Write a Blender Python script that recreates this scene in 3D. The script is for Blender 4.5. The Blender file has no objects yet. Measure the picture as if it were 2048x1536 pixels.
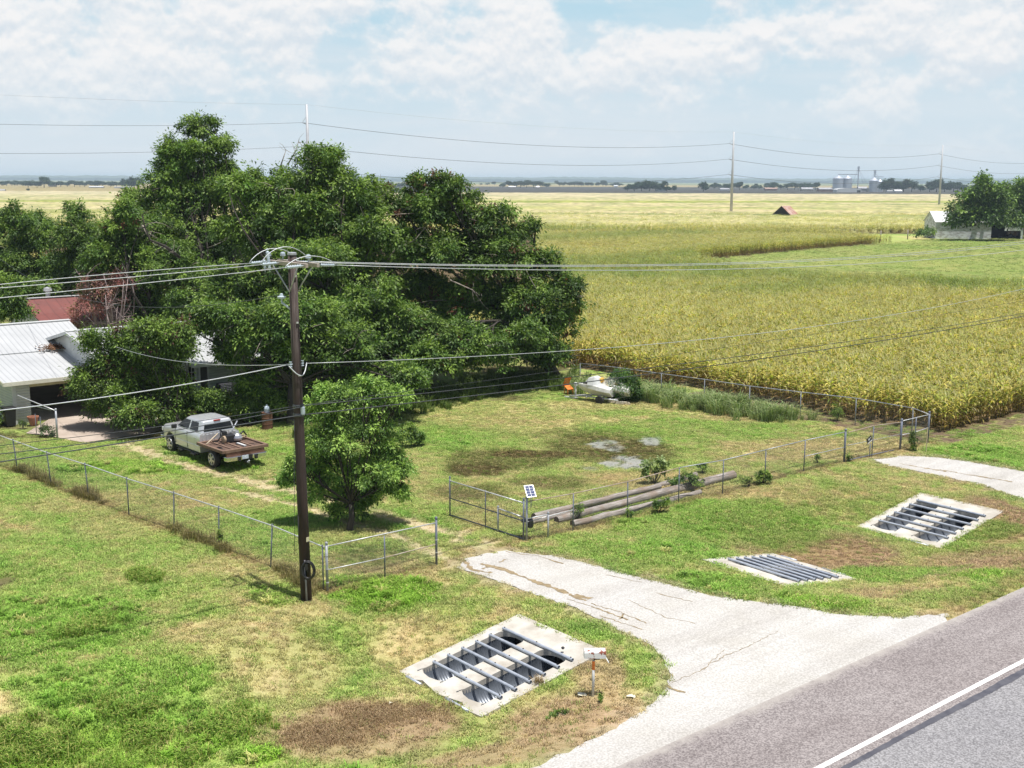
import bpy, math, random
import numpy as np
from mathutils import Vector, Matrix, geometry
random.seed(7)
rng = np.random.default_rng(11)
SC = bpy.context.scene
COL = SC.collection
R_ = math.radians

# ---------------------------------------------------------------- camera model (used to survey positions)
F, H, HY0, HY1 = 2350.0, 13.0, 356.5, 364.0
ROLL = math.atan((HY1 - HY0) / 2048)
PITCH = math.atan((768 - (HY0 + HY1) / 2) / F)
FW = np.array([0, math.cos(PITCH), -math.sin(PITCH)])
_r0 = np.array([1.0, 0, 0]); _u0 = np.array([0, math.sin(PITCH), math.cos(PITCH)])
RT = math.cos(ROLL) * _r0 + math.sin(ROLL) * _u0
UP = -math.sin(ROLL) * _r0 + math.cos(ROLL) * _u0
CAM = np.array([0, 0, H])
def ray(x, y): return FW + RT * (x - 1024) / F + UP * (768 - y) / F
def at(x, y, D):                        # the point seen at x, y at depth Y = D
    d = ray(x, y); return CAM + d * D / d[1]
def G(x, y, z=0.0):                     # on the level plane z
    d = ray(x, y); return CAM + d * (z - H) / d[2]

# ---------------------------------------------------------------- road frame and terrain
A = R_(40.0)
CU, SU = math.cos(A), math.sin(A)
def uv(x, y): return x * CU + y * SU, -x * SU + y * CU
def xy(u, v): return u * CU - v * SU, u * SU + v * CU
def sstep(a, b, x):
    t = np.clip((x - a) / (b - a), 0, 1); return t * t * (3 - 2 * t)
DEPTH = 0.62
SLABS = [(22.0, 17.6), (30.3, 34.3), (44.3, 39.7)]      # upper end u, toe u
VC, VW = 24.0, 1.85
def ditch_u(u):
    u = np.asarray(u, float)
    d = np.where(u < 26, np.clip((22.0 - u) / 4.4, 0, 1), np.where(u < 37, np.clip((u - 30.3) / 4.0, 0, 1), np.clip((44.3 - u) / 4.6, 0, 1)))
    d = np.where(u > 56, np.clip((u - 56) / 4.5, 0, 1), d)
    return d
def terrain(x, y):
    x = np.asarray(x, float); y = np.asarray(y, float)
    u, v = uv(x, y)
    prof = np.where(v < VC, sstep(17.9, 22.0, v), 1 - sstep(26.0, 30.2, v))
    z = -DEPTH * ditch_u(u) * prof
    wob = 0.03 * np.sin(x * .9 + 1.3 * np.sin(y * .37)) * np.sin(y * .7 + 2) + .02 * np.sin(x * 2.1 + y * 1.7)
    wob = wob * np.where((v > 17.9) & (y < 110) & ~((v > 21.5) & (v < 26.4) & (u < 46)), 1, 0)
    return z + wob * sstep(18, 20, v)
def W(x, y):                            # on the terrain
    z = 0.0
    for _ in range(6):
        p = G(x, y, z); z = float(terrain(p[0], p[1]))
    return G(x, y, z)
def onv(px, py, v0):                    # on the upright plane v = v0
    d = ray(px, py); n = np.array([-SU, CU, 0]); t = (v0 - CAM @ n) / (d @ n); return CAM + d * t

# ---------------------------------------------------------------- numpy noise
def _hash(i, j, s):
    n = (i * 374761393 + j * 668265263 + s * 974711) & 0xffffffff
    n = ((n ^ (n >> 13)) * 1274126177) & 0xffffffff
    return ((n ^ (n >> 16)) & 0xffff) / 65535.0
def vnoise(x, y, s=0):
    xi = np.floor(x).astype(np.int64); yi = np.floor(y).astype(np.int64)
    fx = x - xi; fy = y - yi; fx = fx * fx * (3 - 2 * fx); fy = fy * fy * (3 - 2 * fy)
    a = _hash(xi, yi, s); b = _hash(xi + 1, yi, s); c = _hash(xi, yi + 1, s); d = _hash(xi + 1, yi + 1, s)
    return (a * (1 - fx) + b * fx) * (1 - fy) + (c * (1 - fx) + d * fx) * fy
def fbm(x, y, s=0, o=4):
    t = 0; a = .5; n = 0
    for k in range(o):
        t = t + a * vnoise(x * 2 ** k, y * 2 ** k, s + k); n += a; a *= .55
    return t / n

# ---------------------------------------------------------------- object helpers
MATS = {}
def tag(o, label=None, cat=None, group=None, kind=None):
    if label: o['label'] = label
    if cat: o['category'] = cat
    if group: o['group'] = group
    if kind: o['kind'] = kind
    return o
def thing(name, label, cat, loc=(0, 0, 0), rz=0.0, group=None):
    o = bpy.data.objects.new(name, None); COL.objects.link(o)
    o.empty_display_size = .2
    o.location = [float(c) for c in loc]; o.rotation_euler = (0, 0, rz)
    return tag(o, label, cat, group)
def pmat4(o):
    m = Matrix.Translation(o.location) @ Matrix.Rotation(o.rotation_euler[2], 4, 'Z')
    return m
class MB:
    def __init__(s): s.v = []; s.f = []; s.m = []; s.mi = 0; s.sm = []; s.smooth = False
    def add(s, vs, fs):
        b = len(s.v); s.v += [tuple(float(c) for c in p) for p in vs]
        for f in fs:
            s.f.append([b + i for i in f]); s.m.append(s.mi); s.sm.append(s.smooth)
        return s
    def box(s, c, d, rz=0.0, rot=None):
        x, y, z = [k / 2 for k in d]
        vs = [Vector((sx * x, sy * y, sz * z)) for sz in (-1, 1) for sx, sy in ((-1, -1), (1, -1), (1, 1), (-1, 1))]
        M = rot if rot is not None else Matrix.Rotation(rz, 3, 'Z')
        vs = [M @ p + Vector(c) for p in vs]
        return s.add(vs, [(3, 2, 1, 0), (4, 5, 6, 7), (0, 1, 5, 4), (1, 2, 6, 5), (2, 3, 7, 6), (3, 0, 4, 7)])
    def tube(s, pts, rad, n=8, caps=True):
        pts = [Vector([float(c) for c in p]) for p in pts]
        if not hasattr(rad, '__len__'): rad = [rad] * len(pts)
        rings = []; up = None
        for i, p in enumerate(pts):
            t = (pts[min(i + 1, len(pts) - 1)] - pts[max(i - 1, 0)])
            t = t.normalized() if t.length > 1e-9 else Vector((0, 0, 1))
            if up is None:
                up = Vector((0, 0, 1)) if abs(t.z) < .9 else Vector((1, 0, 0))
            a = t.cross(up); a = a.normalized() if a.length > 1e-6 else Vector((1, 0, 0)); b = a.cross(t).normalized(); up = b
            rings.append([p + (a * math.cos(2 * math.pi * k / n) + b * math.sin(2 * math.pi * k / n)) * rad[i] for k in range(n)])
        vs = [q for r in rings for q in r]; fs = []
        for i in range(len(pts) - 1):
            for k in range(n):
                k2 = (k + 1) % n; fs.append((i * n + k, i * n + k2, (i + 1) * n + k2, (i + 1) * n + k))
        if caps:
            fs.append(tuple(range(n - 1, -1, -1))); o = (len(pts) - 1) * n; fs.append(tuple(o + k for k in range(n)))
        sm = s.smooth; s.smooth = True; s.add(vs, fs); s.smooth = sm
        if caps: s.sm[-1] = s.sm[-2] = False
        return s
    def lathe(s, c, prof, n=16, axis='Z'):
        vs = []; fs = []
        for r, z in prof:
            for k in range(n):
                a = 2 * math.pi * k / n; p = (r * math.cos(a), r * math.sin(a), z)
                if axis == 'Y': p = (p[0], p[2], p[1])
                vs.append((c[0] + p[0], c[1] + p[1], c[2] + p[2]))
        for i in range(len(prof) - 1):
            for k in range(n):
                k2 = (k + 1) % n; f = (i * n + k, i * n + k2, (i + 1) * n + k2, (i + 1) * n + k)
                fs.append(f if axis == 'Z' else f[::-1])
        fs.append(tuple(range(n - 1, -1, -1)) if axis == 'Z' else tuple(range(n))); o = (len(prof) - 1) * n
        e = tuple(o + k for k in range(n)); fs.append(e if axis == 'Z' else e[::-1])
        return s.add(vs, fs)
    def prism(s, poly, a0, a1, plane='XY'):      # extrude a 2D polygon
        n = len(poly); vs = []
        for a in (a0, a1):
            for p, q in poly:
                vs.append((p, q, a) if plane == 'XY' else (p, a, q) if plane == 'XZ' else (a, p, q))
        fs = [tuple(range(n))[::-1], tuple(range(n, 2 * n))] + [(i, (i + 1) % n, n + (i + 1) % n, n + i) for i in range(n)]
        return s.add(vs, fs)
    def loft(s, secs):
        n = len(secs[0]); vs = [p for q in secs for p in q]; fs = []
        for i in range(len(secs) - 1):
            for k in range(n):
                k2 = (k + 1) % n; fs.append((i * n + k, i * n + k2, (i + 1) * n + k2, (i + 1) * n + k))
        fs.append(tuple(range(n - 1, -1, -1))); o = (len(secs) - 1) * n; fs.append(tuple(o + k for k in range(n)))
        return s.add(vs, fs)
    def build(s, name, mat, parent=None, local=False, smooth=None, bevel=0.0, fixn=True):
        vs = s.v
        if parent is not None and not local:
            M = Matrix.Identity(4); q = parent
            chain = []
            while q is not None: chain.append(q); q = q.parent
            for q in chain[::-1]: M = M @ pmat4(q)
            Mi = M.inverted(); vs = [Mi @ Vector(p) for p in vs]
        me = bpy.data.meshes.new(name); me.from_pydata([tuple(p) for p in vs], [], s.f)
        mats = mat if isinstance(mat, (list, tuple)) else [mat]
        for m in mats: me.materials.append(m)
        if len(mats) > 1: me.polygons.foreach_set('material_index', s.m)
        me.polygons.foreach_set('use_smooth', [bool(x) for x in s.sm] if smooth is None else [smooth] * len(s.f))
        if fixn:
            import bmesh
            bm = bmesh.new(); bm.from_mesh(me); bmesh.ops.recalc_face_normals(bm, faces=bm.faces); bm.to_mesh(me); bm.free()
        me.update()
        o = bpy.data.objects.new(name, me); COL.objects.link(o)
        if parent is not None: o.parent = parent
        if bevel:
            b = o.modifiers.new('bevel', 'BEVEL'); b.width = bevel; b.segments = 2; b.limit_method = 'ANGLE'
        return o
def npmesh(name, verts, faces4, mat, col=None, smooth=False, parent=None, link=True):
    """A big quad mesh from arrays; col is one colour for each face."""
    me = bpy.data.meshes.new(name)
    nv, nf = len(verts), len(faces4); k = faces4.shape[1]
    me.vertices.add(nv); me.vertices.foreach_set('co', np.ascontiguousarray(verts, np.float32).ravel())
    me.loops.add(nf * k); me.loops.foreach_set('vertex_index', np.ascontiguousarray(faces4, np.int32).ravel())
    me.polygons.add(nf); me.polygons.foreach_set('loop_start', np.arange(0, nf * k, k, dtype=np.int32))
    me.polygons.foreach_set('use_smooth', np.full(nf, smooth, bool))
    me.update(calc_edges=True)
    if col is not None:
        dom = 'FACE' if len(col) == nf else 'POINT'
        a = me.attributes.new('col', 'FLOAT_COLOR', dom)
        c = np.ones((len(col), 4), np.float32); c[:, :3] = col; a.data.foreach_set('color', c.ravel())
    me.materials.append(mat)
    o = bpy.data.objects.new(name, me)
    if link: COL.objects.link(o)
    if parent is not None: o.parent = parent
    return o
def copy_tree(o, parent=None):
    c = o.copy(); COL.objects.link(c)
    if parent is not None: c.parent = parent
    for ch in list(o.children): copy_tree(ch, c)
    return c

# ---------------------------------------------------------------- materials
def new_mat(name):
    m = bpy.data.materials.new(name); m.use_nodes = True
    nt = m.node_tree; b = nt.nodes['Principled BSDF']; MATS[name] = m
    return m, nt, b
def N(nt, t, **kw):
    n = nt.nodes.new(t)
    for k, v in kw.items():
        if k in n.inputs.keys() if hasattr(n.inputs, 'keys') else False: n.inputs[k].default_value = v
        else: setattr(n, k, v)
    return n
def mixc(nt, fac, a, b, blend='MIX'):
    n = nt.nodes.new('ShaderNodeMix'); n.data_type = 'RGBA'; n.blend_type = blend; n.clamp_factor = True
    for s, v in ((n.inputs[0], fac), (n.inputs[6], a), (n.inputs[7], b)):
        if isinstance(v, bpy.types.NodeSocket): nt.links.new(v, s)
        elif isinstance(v, (int, float)): s.default_value = v
        else: s.default_value = (*v, 1)
    return n.outputs[2]
def ramp(nt, src, stops):
    n = nt.nodes.new('ShaderNodeValToRGB'); e = n.color_ramp.elements
    while len(e) < len(stops): e.new(.5)
    for k, (p, c) in enumerate(stops):
        e[k].position = p; e[k].color = (c, c, c, 1) if isinstance(c, (int, float)) else (*c, 1)
    nt.links.new(src, n.inputs[0]); return n.outputs[0]
def noise(nt, scale, detail=3, rough=.55, vec=None, dist=0):
    n = nt.nodes.new('ShaderNodeTexNoise'); n.inputs['Scale'].default_value = scale; n.inputs['Detail'].default_value = detail
    n.inputs['Roughness'].default_value = rough; n.inputs['Distortion'].default_value = dist
    if vec is not None: nt.links.new(vec, n.inputs['Vector'])
    return n.outputs[0]
def wpos(nt, scale=None):
    g = nt.nodes.new('ShaderNodeNewGeometry').outputs['Position']
    if scale is None: return g
    m = nt.nodes.new('ShaderNodeMapping'); m.inputs['Scale'].default_value = scale; nt.links.new(g, m.inputs[0]); return m.outputs[0]
def opos(nt, scale=None):
    g = nt.nodes.new('ShaderNodeTexCoord').outputs['Object']
    if scale is None: return g
    m = nt.nodes.new('ShaderNodeMapping'); m.inputs['Scale'].default_value = scale; nt.links.new(g, m.inputs[0]); return m.outputs[0]
def bump(nt, b, h, strength=.3, dist=.02):
    n = nt.nodes.new('ShaderNodeBump'); n.inputs['Strength'].default_value = strength; n.inputs['Distance'].default_value = dist
    nt.links.new(h, n.inputs['Height']); nt.links.new(n.outputs[0], b.inputs['Normal'])
def simple(name, c1, c2=None, scale=6, rough=.6, metal=0.0, bmp=.15, bdist=.01, stretch=None, spec=.5, lo=.35, hi=.65):
    m, nt, b = new_mat(name)
    c2 = c2 or tuple(k * .7 for k in c1)
    f = ramp(nt, noise(nt, scale, 5, .6, opos(nt, stretch)), [(lo, 0.0), (hi, 1.0)])
    nt.links.new(mixc(nt, f, c1, c2), b.inputs['Base Color'])
    b.inputs['Roughness'].default_value = rough; b.inputs['Metallic'].default_value = metal
    b.inputs['Specular IOR Level'].default_value = spec
    if bmp: bump(nt, b, noise(nt, scale * 4, 4, .6, opos(nt, stretch)), bmp, bdist)
    return m
def attr_mat(name, rough=.55, trans=.3, spec=.35, patch=None, fine=None):
    """Plant material: the colour of each leaf comes from its mesh, light also shines through it."""
    m, nt, b = new_mat(name)
    a = nt.nodes.new('ShaderNodeAttribute'); a.attribute_name = 'col'
    c = a.outputs['Color']
    if patch:
        f = ramp(nt, noise(nt, patch[0], 3, .6, wpos(nt, patch[3] if len(patch) > 3 else None)), [(patch[1], 0.0), (patch[2], 1.0)])
        c = mixc(nt, f, c, mixc(nt, 1.0, c, patch[4], 'MULTIPLY'))
    nt.links.new(c, b.inputs['Base Color']); b.inputs['Roughness'].default_value = rough
    b.inputs['Specular IOR Level'].default_value = spec
    if trans:
        t = nt.nodes.new('ShaderNodeBsdfTranslucent'); nt.links.new(mixc(nt, 1.0, c, (1.15, 1.25, .6), 'MULTIPLY'), t.inputs[0])
        mx = nt.nodes.new('ShaderNodeMixShader'); mx.inputs[0].default_value = trans
        nt.links.new(b.outputs[0], mx.inputs[1]); nt.links.new(t.outputs[0], mx.inputs[2])
        nt.links.new(mx.outputs[0], nt.nodes['Material Output'].inputs[0])
    return m

M_galv = simple('galvanised_steel', (.42, .44, .47), (.27, .28, .31), 5, .45, .35, .1)
M_mesh = simple('chain_link_wire', (.20, .21, .22), (.14, .145, .15), 5, .5, .3, 0)
M_galv2 = simple('weathered_galvanised_steel', (.36, .38, .41), (.24, .255, .28), 4, .5, .25, .1)
M_steelpaint = simple('blue_grey_steel', (.17, .19, .24), (.12, .13, .17), 5, .5, .2, .1)
M_rail = simple('bright_galvanised_rail', (.58, .59, .60), (.42, .42, .43), 5, .4, .3, .05)
M_railrust = simple('rusty_rail', (.30, .21, .15), (.42, .36, .32), 3, .6, .1, .1)
M_conc = simple('concrete', (.52, .50, .45), (.34, .31, .26), 1.3, .85, 0, .25, .01)
M_concwarm = simple('patio_concrete', (.42, .35, .29), (.31, .25, .20), .8, .85, 0, .2, .01)
M_black = simple('black_plastic', (.012, .012, .014), (.02, .02, .022), 8, .45, 0, .05)
M_dark = simple('dark_interior', (.012, .010, .009), (.02, .017, .015), 4, .9, 0, 0)
M_rubber = simple('tyre_rubber', (.016, .016, .017), (.03, .03, .03), 12, .8, 0, .2)
M_chrome = simple('chrome', (.75, .75, .76), (.62, .62, .63), 6, .16, .95, .03)
M_alu = simple('wheel_alloy', (.62, .62, .63), (.5, .5, .51), 6, .28, .75, .03)
M_porc = simple('insulator_grey', (.42, .48, .53), (.34, .40, .45), 8, .25, 0, .03)
M_white = simple('white_paint', (.58, .59, .59), (.48, .49, .49), 2, .6, 0, .1)
M_trim = simple('cream_trim', (.70, .68, .58), (.58, .55, .46), 3, .6, 0, .1)
M_wire = simple('aluminium_conductor', (.50, .52, .54), (.40, .42, .44), 6, .45, .3, 0)
M_cable = simple('black_cable', (.03, .035, .04), (.05, .055, .06), 6, .5, 0, 0)
def log_mat():
    m, nt, b = new_mat('weathered_grey_log'); mp = nt.nodes.new('ShaderNodeMapping'); mp.inputs['Rotation'].default_value = (0, 0, -A); nt.links.new(wpos(nt), mp.inputs[0])
    mq = nt.nodes.new('ShaderNodeMapping'); mq.inputs['Scale'].default_value = (.35, 5, 5); nt.links.new(mp.outputs[0], mq.inputs[0])
    g = noise(nt, 3, 6, .7, mq.outputs[0]); c = mixc(nt, ramp(nt, g, [(.36, 0.0), (.62, 1.0)]), (.40, .365, .335), (.16, .135, .115))
    c = mixc(nt, ramp(nt, noise(nt, 1.3, 4, .6, wpos(nt)), [(.5, 0.0), (.64, .7)]), c, (.22, .16, .12)); nt.links.new(c, b.inputs['Base Color']); b.inputs['Roughness'].default_value = .9; bump(nt, b, g, .8, .03); return m
M_wood_old = log_mat()
M_bark = simple('bark', (.055, .045, .036), (.032, .027, .022), 4, .9, 0, .5, .03)
M_twig = simple('bare_grey_twig', (.30, .26, .22), (.20, .17, .14), 4, .9, 0, .2)
M_orange = simple('orange_paint', (.80, .22, .03), (.65, .16, .02), 5, .5, 0, .05)
M_rust = simple('rusty_steel', (.15, .075, .045), (.115, .05, .03), 4, .8, .2, .3, .01)
M_leaf = attr_mat('leaf', .5, .30, .35)
M_leaf_far = attr_mat('leaf_far', .7, .2, .2)
M_grassblade = attr_mat('grass_blade', .6, .35, .25)
# ================================================================ GROUND
def inpoly(x, y, poly):
    x = np.asarray(x, float); y = np.asarray(y, float); r = np.zeros(x.shape, bool); n = len(poly)
    for i in range(n):
        x0, y0 = poly[i][:2]; x1, y1 = poly[(i + 1) % n][:2]
        if y0 == y1: continue
        c = ((y0 > y) != (y1 > y)) & (x < (x1 - x0) * (y - y0) / (y1 - y0) + x0); r ^= c
    return r
def dline(x, y, pts):
    d = np.full(np.shape(x), 1e9)
    for (ax, ay), (bx, by) in zip(pts[:-1], pts[1:]):
        L = (bx - ax) ** 2 + (by - ay) ** 2
        t = np.clip(((x - ax) * (bx - ax) + (y - ay) * (by - ay)) / L, 0, 1)
        d = np.minimum(d, np.hypot(x - ax - t * (bx - ax), y - ay - t * (by - ay)))
    return d
def PX(lst): return [tuple(W(*q)[:2]) for q in lst]
def ell(x, y, px, py, rx, ry):
    c = W(px, py); D = c[1]; a = rx * D / F
    b = abs(G(px, py - ry)[1] - G(px, py + ry)[1]) / 2
    q = np.hypot((x - c[0]) / a, (y - c[1]) / b)
    return 1 - sstep(.45, 1.15, q)

DRIVE = PX([(915, 1136), (930, 1117), (1010, 1101), (1100, 1111), (1180, 1129), (1320, 1165), (1420, 1191), (1540, 1207), (1660, 1226), (1800, 1234), (1900, 1228)])
DRIVE += [xy(30.9, 17.05), xy(15, 17.05), xy(8, 17.05)] + PX([(960, 1590), (1075, 1532), (1160, 1492), (1255, 1443), (1330, 1386), (1342, 1350), (1318, 1303), (1240, 1261), (1150, 1217), (1050, 1182), (980, 1157)])
DRIVE2 = PX([(1738, 919), (1800, 912), (1880, 915), (1960, 927), (2048, 943), (2200, 985), (2400, 1040)]) + PX([(2400, 1130), (2200, 1060), (2048, 1001), (1960, 969), (1850, 946), (1770, 930)])
APRON = PX([(52, 868), (98, 840), (262, 817), (296, 826), (333, 848), (342, 856), (300, 868), (168, 887), (130, 880), (95, 872)])
CORN_U, CORN_V = 56.0, 31.6
PAST = [tuple(G(*q)[:2]) for q in [(1372, 524), (1500, 510), (1640, 497), (1760, 487), (1880, 477), (2048, 474), (2300, 470)]] + \
       [tuple(G(*q)[:2]) for q in [(2300, 600)]] + [tuple(G(q[0], q[1], 1.9)[:2]) for q in [(2300, 570), (2048, 557), (1880, 549), (1700, 543), (1480, 527)]]
RUT1 = PX([(975, 1098), (880, 1062), (790, 1037), (720, 1018), (600, 985), (500, 962), (420, 945), (330, 918), (280, 900), (240, 890)])
RUT2 = PX([(915, 1130), (860, 1105), (780, 1068), (690, 1043), (600, 1012), (540, 998), (440, 975)])
FENCE_L = PX([(655, 1183), (541, 1135), (438, 1095), (348, 1062), (258, 1030), (178, 998), (103, 972), (36, 945), (-40, 915)])
FENCE_R = PX([(655, 1183), (873, 1130), (1050, 1080), (1255, 1036), (1445, 988), (1607, 944), (1688, 925), (1795, 900), (1855, 886)])
FENCE_B = PX([(1855, 886), (1710, 850), (1600, 836), (1498, 823), (1408, 808), (1322, 795), (1160, 772)])

def is_corn(x, y):
    u, v = uv(x, y)
    near = (u > CORN_U + .5 * np.sin(v * .8)) & (v > CORN_V)
    c = near | (y > 125)
    c &= ~inpoly(x, y, PAST)
    bx, by = x - 96, y - 278
    c &= ~((np.abs(x - 112) < 34) & (y > 255) & (y < 300))
    return c & (y < 1120)

# real ground-cover patches: px, py, rx, ry, kind, strength
PATCHES = [
 (760, 1440, 200, 55, 'brown', .9), (640, 1470, 120, 30, 'brown', .7), (1150, 1440, 200, 80, 'thatch', .95), (1000, 1510, 230, 45, 'thatch', .85), (1200, 1350, 70, 60, 'thatch', .8), (700, 1460, 260, 75, 'thatch', .85), (1280, 1230, 60, 30, 'thatch', .6),
 (560, 1330, 160, 60, 'straw', .55), (830, 1290, 110, 60, 'straw', .6), (1640, 1110, 220, 62, 'thatch', 1), (1640, 1100, 150, 40, 'brown', .8), (1560, 1130, 110, 30, 'brown', .5), (2000, 1030, 80, 44, 'thatch', 1), (1920, 1140, 190, 26, 'thatch', .9), (1990, 1060, 70, 40, 'brown', .75),
 (1950, 1120, 150, 30, 'thatch', .8), (1800, 1185, 160, 24, 'thatch', .6), (300, 1000, 200, 16, 'straw', .5), (470, 1130, 140, 26, 'straw', .5), (250, 1050, 120, 40, 'straw', .45), (600, 1210, 90, 40, 'straw', .6),
 (150, 1010, 120, 22, 'straw', .5), (430, 1260, 120, 30, 'straw', .35), (5, 1165, 26, 18, 'soil', .8),
 (760, 1180, 150, 40, 'lush', .9), (280, 1480, 300, 70, 'lush', .75), (60, 1500, 120, 50, 'lush', .8), (520, 1515, 70, 30, 'lush', .9), (100, 1250, 300, 80, 'green', .95), (250, 1380, 300, 70, 'green', .9),
 (560, 1190, 80, 24, 'lush', .7), (330, 935, 230, 20, 'lush', .7), (560, 985, 120, 22, 'green', .6), (1250, 1100, 260, 22, 'green', .75), (1500, 1040, 200, 50, 'green', .7), (1200, 1050, 120, 18, 'lush', .5),
 (1430, 1165, 120, 24, 'green', .8), (1600, 1205, 240, 18, 'lush', .75), (1780, 1150, 170, 22, 'green', .85), (1980, 1060, 90, 20, 'green', .6), (1960, 1150, 70, 14, 'lush', .7), (1900, 1190, 140, 22, 'green', .5),
 (1950, 910, 150, 26, 'green', .9), (1400, 860, 300, 30, 'green', .45), (1000, 830, 240, 40, 'straw', .35), (1250, 810, 200, 14, 'straw', .6), (1500, 835, 160, 12, 'straw', .7), (1560, 900, 150, 22, 'straw', .55),
 (1000, 920, 140, 30, 'mud', .7), (960, 942, 80, 18, 'mud', .95), (1070, 908, 120, 10, 'mud', 1), (1200, 895, 150, 32, 'mud', .75), (1260, 905, 120, 30, 'mud', .7), (1100, 968, 120, 16, 'mud', .6), (940, 985, 100, 20, 'mud', .6), (1180, 870, 160, 14, 'mud', .4),
 (1215, 892, 52, 13, 'grey', 1), (1252, 925, 64, 16, 'grey', 1), (1300, 882, 32, 9, 'grey', .9), (1180, 938, 24, 6, 'grey', .6),
 (1300, 960, 170, 22, 'straw', .7), (1420, 985, 200, 18, 'straw', .7), (1150, 1052, 110, 16, 'straw', .65), (980, 1040, 100, 26, 'straw', .5), (1700, 890, 140, 20, 'straw', .6), (1690, 915, 110, 8, 'straw', .6),
 (740, 1118, 110, 34, 'soil', .55), (700, 1070, 110, 24, 'straw', .4), (1230, 1200, 90, 30, 'straw', .5), (1290, 1250, 60, 40, 'green', .4), (1230, 1395, 90, 30, 'straw', .6), (620, 1185, 40, 20, 'soil', .4),
 (500, 900, 130, 12, 'green', .6), (880, 870, 120, 18, 'green', .5), (440, 1390, 50, 20, 'straw', .4), (300, 1420, 40, 14, 'straw', .4),
]
COLS = {'thatch': (.40, .29, .20), 'straw': (.49, .39, .235), 'brown': (.30, .205, .13), 'lush': (.20, .36, .04), 'green': (.22, .375, .07), 'soil': (.10, .075, .055), 'mud': (.125, .10, .045), 'grey': (.30, .31, .33)}
def lawn_color(x, y):
    """Ground-cover colour (what grows or lies there), and how much grass stands."""
    x = np.asarray(x, float); y = np.asarray(y, float); u, v = uv(x, y)
    n1 = fbm(x * .16 + 31, y * .16 + 7, 3); n2 = fbm(x * .7 + 5, y * .7, 9); n3 = fbm(x * 2.3, y * 2.3 + 9, 17, 3)
    t = np.clip((n1 * .42 + n2 * .36 + n3 * .34 - .34) / .42, 0, 1)[:, None]
    g1 = np.array([.21, .365, .075]); g2 = np.array([.34, .42, .135]); g3 = np.array([.50, .415, .24])
    c = np.where(t < .5, g1 + (g2 - g1) * t * 2, g2 + (g3 - g2) * (t - .5) * 2)
    h = 1 - .55 * t[:, 0]
    for px, py, rx, ry, k, s in PATCHES:
        e = ell(x, y, px, py, rx, ry)
        if not e.any(): continue
        nn = np.clip((n3 * .6 + n2 * .6 - .62) * 3.2 + .5, 0, 1)
        w = np.clip(e * 1.7 - nn * (1.45 if k == 'grey' else .75), 0, 1) * s
        c = c * (1 - w[:, None]) + np.array(COLS[k]) * w[:, None]
        h = h * (1 - w) + {'thatch': .5, 'straw': .35, 'brown': .12, 'lush': 1.35, 'green': 1.0, 'soil': .05, 'mud': .35, 'grey': .02}[k] * w
    # wheel ruts and worn strips
    for line, wd, s in ((RUT1, .85, .95), (RUT2, .55, .9)):
        d = dline(x, y, line); w = np.clip((1 - d / wd) * 1.6 + (n3 - .55) * 2.6 - .1, 0, 1) * s * (d < wd * 1.5)
        c = c * (1 - w[:, None]) + np.array([.52, .44, .32]) * w[:, None]; h = h * (1 - .9 * w)
    for line, wd, s in ((FENCE_L, .45, .8), (FENCE_R, .4, .75), (FENCE_B, .5, .7)):
        d = dline(x, y, line); w = np.clip((1 - d / wd) + (n3 - .5) * 1.6, 0, 1) * s * (d < wd * 1.6)
        c = c * (1 - w[:, None]) + np.array([.26, .185, .10]) * w[:, None]; h = h * (1 - .4 * w)
    # verge beside the drives and the road is worn and dry
    for poly in (DRIVE, DRIVE2):
        d = dline(x, y, poly + poly[:1]); w = np.clip((1 - d / .5) + (n3 - .5) * 2.2, 0, 1) * .7 * (d < .9)
        c = c * (1 - w[:, None]) + np.array([.44, .38, .28]) * w[:, None]; h = h * (1 - .5 * w)
    w = np.clip(1 - np.abs(v - 17.6) / .9 + (n3 - .5), 0, 1) * .8; c = c * (1 - w[:, None]) + np.array([.34, .25, .15]) * w[:, None]; h = h * (1 - .6 * w)
    # bare soil: headland round the corn, field floor, litter under the big trees
    strip = ((u > CORN_U - 2.8) & (v > CORN_V - .4) & (v < 48) & (y < 110)) | ((v > CORN_V - 1.6) & (v < CORN_V + 2) & (u > CORN_U - 2) & (y < 150))
    w = np.where(strip, np.clip(.55 + (n3 - .4) * 2.2, 0, 1), 0); c = c * (1 - w[:, None]) + np.array([.15, .11, .085]) * w[:, None]; h = h * (1 - w)
    fld = is_corn(x, y); c = np.where(fld[:, None], np.array([.13, .095, .06]) * (.8 + .5 * n3[:, None]), c); h = np.where(fld, 0, h)
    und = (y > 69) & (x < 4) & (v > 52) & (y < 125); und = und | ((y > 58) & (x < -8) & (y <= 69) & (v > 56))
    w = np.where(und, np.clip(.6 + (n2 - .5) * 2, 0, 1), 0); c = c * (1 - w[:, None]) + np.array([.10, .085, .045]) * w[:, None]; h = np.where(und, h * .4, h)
    pas = inpoly(x, y, PAST); pn = fbm(x * .05, y * .05, 40)[:, None]; pn2 = fbm(x * .3, y * .3, 44)[:, None]
    pc = np.array([.20, .27, .075]) + (np.array([.31, .31, .125]) - np.array([.20, .27, .075])) * np.clip((pn * .5 + pn2 * .5 - .35) * 3, 0, 1)
    c = np.where(pas[:, None], pc, c)
    far = y > 1120                                    # dark grey band of land, then pale stubble on the horizon
    nf = fbm(x * .002, y * .004, 50)[:, None]
    fc = np.where((y < 2500)[:, None] & ((x > -150 + (y - 1100) * -.12) )[:, None], np.array([.075, .072, .075]), np.array([.34, .28, .16]) + (nf - .5) * .1)
    fc = np.where((y > 3600)[:, None], np.array([.22, .24, .12]), fc)
    c = np.where(far[:, None], fc, c)
    return np.clip(c, .005, 1), np.clip(h, 0, 1.5)

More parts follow.
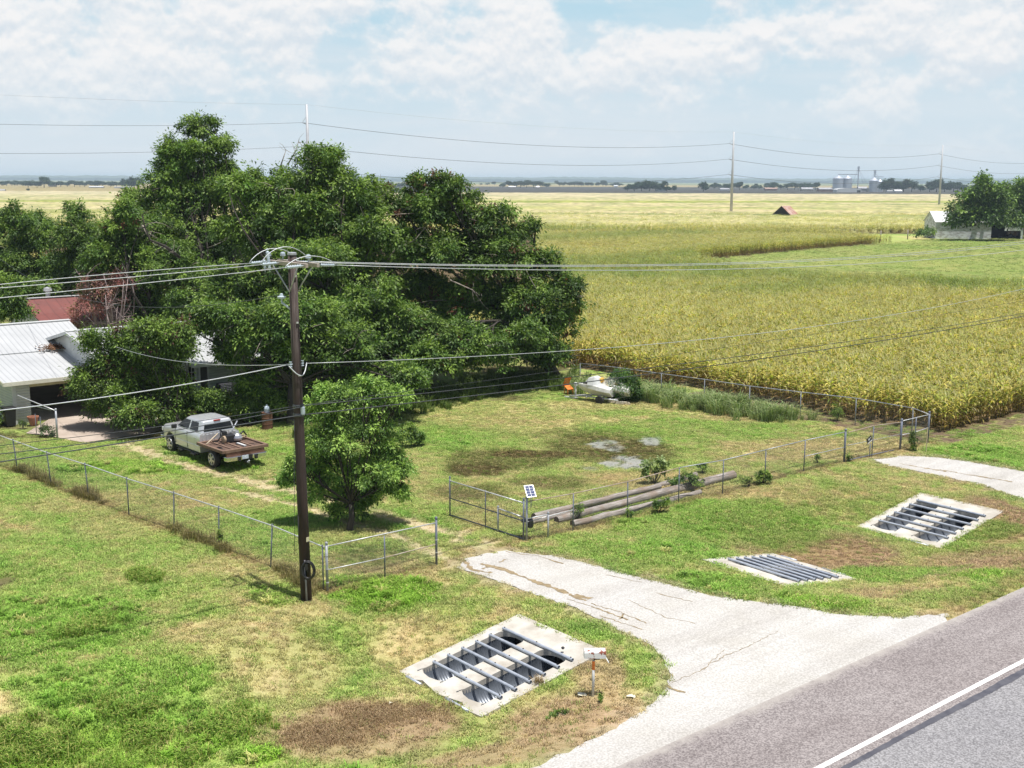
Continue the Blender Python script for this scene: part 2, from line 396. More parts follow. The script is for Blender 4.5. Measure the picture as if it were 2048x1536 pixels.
def axis_lines():
    xs = list(np.arange(-34, 34.01, .22)); g = 34.0; s = .3
    while g < 6500: s *= 1.07; g += s; xs.append(g); xs.insert(0, -g)
    ys = list(np.arange(18, 84.01, .22)); g = 84.0; s = .3
    while g < 8200: s *= 1.045; g += s; ys.append(g)
    g = 18.0; s = .4
    while g > -150: s *= 1.25; g -= s; ys.insert(0, g)
    return np.array(xs), np.array(ys)
gx, gy = axis_lines()
GXX, GYY = np.meshgrid(gx, gy)
X, Y = GXX.ravel(), GYY.ravel()
Z = terrain(X, Y)
uu, vv = uv(X, Y)
for up, toe in SLABS:                                   # the pits the culvert ends sit in
    lo, hi = min(up, toe), max(up, toe)
    foot = (uu > lo + .06) & (uu < hi - .06) & (np.abs(vv - VC) < VW - .06)
    pit = (uu > lo + .34) & (uu < hi - .3) & (np.abs(vv - VC) < VW - .34)
    Z = np.where(foot, Z - .12, Z); Z = np.where(pit, -1.45, Z)
for poly in (DRIVE, DRIVE2): Z = np.where(inpoly(X, Y, poly), Z - .02, Z)
Z = np.where((vv < 17.2) & (vv > 6.9), -.06, Z)
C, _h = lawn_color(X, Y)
nx, ny = len(gx), len(gy)
idx = np.arange(nx * ny).reshape(ny, nx)
quads = np.stack([idx[:-1, :-1], idx[:-1, 1:], idx[1:, 1:], idx[1:, :-1]], -1).reshape(-1, 4)
m, nt, b = new_mat('lawn_and_soil')
a = nt.nodes.new('ShaderNodeAttribute'); a.attribute_name = 'col'
P_ = wpos(nt)
f1 = noise(nt, 9, 4, .65, P_); f0 = noise(nt, .55, 5, .7, P_); f2 = noise(nt, 38, 3, .6, P_)
c = mixc(nt, ramp(nt, f1, [(.3, 0.0), (.72, 1.0)]), a.outputs['Color'], mixc(nt, 1.0, a.outputs['Color'], (.62, .66, .5), 'MULTIPLY'))
c = mixc(nt, ramp(nt, f0, [(.36, 0.0), (.66, .8)]), c, mixc(nt, 1.0, c, (.72, .80, .66), 'MULTIPLY'))
c = mixc(nt, ramp(nt, noise(nt, .11, 5, .65, P_), [(.40, 0.0), (.62, .7)]), c, mixc(nt, 1.0, c, (1.22, 1.14, 1.15), 'MULTIPLY'))
c = mixc(nt, ramp(nt, f2, [(.42, 0.0), (.7, .75)]), c, mixc(nt, 1.0, c, (1.5, 1.35, 1.25), 'MULTIPLY'))
c = mixc(nt, ramp(nt, noise(nt, 60, 2, .5, P_), [(.5, 0.0), (.68, .7)]), c, mixc(nt, 1.0, c, (.45, .45, .4), 'MULTIPLY'))
nt.links.new(c, b.inputs['Base Color']); b.inputs['Roughness'].default_value = .95; b.inputs['Specular IOR Level'].default_value = .1
bump(nt, b, mixc(nt, .5, f1, f2), .9, .05)
ground = npmesh('ground', np.stack([X, Y, Z], -1), quads, m, C, True)
tag(ground, 'lawn, ditch, bare soil and far fields as one sheet of ground', 'ground', kind='structure')

# ---- flat sheets: road, drives, patio
def ragged(poly, amp, step, seed):
    r = random.Random(seed); out = []
    for (ax, ay), (bx, by) in zip(poly, poly[1:] + poly[:1]):
        n = max(1, int(math.hypot(bx - ax, by - ay) / step))
        for k in range(n):
            t = k / n; out.append((ax + (bx - ax) * t + r.uniform(-amp, amp), ay + (by - ay) * t + r.uniform(-amp, amp)))
    return out
def sheet(name, poly, lift, mat, step=.45, thick=0):
    xs = [p[0] for p in poly]; ys = [p[1] for p in poly]
    pts = [Vector(p) for p in poly]; n = len(pts)
    gxs, gys = np.meshgrid(np.arange(min(xs), max(xs), step), np.arange(min(ys), max(ys), step))
    q = np.stack([gxs.ravel(), gys.ravel()], -1)
    ok = inpoly(q[:, 0], q[:, 1], poly) & (dline(q[:, 0], q[:, 1], poly + poly[:1]) > step * .3)
    pts += [Vector(p) for p in q[ok]]
    v2, _, f2, *_ = geometry.delaunay_2d_cdt(pts, [(i, (i + 1) % n) for i in range(n)], [list(range(n))], 1, 1e-5)
    zz = terrain(np.array([p[0] for p in v2]), np.array([p[1] for p in v2])) + lift
    mb = MB(); mb.smooth = True; mb.add([(p[0], p[1], z) for p, z in zip(v2, zz)], [f for f in f2])
    o = mb.build(name, mat, fixn=False, smooth=True)
    return o
def speck_mat(name, base, dark, light, sc=28, amt=.55, big=None, edge=None):
    m, nt, b = new_mat(name); P = wpos(nt)
    c = mixc(nt, ramp(nt, noise(nt, sc, 2, .6, P), [(.38, 0.0), (.62, 1.0)]), dark, light)
    c = mixc(nt, amt, base, c)
    f = noise(nt, .35, 5, .62, P)
    c = mixc(nt, ramp(nt, f, [(.38, 0.0), (.7, 1.0)]), c, mixc(nt, 1.0, c, big or (.8, .78, .74), 'MULTIPLY'))
    s = ramp(nt, noise(nt, 11, 2, .5, P), [(.70, 0.0), (.76, .8)])
    c = mixc(nt, s, c, mixc(nt, 1.0, c, (.5, .48, .45), 'MULTIPLY'))
    mp = nt.nodes.new('ShaderNodeMapping'); mp.inputs['Rotation'].default_value = (0, 0, -A); mp.inputs['Scale'].default_value = (1, 1, 1); nt.links.new(P, mp.inputs[0])
    mq = nt.nodes.new('ShaderNodeMapping'); mq.inputs['Scale'].default_value = (.06, 1.1, 1); nt.links.new(mp.outputs[0], mq.inputs[0])
    c = mixc(nt, ramp(nt, noise(nt, 1.0, 4, .6, mq.outputs[0]), [(.42, 0.0), (.62, .8)]), c, mixc(nt, 1.0, c, (.86, .85, .85), 'MULTIPLY'))
    if edge: c = edge(nt, P, c)
    nt.links.new(c, b.inputs['Base Color']); b.inputs['Roughness'].default_value = .9; b.inputs['Specular IOR Level'].default_value = .2
    bump(nt, b, noise(nt, sc, 3, .6, P), .5, .01); return m
def road_edge(nt, P, c):                               # the chip seal thins out over the pale drive at its edge
    s = nt.nodes.new('ShaderNodeVectorMath'); s.operation = 'DOT_PRODUCT'; s.inputs[1].default_value = (-SU, CU, 0); nt.links.new(P, s.inputs[0])
    ad = nt.nodes.new('ShaderNodeMath'); ad.operation = 'MULTIPLY_ADD'; ad.inputs[1].default_value = .9; nt.links.new(noise(nt, 2.2, 5, .7, P), ad.inputs[0]); nt.links.new(s.outputs['Value'], ad.inputs[2])
    mr = nt.nodes.new('ShaderNodeMapRange'); mr.inputs[1].default_value = 17.35; mr.inputs[2].default_value = 17.75; nt.links.new(ad.outputs[0], mr.inputs[0])
    return mixc(nt, mr.outputs[0], c, (.34, .315, .29))
M_shoulder = speck_mat('pinkish_chip_seal', (.24, .215, .21), (.12, .105, .105), (.36, .33, .32), 24, .75, (.82, .8, .8), road_edge)
M_lane = speck_mat('worn_lane_chip_seal', (.24, .235, .24), (.11, .108, .112), (.345, .34, .345), 24, .75, (.86, .86, .88))
M_drive = speck_mat('pale_caliche_paving', (.47, .46, .44), (.29, .28, .26), (.57, .56, .54), 18, .5, (.86, .84, .80))
def strip(name, u0, u1, v0, v1, z, mat, n=60):
    mb = MB(); us = np.linspace(u0, u1, n)
    vs = [(*xy(u, v), z) for u in us for v in (v0, v1)]
    mb.add(vs, [(2 * i, 2 * i + 2, 2 * i + 3, 2 * i + 1) for i in range(n - 1)])
    return mb.build(name, mat, fixn=False)
tag(strip('road', -60, 400, 6.9, 13.9, .02, M_lane), 'grey traffic lane of the road inside the white edge line', 'road', kind='structure')
tag(strip('road_shoulder', -60, 400, 13.9, 17.27, .021, M_shoulder), 'pinkish grey paved shoulder outside the white edge line', 'road', kind='structure')
m_line = simple('road_line_paint', (.80, .80, .78), (.66, .66, .64), 9, .7, 0, .2)
tag(strip('road_edge_line', -60, 400, 14.27, 14.41, .026, m_line), 'solid white edge line painted on the road', 'road marking', kind='structure')
m_strip = simple('dark_road_strip', (.05, .05, .065), (.085, .085, .1), 3, .7, 0, .2)  # narrow dark strip of uneven width beside the white line
mb = MB(); us = np.arange(5, 70, .15); rr = random.Random(3)
vs = []
for u in us:
    w = (.07 + .045 * min(1, max(0, (u - 21.2) / 8))) * rr.uniform(.88, 1.1); c0 = 13.975 + .012 * math.sin(u * 1.1) + rr.uniform(-.008, .008)
    vs += [(*xy(u, c0 - w), .0262), (*xy(u, c0 + w), .0262)]
mb.add(vs, [(2 * i, 2 * i + 2, 2 * i + 3, 2 * i + 1) for i in range(len(us) - 1)])
tag(mb.build('road_dark_strip', m_strip, fixn=False), 'dark strip running beside the white edge line', 'road marking', kind='structure')
drive = tag(sheet('driveway', ragged(DRIVE, .07, .22, 1), .012, M_drive), 'pale cracked driveway widening onto the road', 'driveway', kind='structure')
tag(sheet('driveway', ragged(DRIVE2, .09, .25, 2), .012, M_drive), 'second pale driveway leading to the far gate', 'driveway', kind='structure')
tag(sheet('patio', APRON, .05, M_concwarm, .6), 'tan concrete apron in front of the garage', 'paving', kind='structure')
# cracks with soil and dead grass in them
m_crack = simple('crack_soil', (.30, .23, .13), (.17, .13, .075), 8, .95, 0, .4)
mb = MB(); rr = random.Random(12)
def crack(pts, w0):
    p = PX(pts); fine = []
    for (ax, ay), (bx, by) in zip(p[:-1], p[1:]):
        n = max(2, int(math.hypot(bx - ax, by - ay) / .12))
        fine += [(ax + (bx - ax) * k / n + rr.uniform(-.04, .04), ay + (by - ay) * k / n + rr.uniform(-.04, .04)) for k in range(n)]
    vs = []
    for i, (x, y) in enumerate(fine):
        j = min(i + 1, len(fine) - 1); k = max(0, i - 1); dx, dy = fine[j][0] - fine[k][0], fine[j][1] - fine[k][1]; l = math.hypot(dx, dy) or 1
        w = w0 * rr.uniform(.25, 1.3) * (.5 + .9 * vnoise(np.array([i * .12]), np.array([w0 * 99]), 5)[0]); z = float(terrain(x, y)) + .0175
        vs += [(x - dy / l * w, y + dx / l * w, z), (x + dy / l * w, y - dx / l * w, z)]
    mb.add(vs, [(2 * i, 2 * i + 2, 2 * i + 3, 2 * i + 1) for i in range(len(fine) - 1)])
crack([(925, 1118), (945, 1140), (990, 1148)], .10); crack([(960, 1128), (1010, 1140), (1060, 1160), (1110, 1178), (1180, 1205)], .10)
crack([(1120, 1195), (1180, 1212), (1260, 1243)], .04); crack([(990, 1132), (960, 1140)], .06); crack([(1010, 1104), (1075, 1112), (1130, 1130)], .035)
crack([(1000, 1125), (1015, 1118)], .09); crack([(1180, 1208), (1240, 1225), (1300, 1250)], .03); crack([(1200, 1232), (1290, 1262)], .03)
crack([(1310, 1186), (1390, 1206)], .025); crack([(1330, 1372), (1360, 1384), (1382, 1388)], .05); crack([(1210, 1150), (1290, 1166)], .02); crack([(1150, 1190), (1190, 1200)], .1)
crack([(1255, 1200), (1330, 1235), (1400, 1250)], .02); crack([(1800, 928), (1900, 945)], .08); crack([(1880, 940), (1990, 960)], .06); crack([(1940, 950), (2030, 965)], .05); crack([(1240, 1240), (1250, 1225)], .03); crack([(1290, 1400), (1420, 1330), (1560, 1262)], .012); crack([(1450, 1300), (1400, 1345)], .012)
mb.build('crack', m_crack, drive, fixn=False)

# ================================================================ GRASS (too many to count) as instanced tufts
def instancer(name, pts, variants, idx, rot, scl, cols=None):
    """One mesh of points; geometry nodes put a plant on each."""
    me = bpy.data.meshes.new(name); me.vertices.add(len(pts)); me.vertices.foreach_set('co', np.ascontiguousarray(pts, np.float32).ravel())
    a = me.attributes.new('vidx', 'INT', 'POINT'); a.data.foreach_set('value', np.ascontiguousarray(idx, np.int32))
    a = me.attributes.new('vrot', 'FLOAT_VECTOR', 'POINT'); a.data.foreach_set('vector', np.ascontiguousarray(rot, np.float32).ravel())
    a = me.attributes.new('vscl', 'FLOAT_VECTOR', 'POINT'); a.data.foreach_set('vector', np.ascontiguousarray(scl, np.float32).ravel())
    if cols is not None:
        a = me.attributes.new('tint', 'FLOAT_COLOR', 'POINT'); cc = np.ones((len(pts), 4), np.float32); cc[:, :3] = cols; a.data.foreach_set('color', cc.ravel())
    o = bpy.data.objects.new(name, me); COL.objects.link(o)
    vc = bpy.data.collections.new(name + '_kinds')
    for v in variants: vc.objects.link(v)
    ng = bpy.data.node_groups.new(name + '_nodes', 'GeometryNodeTree')
    ng.interface.new_socket('Geometry', in_out='INPUT', socket_type='NodeSocketGeometry')
    ng.interface.new_socket('Geometry', in_out='OUTPUT', socket_type='NodeSocketGeometry')
    n = ng.nodes; gi = n.new('NodeGroupInput'); go = n.new('NodeGroupOutput'); ip = n.new('GeometryNodeInstanceOnPoints')
    ci = n.new('GeometryNodeCollectionInfo'); ci.inputs['Collection'].default_value = vc; ci.inputs['Separate Children'].default_value = True; ci.inputs['Reset Children'].default_value = True
    ng.links.new(gi.outputs[0], ip.inputs['Points']); ng.links.new(ci.outputs[0], ip.inputs['Instance']); ip.inputs['Pick Instance'].default_value = True
    for nm, dt, sock in (('vidx', 'INT', 'Instance Index'), ('vrot', 'FLOAT_VECTOR', 'Rotation'), ('vscl', 'FLOAT_VECTOR', 'Scale')):
        at_ = n.new('GeometryNodeInputNamedAttribute'); at_.data_type = dt; at_.inputs[0].default_value = nm
        out = [s for s in at_.outputs if s.enabled][0]
        if sock == 'Rotation':
            e = n.new('FunctionNodeEulerToRotation'); ng.links.new(out, e.inputs[0]); out = e.outputs[0]
        ng.links.new(out, ip.inputs[sock])
    ng.links.new(ip.outputs[0], go.inputs[0])
    md = o.modifiers.new('plants', 'NODES'); md.node_group = ng
    return o
def blades(n, spread, hgt, wid, lean, seed, bend=.5, white=False):
    r = np.random.default_rng(seed); V = []; Fc = []; K = []
    for i in range(n):
        a = r.uniform(0, 6.283); d = spread * math.sqrt(r.uniform(0, 1)); bx, by = d * math.cos(a), d * math.sin(a)
        h = hgt * r.uniform(.5, 1.15); la = r.uniform(0, 6.283); l = lean * r.uniform(.3, 1.2) * h
        wx, wy = -math.sin(la) * wid, math.cos(la) * wid
        mx, my = bx + math.cos(la) * l * .4, by + math.sin(la) * l * .4; tx, ty = bx + math.cos(la) * l, by + math.sin(la) * l
        o = len(V)
        V += [(bx - wx, by - wy, -.02), (bx + wx, by + wy, -.02), (mx + wx * .8, my + wy * .8, h * .62), (mx - wx * .8, my - wy * .8, h * .62), (tx + wx * .15, ty + wy * .15, h * (1 - bend * .3)), (tx - wx * .15, ty - wy * .15, h * (1 - bend * .3))]
        Fc += [(o, o + 1, o + 2, o + 3), (o + 3, o + 2, o + 4, o + 5)]; k = r.uniform(.7, 1.25); K += [k, k * 1.1]
    return np.array(V), np.array(Fc), np.array(K)
m, nt, b = new_mat('grass_tuft')
a = nt.nodes.new('ShaderNodeAttribute'); a.attribute_type = 'INSTANCER'; a.attribute_name = 'tint'
k = nt.nodes.new('ShaderNodeAttribute'); k.attribute_name = 'col'
c = mixc(nt, 1.0, a.outputs['Color'], k.outputs['Color'], 'MULTIPLY')
nt.links.new(c, b.inputs['Base Color']); b.inputs['Roughness'].default_value = .6; b.inputs['Specular IOR Level'].default_value = .2
t = nt.nodes.new('ShaderNodeBsdfTranslucent'); nt.links.new(c, t.inputs[0]); mx = nt.nodes.new('ShaderNodeMixShader'); mx.inputs[0].default_value = .35
nt.links.new(b.outputs[0], mx.inputs[1]); nt.links.new(t.outputs[0], mx.inputs[2]); nt.links.new(mx.outputs[0], nt.nodes['Material Output'].inputs[0])
M_tuft = m
tv = []
for s in range(4):
    V, Fc, K = blades(30, .16, .085, .009, .9, 50 + s)
    tv.append(npmesh('grass_tuft_kind', V, Fc, M_tuft, np.stack([K, K, K], -1), link=False))
for s in range(3):                                       # broad weeds and taller bunches
    V, Fc, K = blades(46, .13, .26, .013, .8, 70 + s, .8)
    tv.append(npmesh('tall_grass_kind', V, Fc, M_tuft, np.stack([K, K, K], -1), link=False))
def lawn_points(n, ymin, ymax):
    y = ymin * (ymax / ymin) ** rng.uniform(0, 1, n * 3)
    y = np.sqrt(rng.uniform(0, 1, n * 3) * (ymax ** 2 - ymin ** 2) + ymin ** 2) * .5 + y * .5
    x = rng.uniform(-.47, .47, n * 3) * y * 1.02
    u, v = uv(x, y)
    ok = (v > 17.35 + .25 * (fbm(x * 2, y * 2, 61) - .5)) & ~is_corn(x, y) & ~inpoly(x, y, APRON)
    for poly in (DRIVE, DRIVE2):
        ok &= ~(inpoly(x, y, poly) & (dline(x, y, poly + poly[:1]) > .10 * rng.uniform(0, 1, len(x)) ** 2))
    for up, toe in SLABS:
        lo, hi = min(up, toe), max(up, toe); ok &= ~((u > lo + .07) & (u < hi - .07) & (np.abs(v - VC) < VW - .07))
    ok &= ~((u > 18.6) & (v > 61.5))
    x, y = x[ok][:n], y[ok][:n]
    return x, y
x, y = lawn_points(130000, 22, 80)
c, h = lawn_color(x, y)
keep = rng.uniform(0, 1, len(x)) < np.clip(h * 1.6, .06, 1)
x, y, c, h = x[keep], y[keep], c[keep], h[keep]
z = terrain(x, y); n = len(x)
pick = rng.uniform(0, 1, (n, 1)); c = np.where(pick < .13, c * .35 + np.array([.52, .43, .22]) * .65, np.where(pick > .89, c * .45 + np.array([.17, .34, .04]) * .55, c))
c = c * rng.uniform(.72, 1.42, (n, 1)) * np.array([1.05, 1.06, .95]) + rng.uniform(-.02, .03, (n, 1)) * np.array([1, .8, .3])
vi = rng.integers(0, 4, n); tall = (h > .95) & (fbm(x * .8, y * .8, 77) > .56) & (rng.uniform(0, 1, n) < .22); vi = np.where(tall, 4 + rng.integers(0, 3, n), vi)
s = np.clip(.5 + h * .65, .4, 1.4) * rng.uniform(.7, 1.3, n) * np.where(tall, .75, 1)
# rougher bunches over the far pasture
py_ = rng.uniform(128, 300, 15000); px_ = rng.uniform(10, 150, 15000); ok = inpoly(px_, py_, PAST) & (px_ < py_ * .47); px_, py_ = px_[ok], py_[ok]
pc_, _ = lawn_color(px_, py_); k_ = len(px_); pc_ = pc_ * 1.55 * (.65 + .75 * fbm(px_ * .09, py_ * .09, 210)[:, None]) * rng.uniform(.8, 1.25, (k_, 1))
x = np.concatenate([x, px_]); y = np.concatenate([y, py_]); z = np.concatenate([z, 0 * px_]); c = np.concatenate([c, pc_]); s = np.concatenate([s, rng.uniform(1.5, 2.8, k_)]); vi = np.concatenate([vi, rng.integers(0, 4, k_)]); n = len(x)
o = instancer('grass', np.stack([x, y, z], -1), tv, vi, np.stack([0 * x, 0 * x, rng.uniform(0, 6.28, n)], -1), np.stack([s * 1.1, s * 1.1, s * .9], -1), np.clip(c, .01, 1))
tag(o, 'mown patchy green and straw grass over the lawns and verges', 'grass', kind='stuff')

# ================================================================ CORN
def corn_plant(r, ox, oy, V, Fc, Cc):
    hgt = r.uniform(1.65, 2.1); stalk = np.array([.36, .29, .12]) * r.uniform(.7, 1.1); w = .016
    lx, ly = r.uniform(-.12, .12), r.uniform(-.12, .12)
    for k in range(2):
        dx, dy = (w, 0) if k else (0, w); o = len(V)
        V += [(ox - dx, oy - dy, 0), (ox + dx, oy + dy, 0), (ox + lx + dx * .5, oy + ly + dy * .5, hgt), (ox + lx - dx * .5, oy + ly - dy * .5, hgt)]; Fc.append((o, o + 1, o + 2, o + 3)); Cc.append(stalk)
    base = r.uniform(0, 6.28); nl = 11
    for i in range(nl):
        t = .12 + .85 * i / nl; z0 = hgt * t; an = base + (i % 2) * math.pi + r.uniform(-.6, .6); L = r.uniform(.45, .8) * (1 - .35 * abs(t - .55)); wd = r.uniform(.03, .05)
        q = r.uniform()
        if t < .42: col = np.array([.30, .19, .085]) if q < .72 else np.array([.42, .33, .10])
        else: col = np.array([.52, .43, .12]) if q < .46 else (np.array([.34, .36, .06]) if q < .74 else (np.array([.14, .20, .03]) if q < .88 else np.array([.58, .50, .27])))
        col = col * r.uniform(.75, 1.2); cx, cy = ox + lx * t, oy + ly * t; ca, sa = math.cos(an), math.sin(an); prev = None
        up = r.uniform(.35, .62); dr = r.uniform(.4, 1.0)
        for j, s in enumerate((0, .35, .7, 1)):
            rr_ = L * s * .85; zz = z0 + L * (up * s * 1.6 - dr * s * s); ww = wd * (.7, 1, .8, .1)[j]
            p0 = (cx + ca * rr_ - sa * ww, cy + sa * rr_ + ca * ww, max(.03, zz)); p1 = (cx + ca * rr_ + sa * ww, cy + sa * rr_ - ca * ww, max(.03, zz + ww * .4))
            o = len(V); V += [p0, p1]
            if prev is not None: Fc.append((prev, prev + 1, o + 1, o)); Cc.append(col)
            prev = o
    for i in range(4):                                   # tassel
        an = r.uniform(0, 6.28); o = len(V); e = .13; zz = hgt
        cx, cy = ox + lx, oy + ly
        V += [(cx - .008, cy, zz - .02), (cx + .008, cy, zz - .02), (cx + math.cos(an) * e + .008, cy + math.sin(an) * e, zz + .26), (cx + math.cos(an) * e - .008, cy + math.sin(an) * e, zz + .26)]
        Fc.append((o, o + 1, o + 2, o + 3)); Cc.append(np.array([.68, .63, .36]) * r.uniform(.8, 1.15))
    if r.uniform() < .8:                                 # an ear in its dry husk
        an = r.uniform(0, 6.28); zz = hgt * .5; o = len(V); cx, cy = ox + lx * .5, oy + ly * .5; dx, dy = math.cos(an) * .09, math.sin(an) * .09
        V += [(cx, cy, zz), (cx + dx + dy * .3, cy + dy - dx * .3, zz - .05), (cx + dx * 1.6, cy + dy * 1.6, zz - .2), (cx + dx - dy * .3, cy + dy + dx * .3, zz - .05)]; Fc.append((o, o + 1, o + 2, o + 3)); Cc.append(np.array([.55, .47, .27]))
M_corn = attr_mat('drying_corn', .55, .42, .25)
nt = M_corn.node_tree; ti = nt.nodes.new('ShaderNodeAttribute'); ti.attribute_type = 'INSTANCER'; ti.attribute_name = 'tint'
ca_ = [n for n in nt.nodes if n.bl_idname == 'ShaderNodeAttribute' and n.attribute_name == 'col'][0]
outs = [(l.to_socket) for l in ca_.outputs['Color'].links]; mt = mixc(nt, 1.0, ca_.outputs['Color'], ti.outputs['Color'], 'MULTIPLY')
for s_ in outs: nt.links.new(mt, s_)
cv = []
for s in range(6):
    r = np.random.default_rng(200 + s); V, Fc, Cc = [], [], []
    for px_ in (-.42, -.18, .06, .3, .5):
        corn_plant(r, px_ + r.uniform(-.05, .05), r.uniform(-.05, .05), V, Fc, Cc)
    cv.append(npmesh('corn_kind', np.array(V), np.array(Fc), M_corn, np.array(Cc), link=False))
def corn_pts(ymin, ymax, du, dv, jit):
    us = np.arange(-60, 700, du); vs = np.arange(-220, 520, dv)
    uu_, vv_ = np.meshgrid(us, vs); uu_ = uu_.ravel() + rng.uniform(-jit, jit, uu_.size) * du; vv_ = vv_.ravel() + rng.uniform(-jit, jit, vv_.size) * dv * .5
    x, y = xy(uu_, vv_); ok = (y > ymin) & (y <= ymax) & (np.abs(x) < y * .46 + 3) & is_corn(x, y)
    # what the big trees hide is left out
    ok &= ~((y > 125) & (y < 300) & (x < .02 * y) & (x > -.40 * y))
    return x[ok], y[ok]
xs_, ys_, sc_ = [], [], []
for y0, y1, du, dv, s in ((50, 150, .95, .80, 1.0), (150, 260, 1.35, 1.1, 1.12), (260, 430, 2.2, 2.0, 1.3)):
    a_, b_ = corn_pts(y0, y1, du, dv, .22); xs_.append(a_); ys_.append(b_); sc_.append(np.full(len(a_), s))
x = np.concatenate(xs_); y = np.concatenate(ys_); s = np.concatenate(sc_); n = len(x)
print('corn clumps', n)
hs = rng.uniform(.86, 1.08, n) * (.9 + .2 * fbm(x * .05, y * .05, 90))
rotz = np.where(s < 1.2, A + rng.uniform(-.25, .25, n) + np.where(rng.uniform(0, 1, n) < .5, math.pi, 0), rng.uniform(0, 6.28, n))
cu_, cv2 = uv(x, y)
gr = np.clip((fbm(cu_ * .012 + 4, cv2 * .05, 150) * .75 + fbm(cu_ * .05, cv2 * .12, 155) * .35 - .525) * 5, 0, 1) * .75
band = [tuple(G(q[0], q[1], 1.8)[:2]) for q in [(1120, 528), (1400, 524), (1500, 530), (1720, 545), (2048, 560), (2300, 575), (2300, 612), (2048, 582), (1750, 564), (1500, 552), (1120, 556)]]
gr = np.maximum(gr, np.where(inpoly(x, y, band), np.clip(.55 + (fbm(x * .2, y * .2, 160) - .4) * 1.5, 0, 1), 0))
rd = np.clip((fbm(x * .07 + 9, y * .07, 170) - .55) * 5, 0, 1)[:, None] * .35
tint = (1 - gr[:, None] + gr[:, None] * np.array([.50, .68, .46])) * (1 - rd + rd * np.array([.95, .8, .72])) * rng.uniform(.8, 1.22, (n, 1)) * np.array([1.0, 1.03, 1.0])
corn = instancer('corn_field', np.stack([x, y, 0 * x - .02], -1), cv, rng.integers(0, 6, n), np.stack([rng.uniform(-.05, .05, n), rng.uniform(-.05, .05, n), rotz], -1), np.stack([s, s, hs * np.where(s > 1.2, .95, 1)], -1), tint)
tag(corn, 'drying yellow corn filling the wide field behind the fence', 'corn', kind='stuff')
# the far part of the same crop, read as one canopy
def canopy():
    ys = [290.0]; st = 1.6
    while ys[-1] < 1120: ys.append(ys[-1] + st); st *= 1.012
    ys = np.array(ys); ts = np.linspace(-.62, .62, 340)
    T, YY = np.meshgrid(ts, ys); XX = T * YY
    n1 = fbm(XX * .02, YY * .03, 120); n2 = rng.uniform(0, 1, XX.shape)
    ZZ = 1.25 + .35 * n1 + .55 * n2 * np.clip(1 - (YY - 500) / 900, .3, 1) - 1.5 * (1 - sstep(290, 330, YY))
    ZZ = np.where((YY < 306) & (XX > 60), -1.0, ZZ); ZZ = np.where(YY > 1118, 0, ZZ)
    ny_, nx_ = XX.shape; id_ = np.arange(nx_ * ny_).reshape(ny_, nx_)
    q = np.stack([id_[:-1, :-1], id_[:-1, 1:], id_[1:, 1:], id_[1:, :-1]], -1).reshape(-1, 4)
    xx, yy = XX.ravel(), YY.ravel()
    g = fbm(xx * .006 + 3, yy * .022, 130)[:, None]; g2 = fbm(xx * .02, yy * .09, 133)[:, None]
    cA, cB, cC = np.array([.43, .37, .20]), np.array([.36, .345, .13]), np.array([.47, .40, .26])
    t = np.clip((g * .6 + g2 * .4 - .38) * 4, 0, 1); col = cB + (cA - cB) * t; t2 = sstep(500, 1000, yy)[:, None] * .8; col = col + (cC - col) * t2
    dk = (fbm(xx * .004, yy * .03, 140)[:, None] < .30); col = np.where(dk, col * np.array([.62, .72, .6]), col)
    # a dark green strip across the far crop
    ln = np.abs(yy - (640 + xx * .15))[:, None]; col = np.where(ln < 16 + 22 * g2, np.array([.27, .29, .07]), col)
    return np.stack([xx, yy, ZZ.ravel()], -1), q, col * rng.uniform(.7, 1.25, (len(xx), 1))
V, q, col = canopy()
tag(npmesh('corn_canopy', V, q, attr_mat('far_corn', .8, 0, .1, patch=(.05, .45, .62, (1, .5, 1), (.72, .8, .7))), col, False), 'pale ripe corn canopy stretching to the horizon', 'corn', kind='stuff')
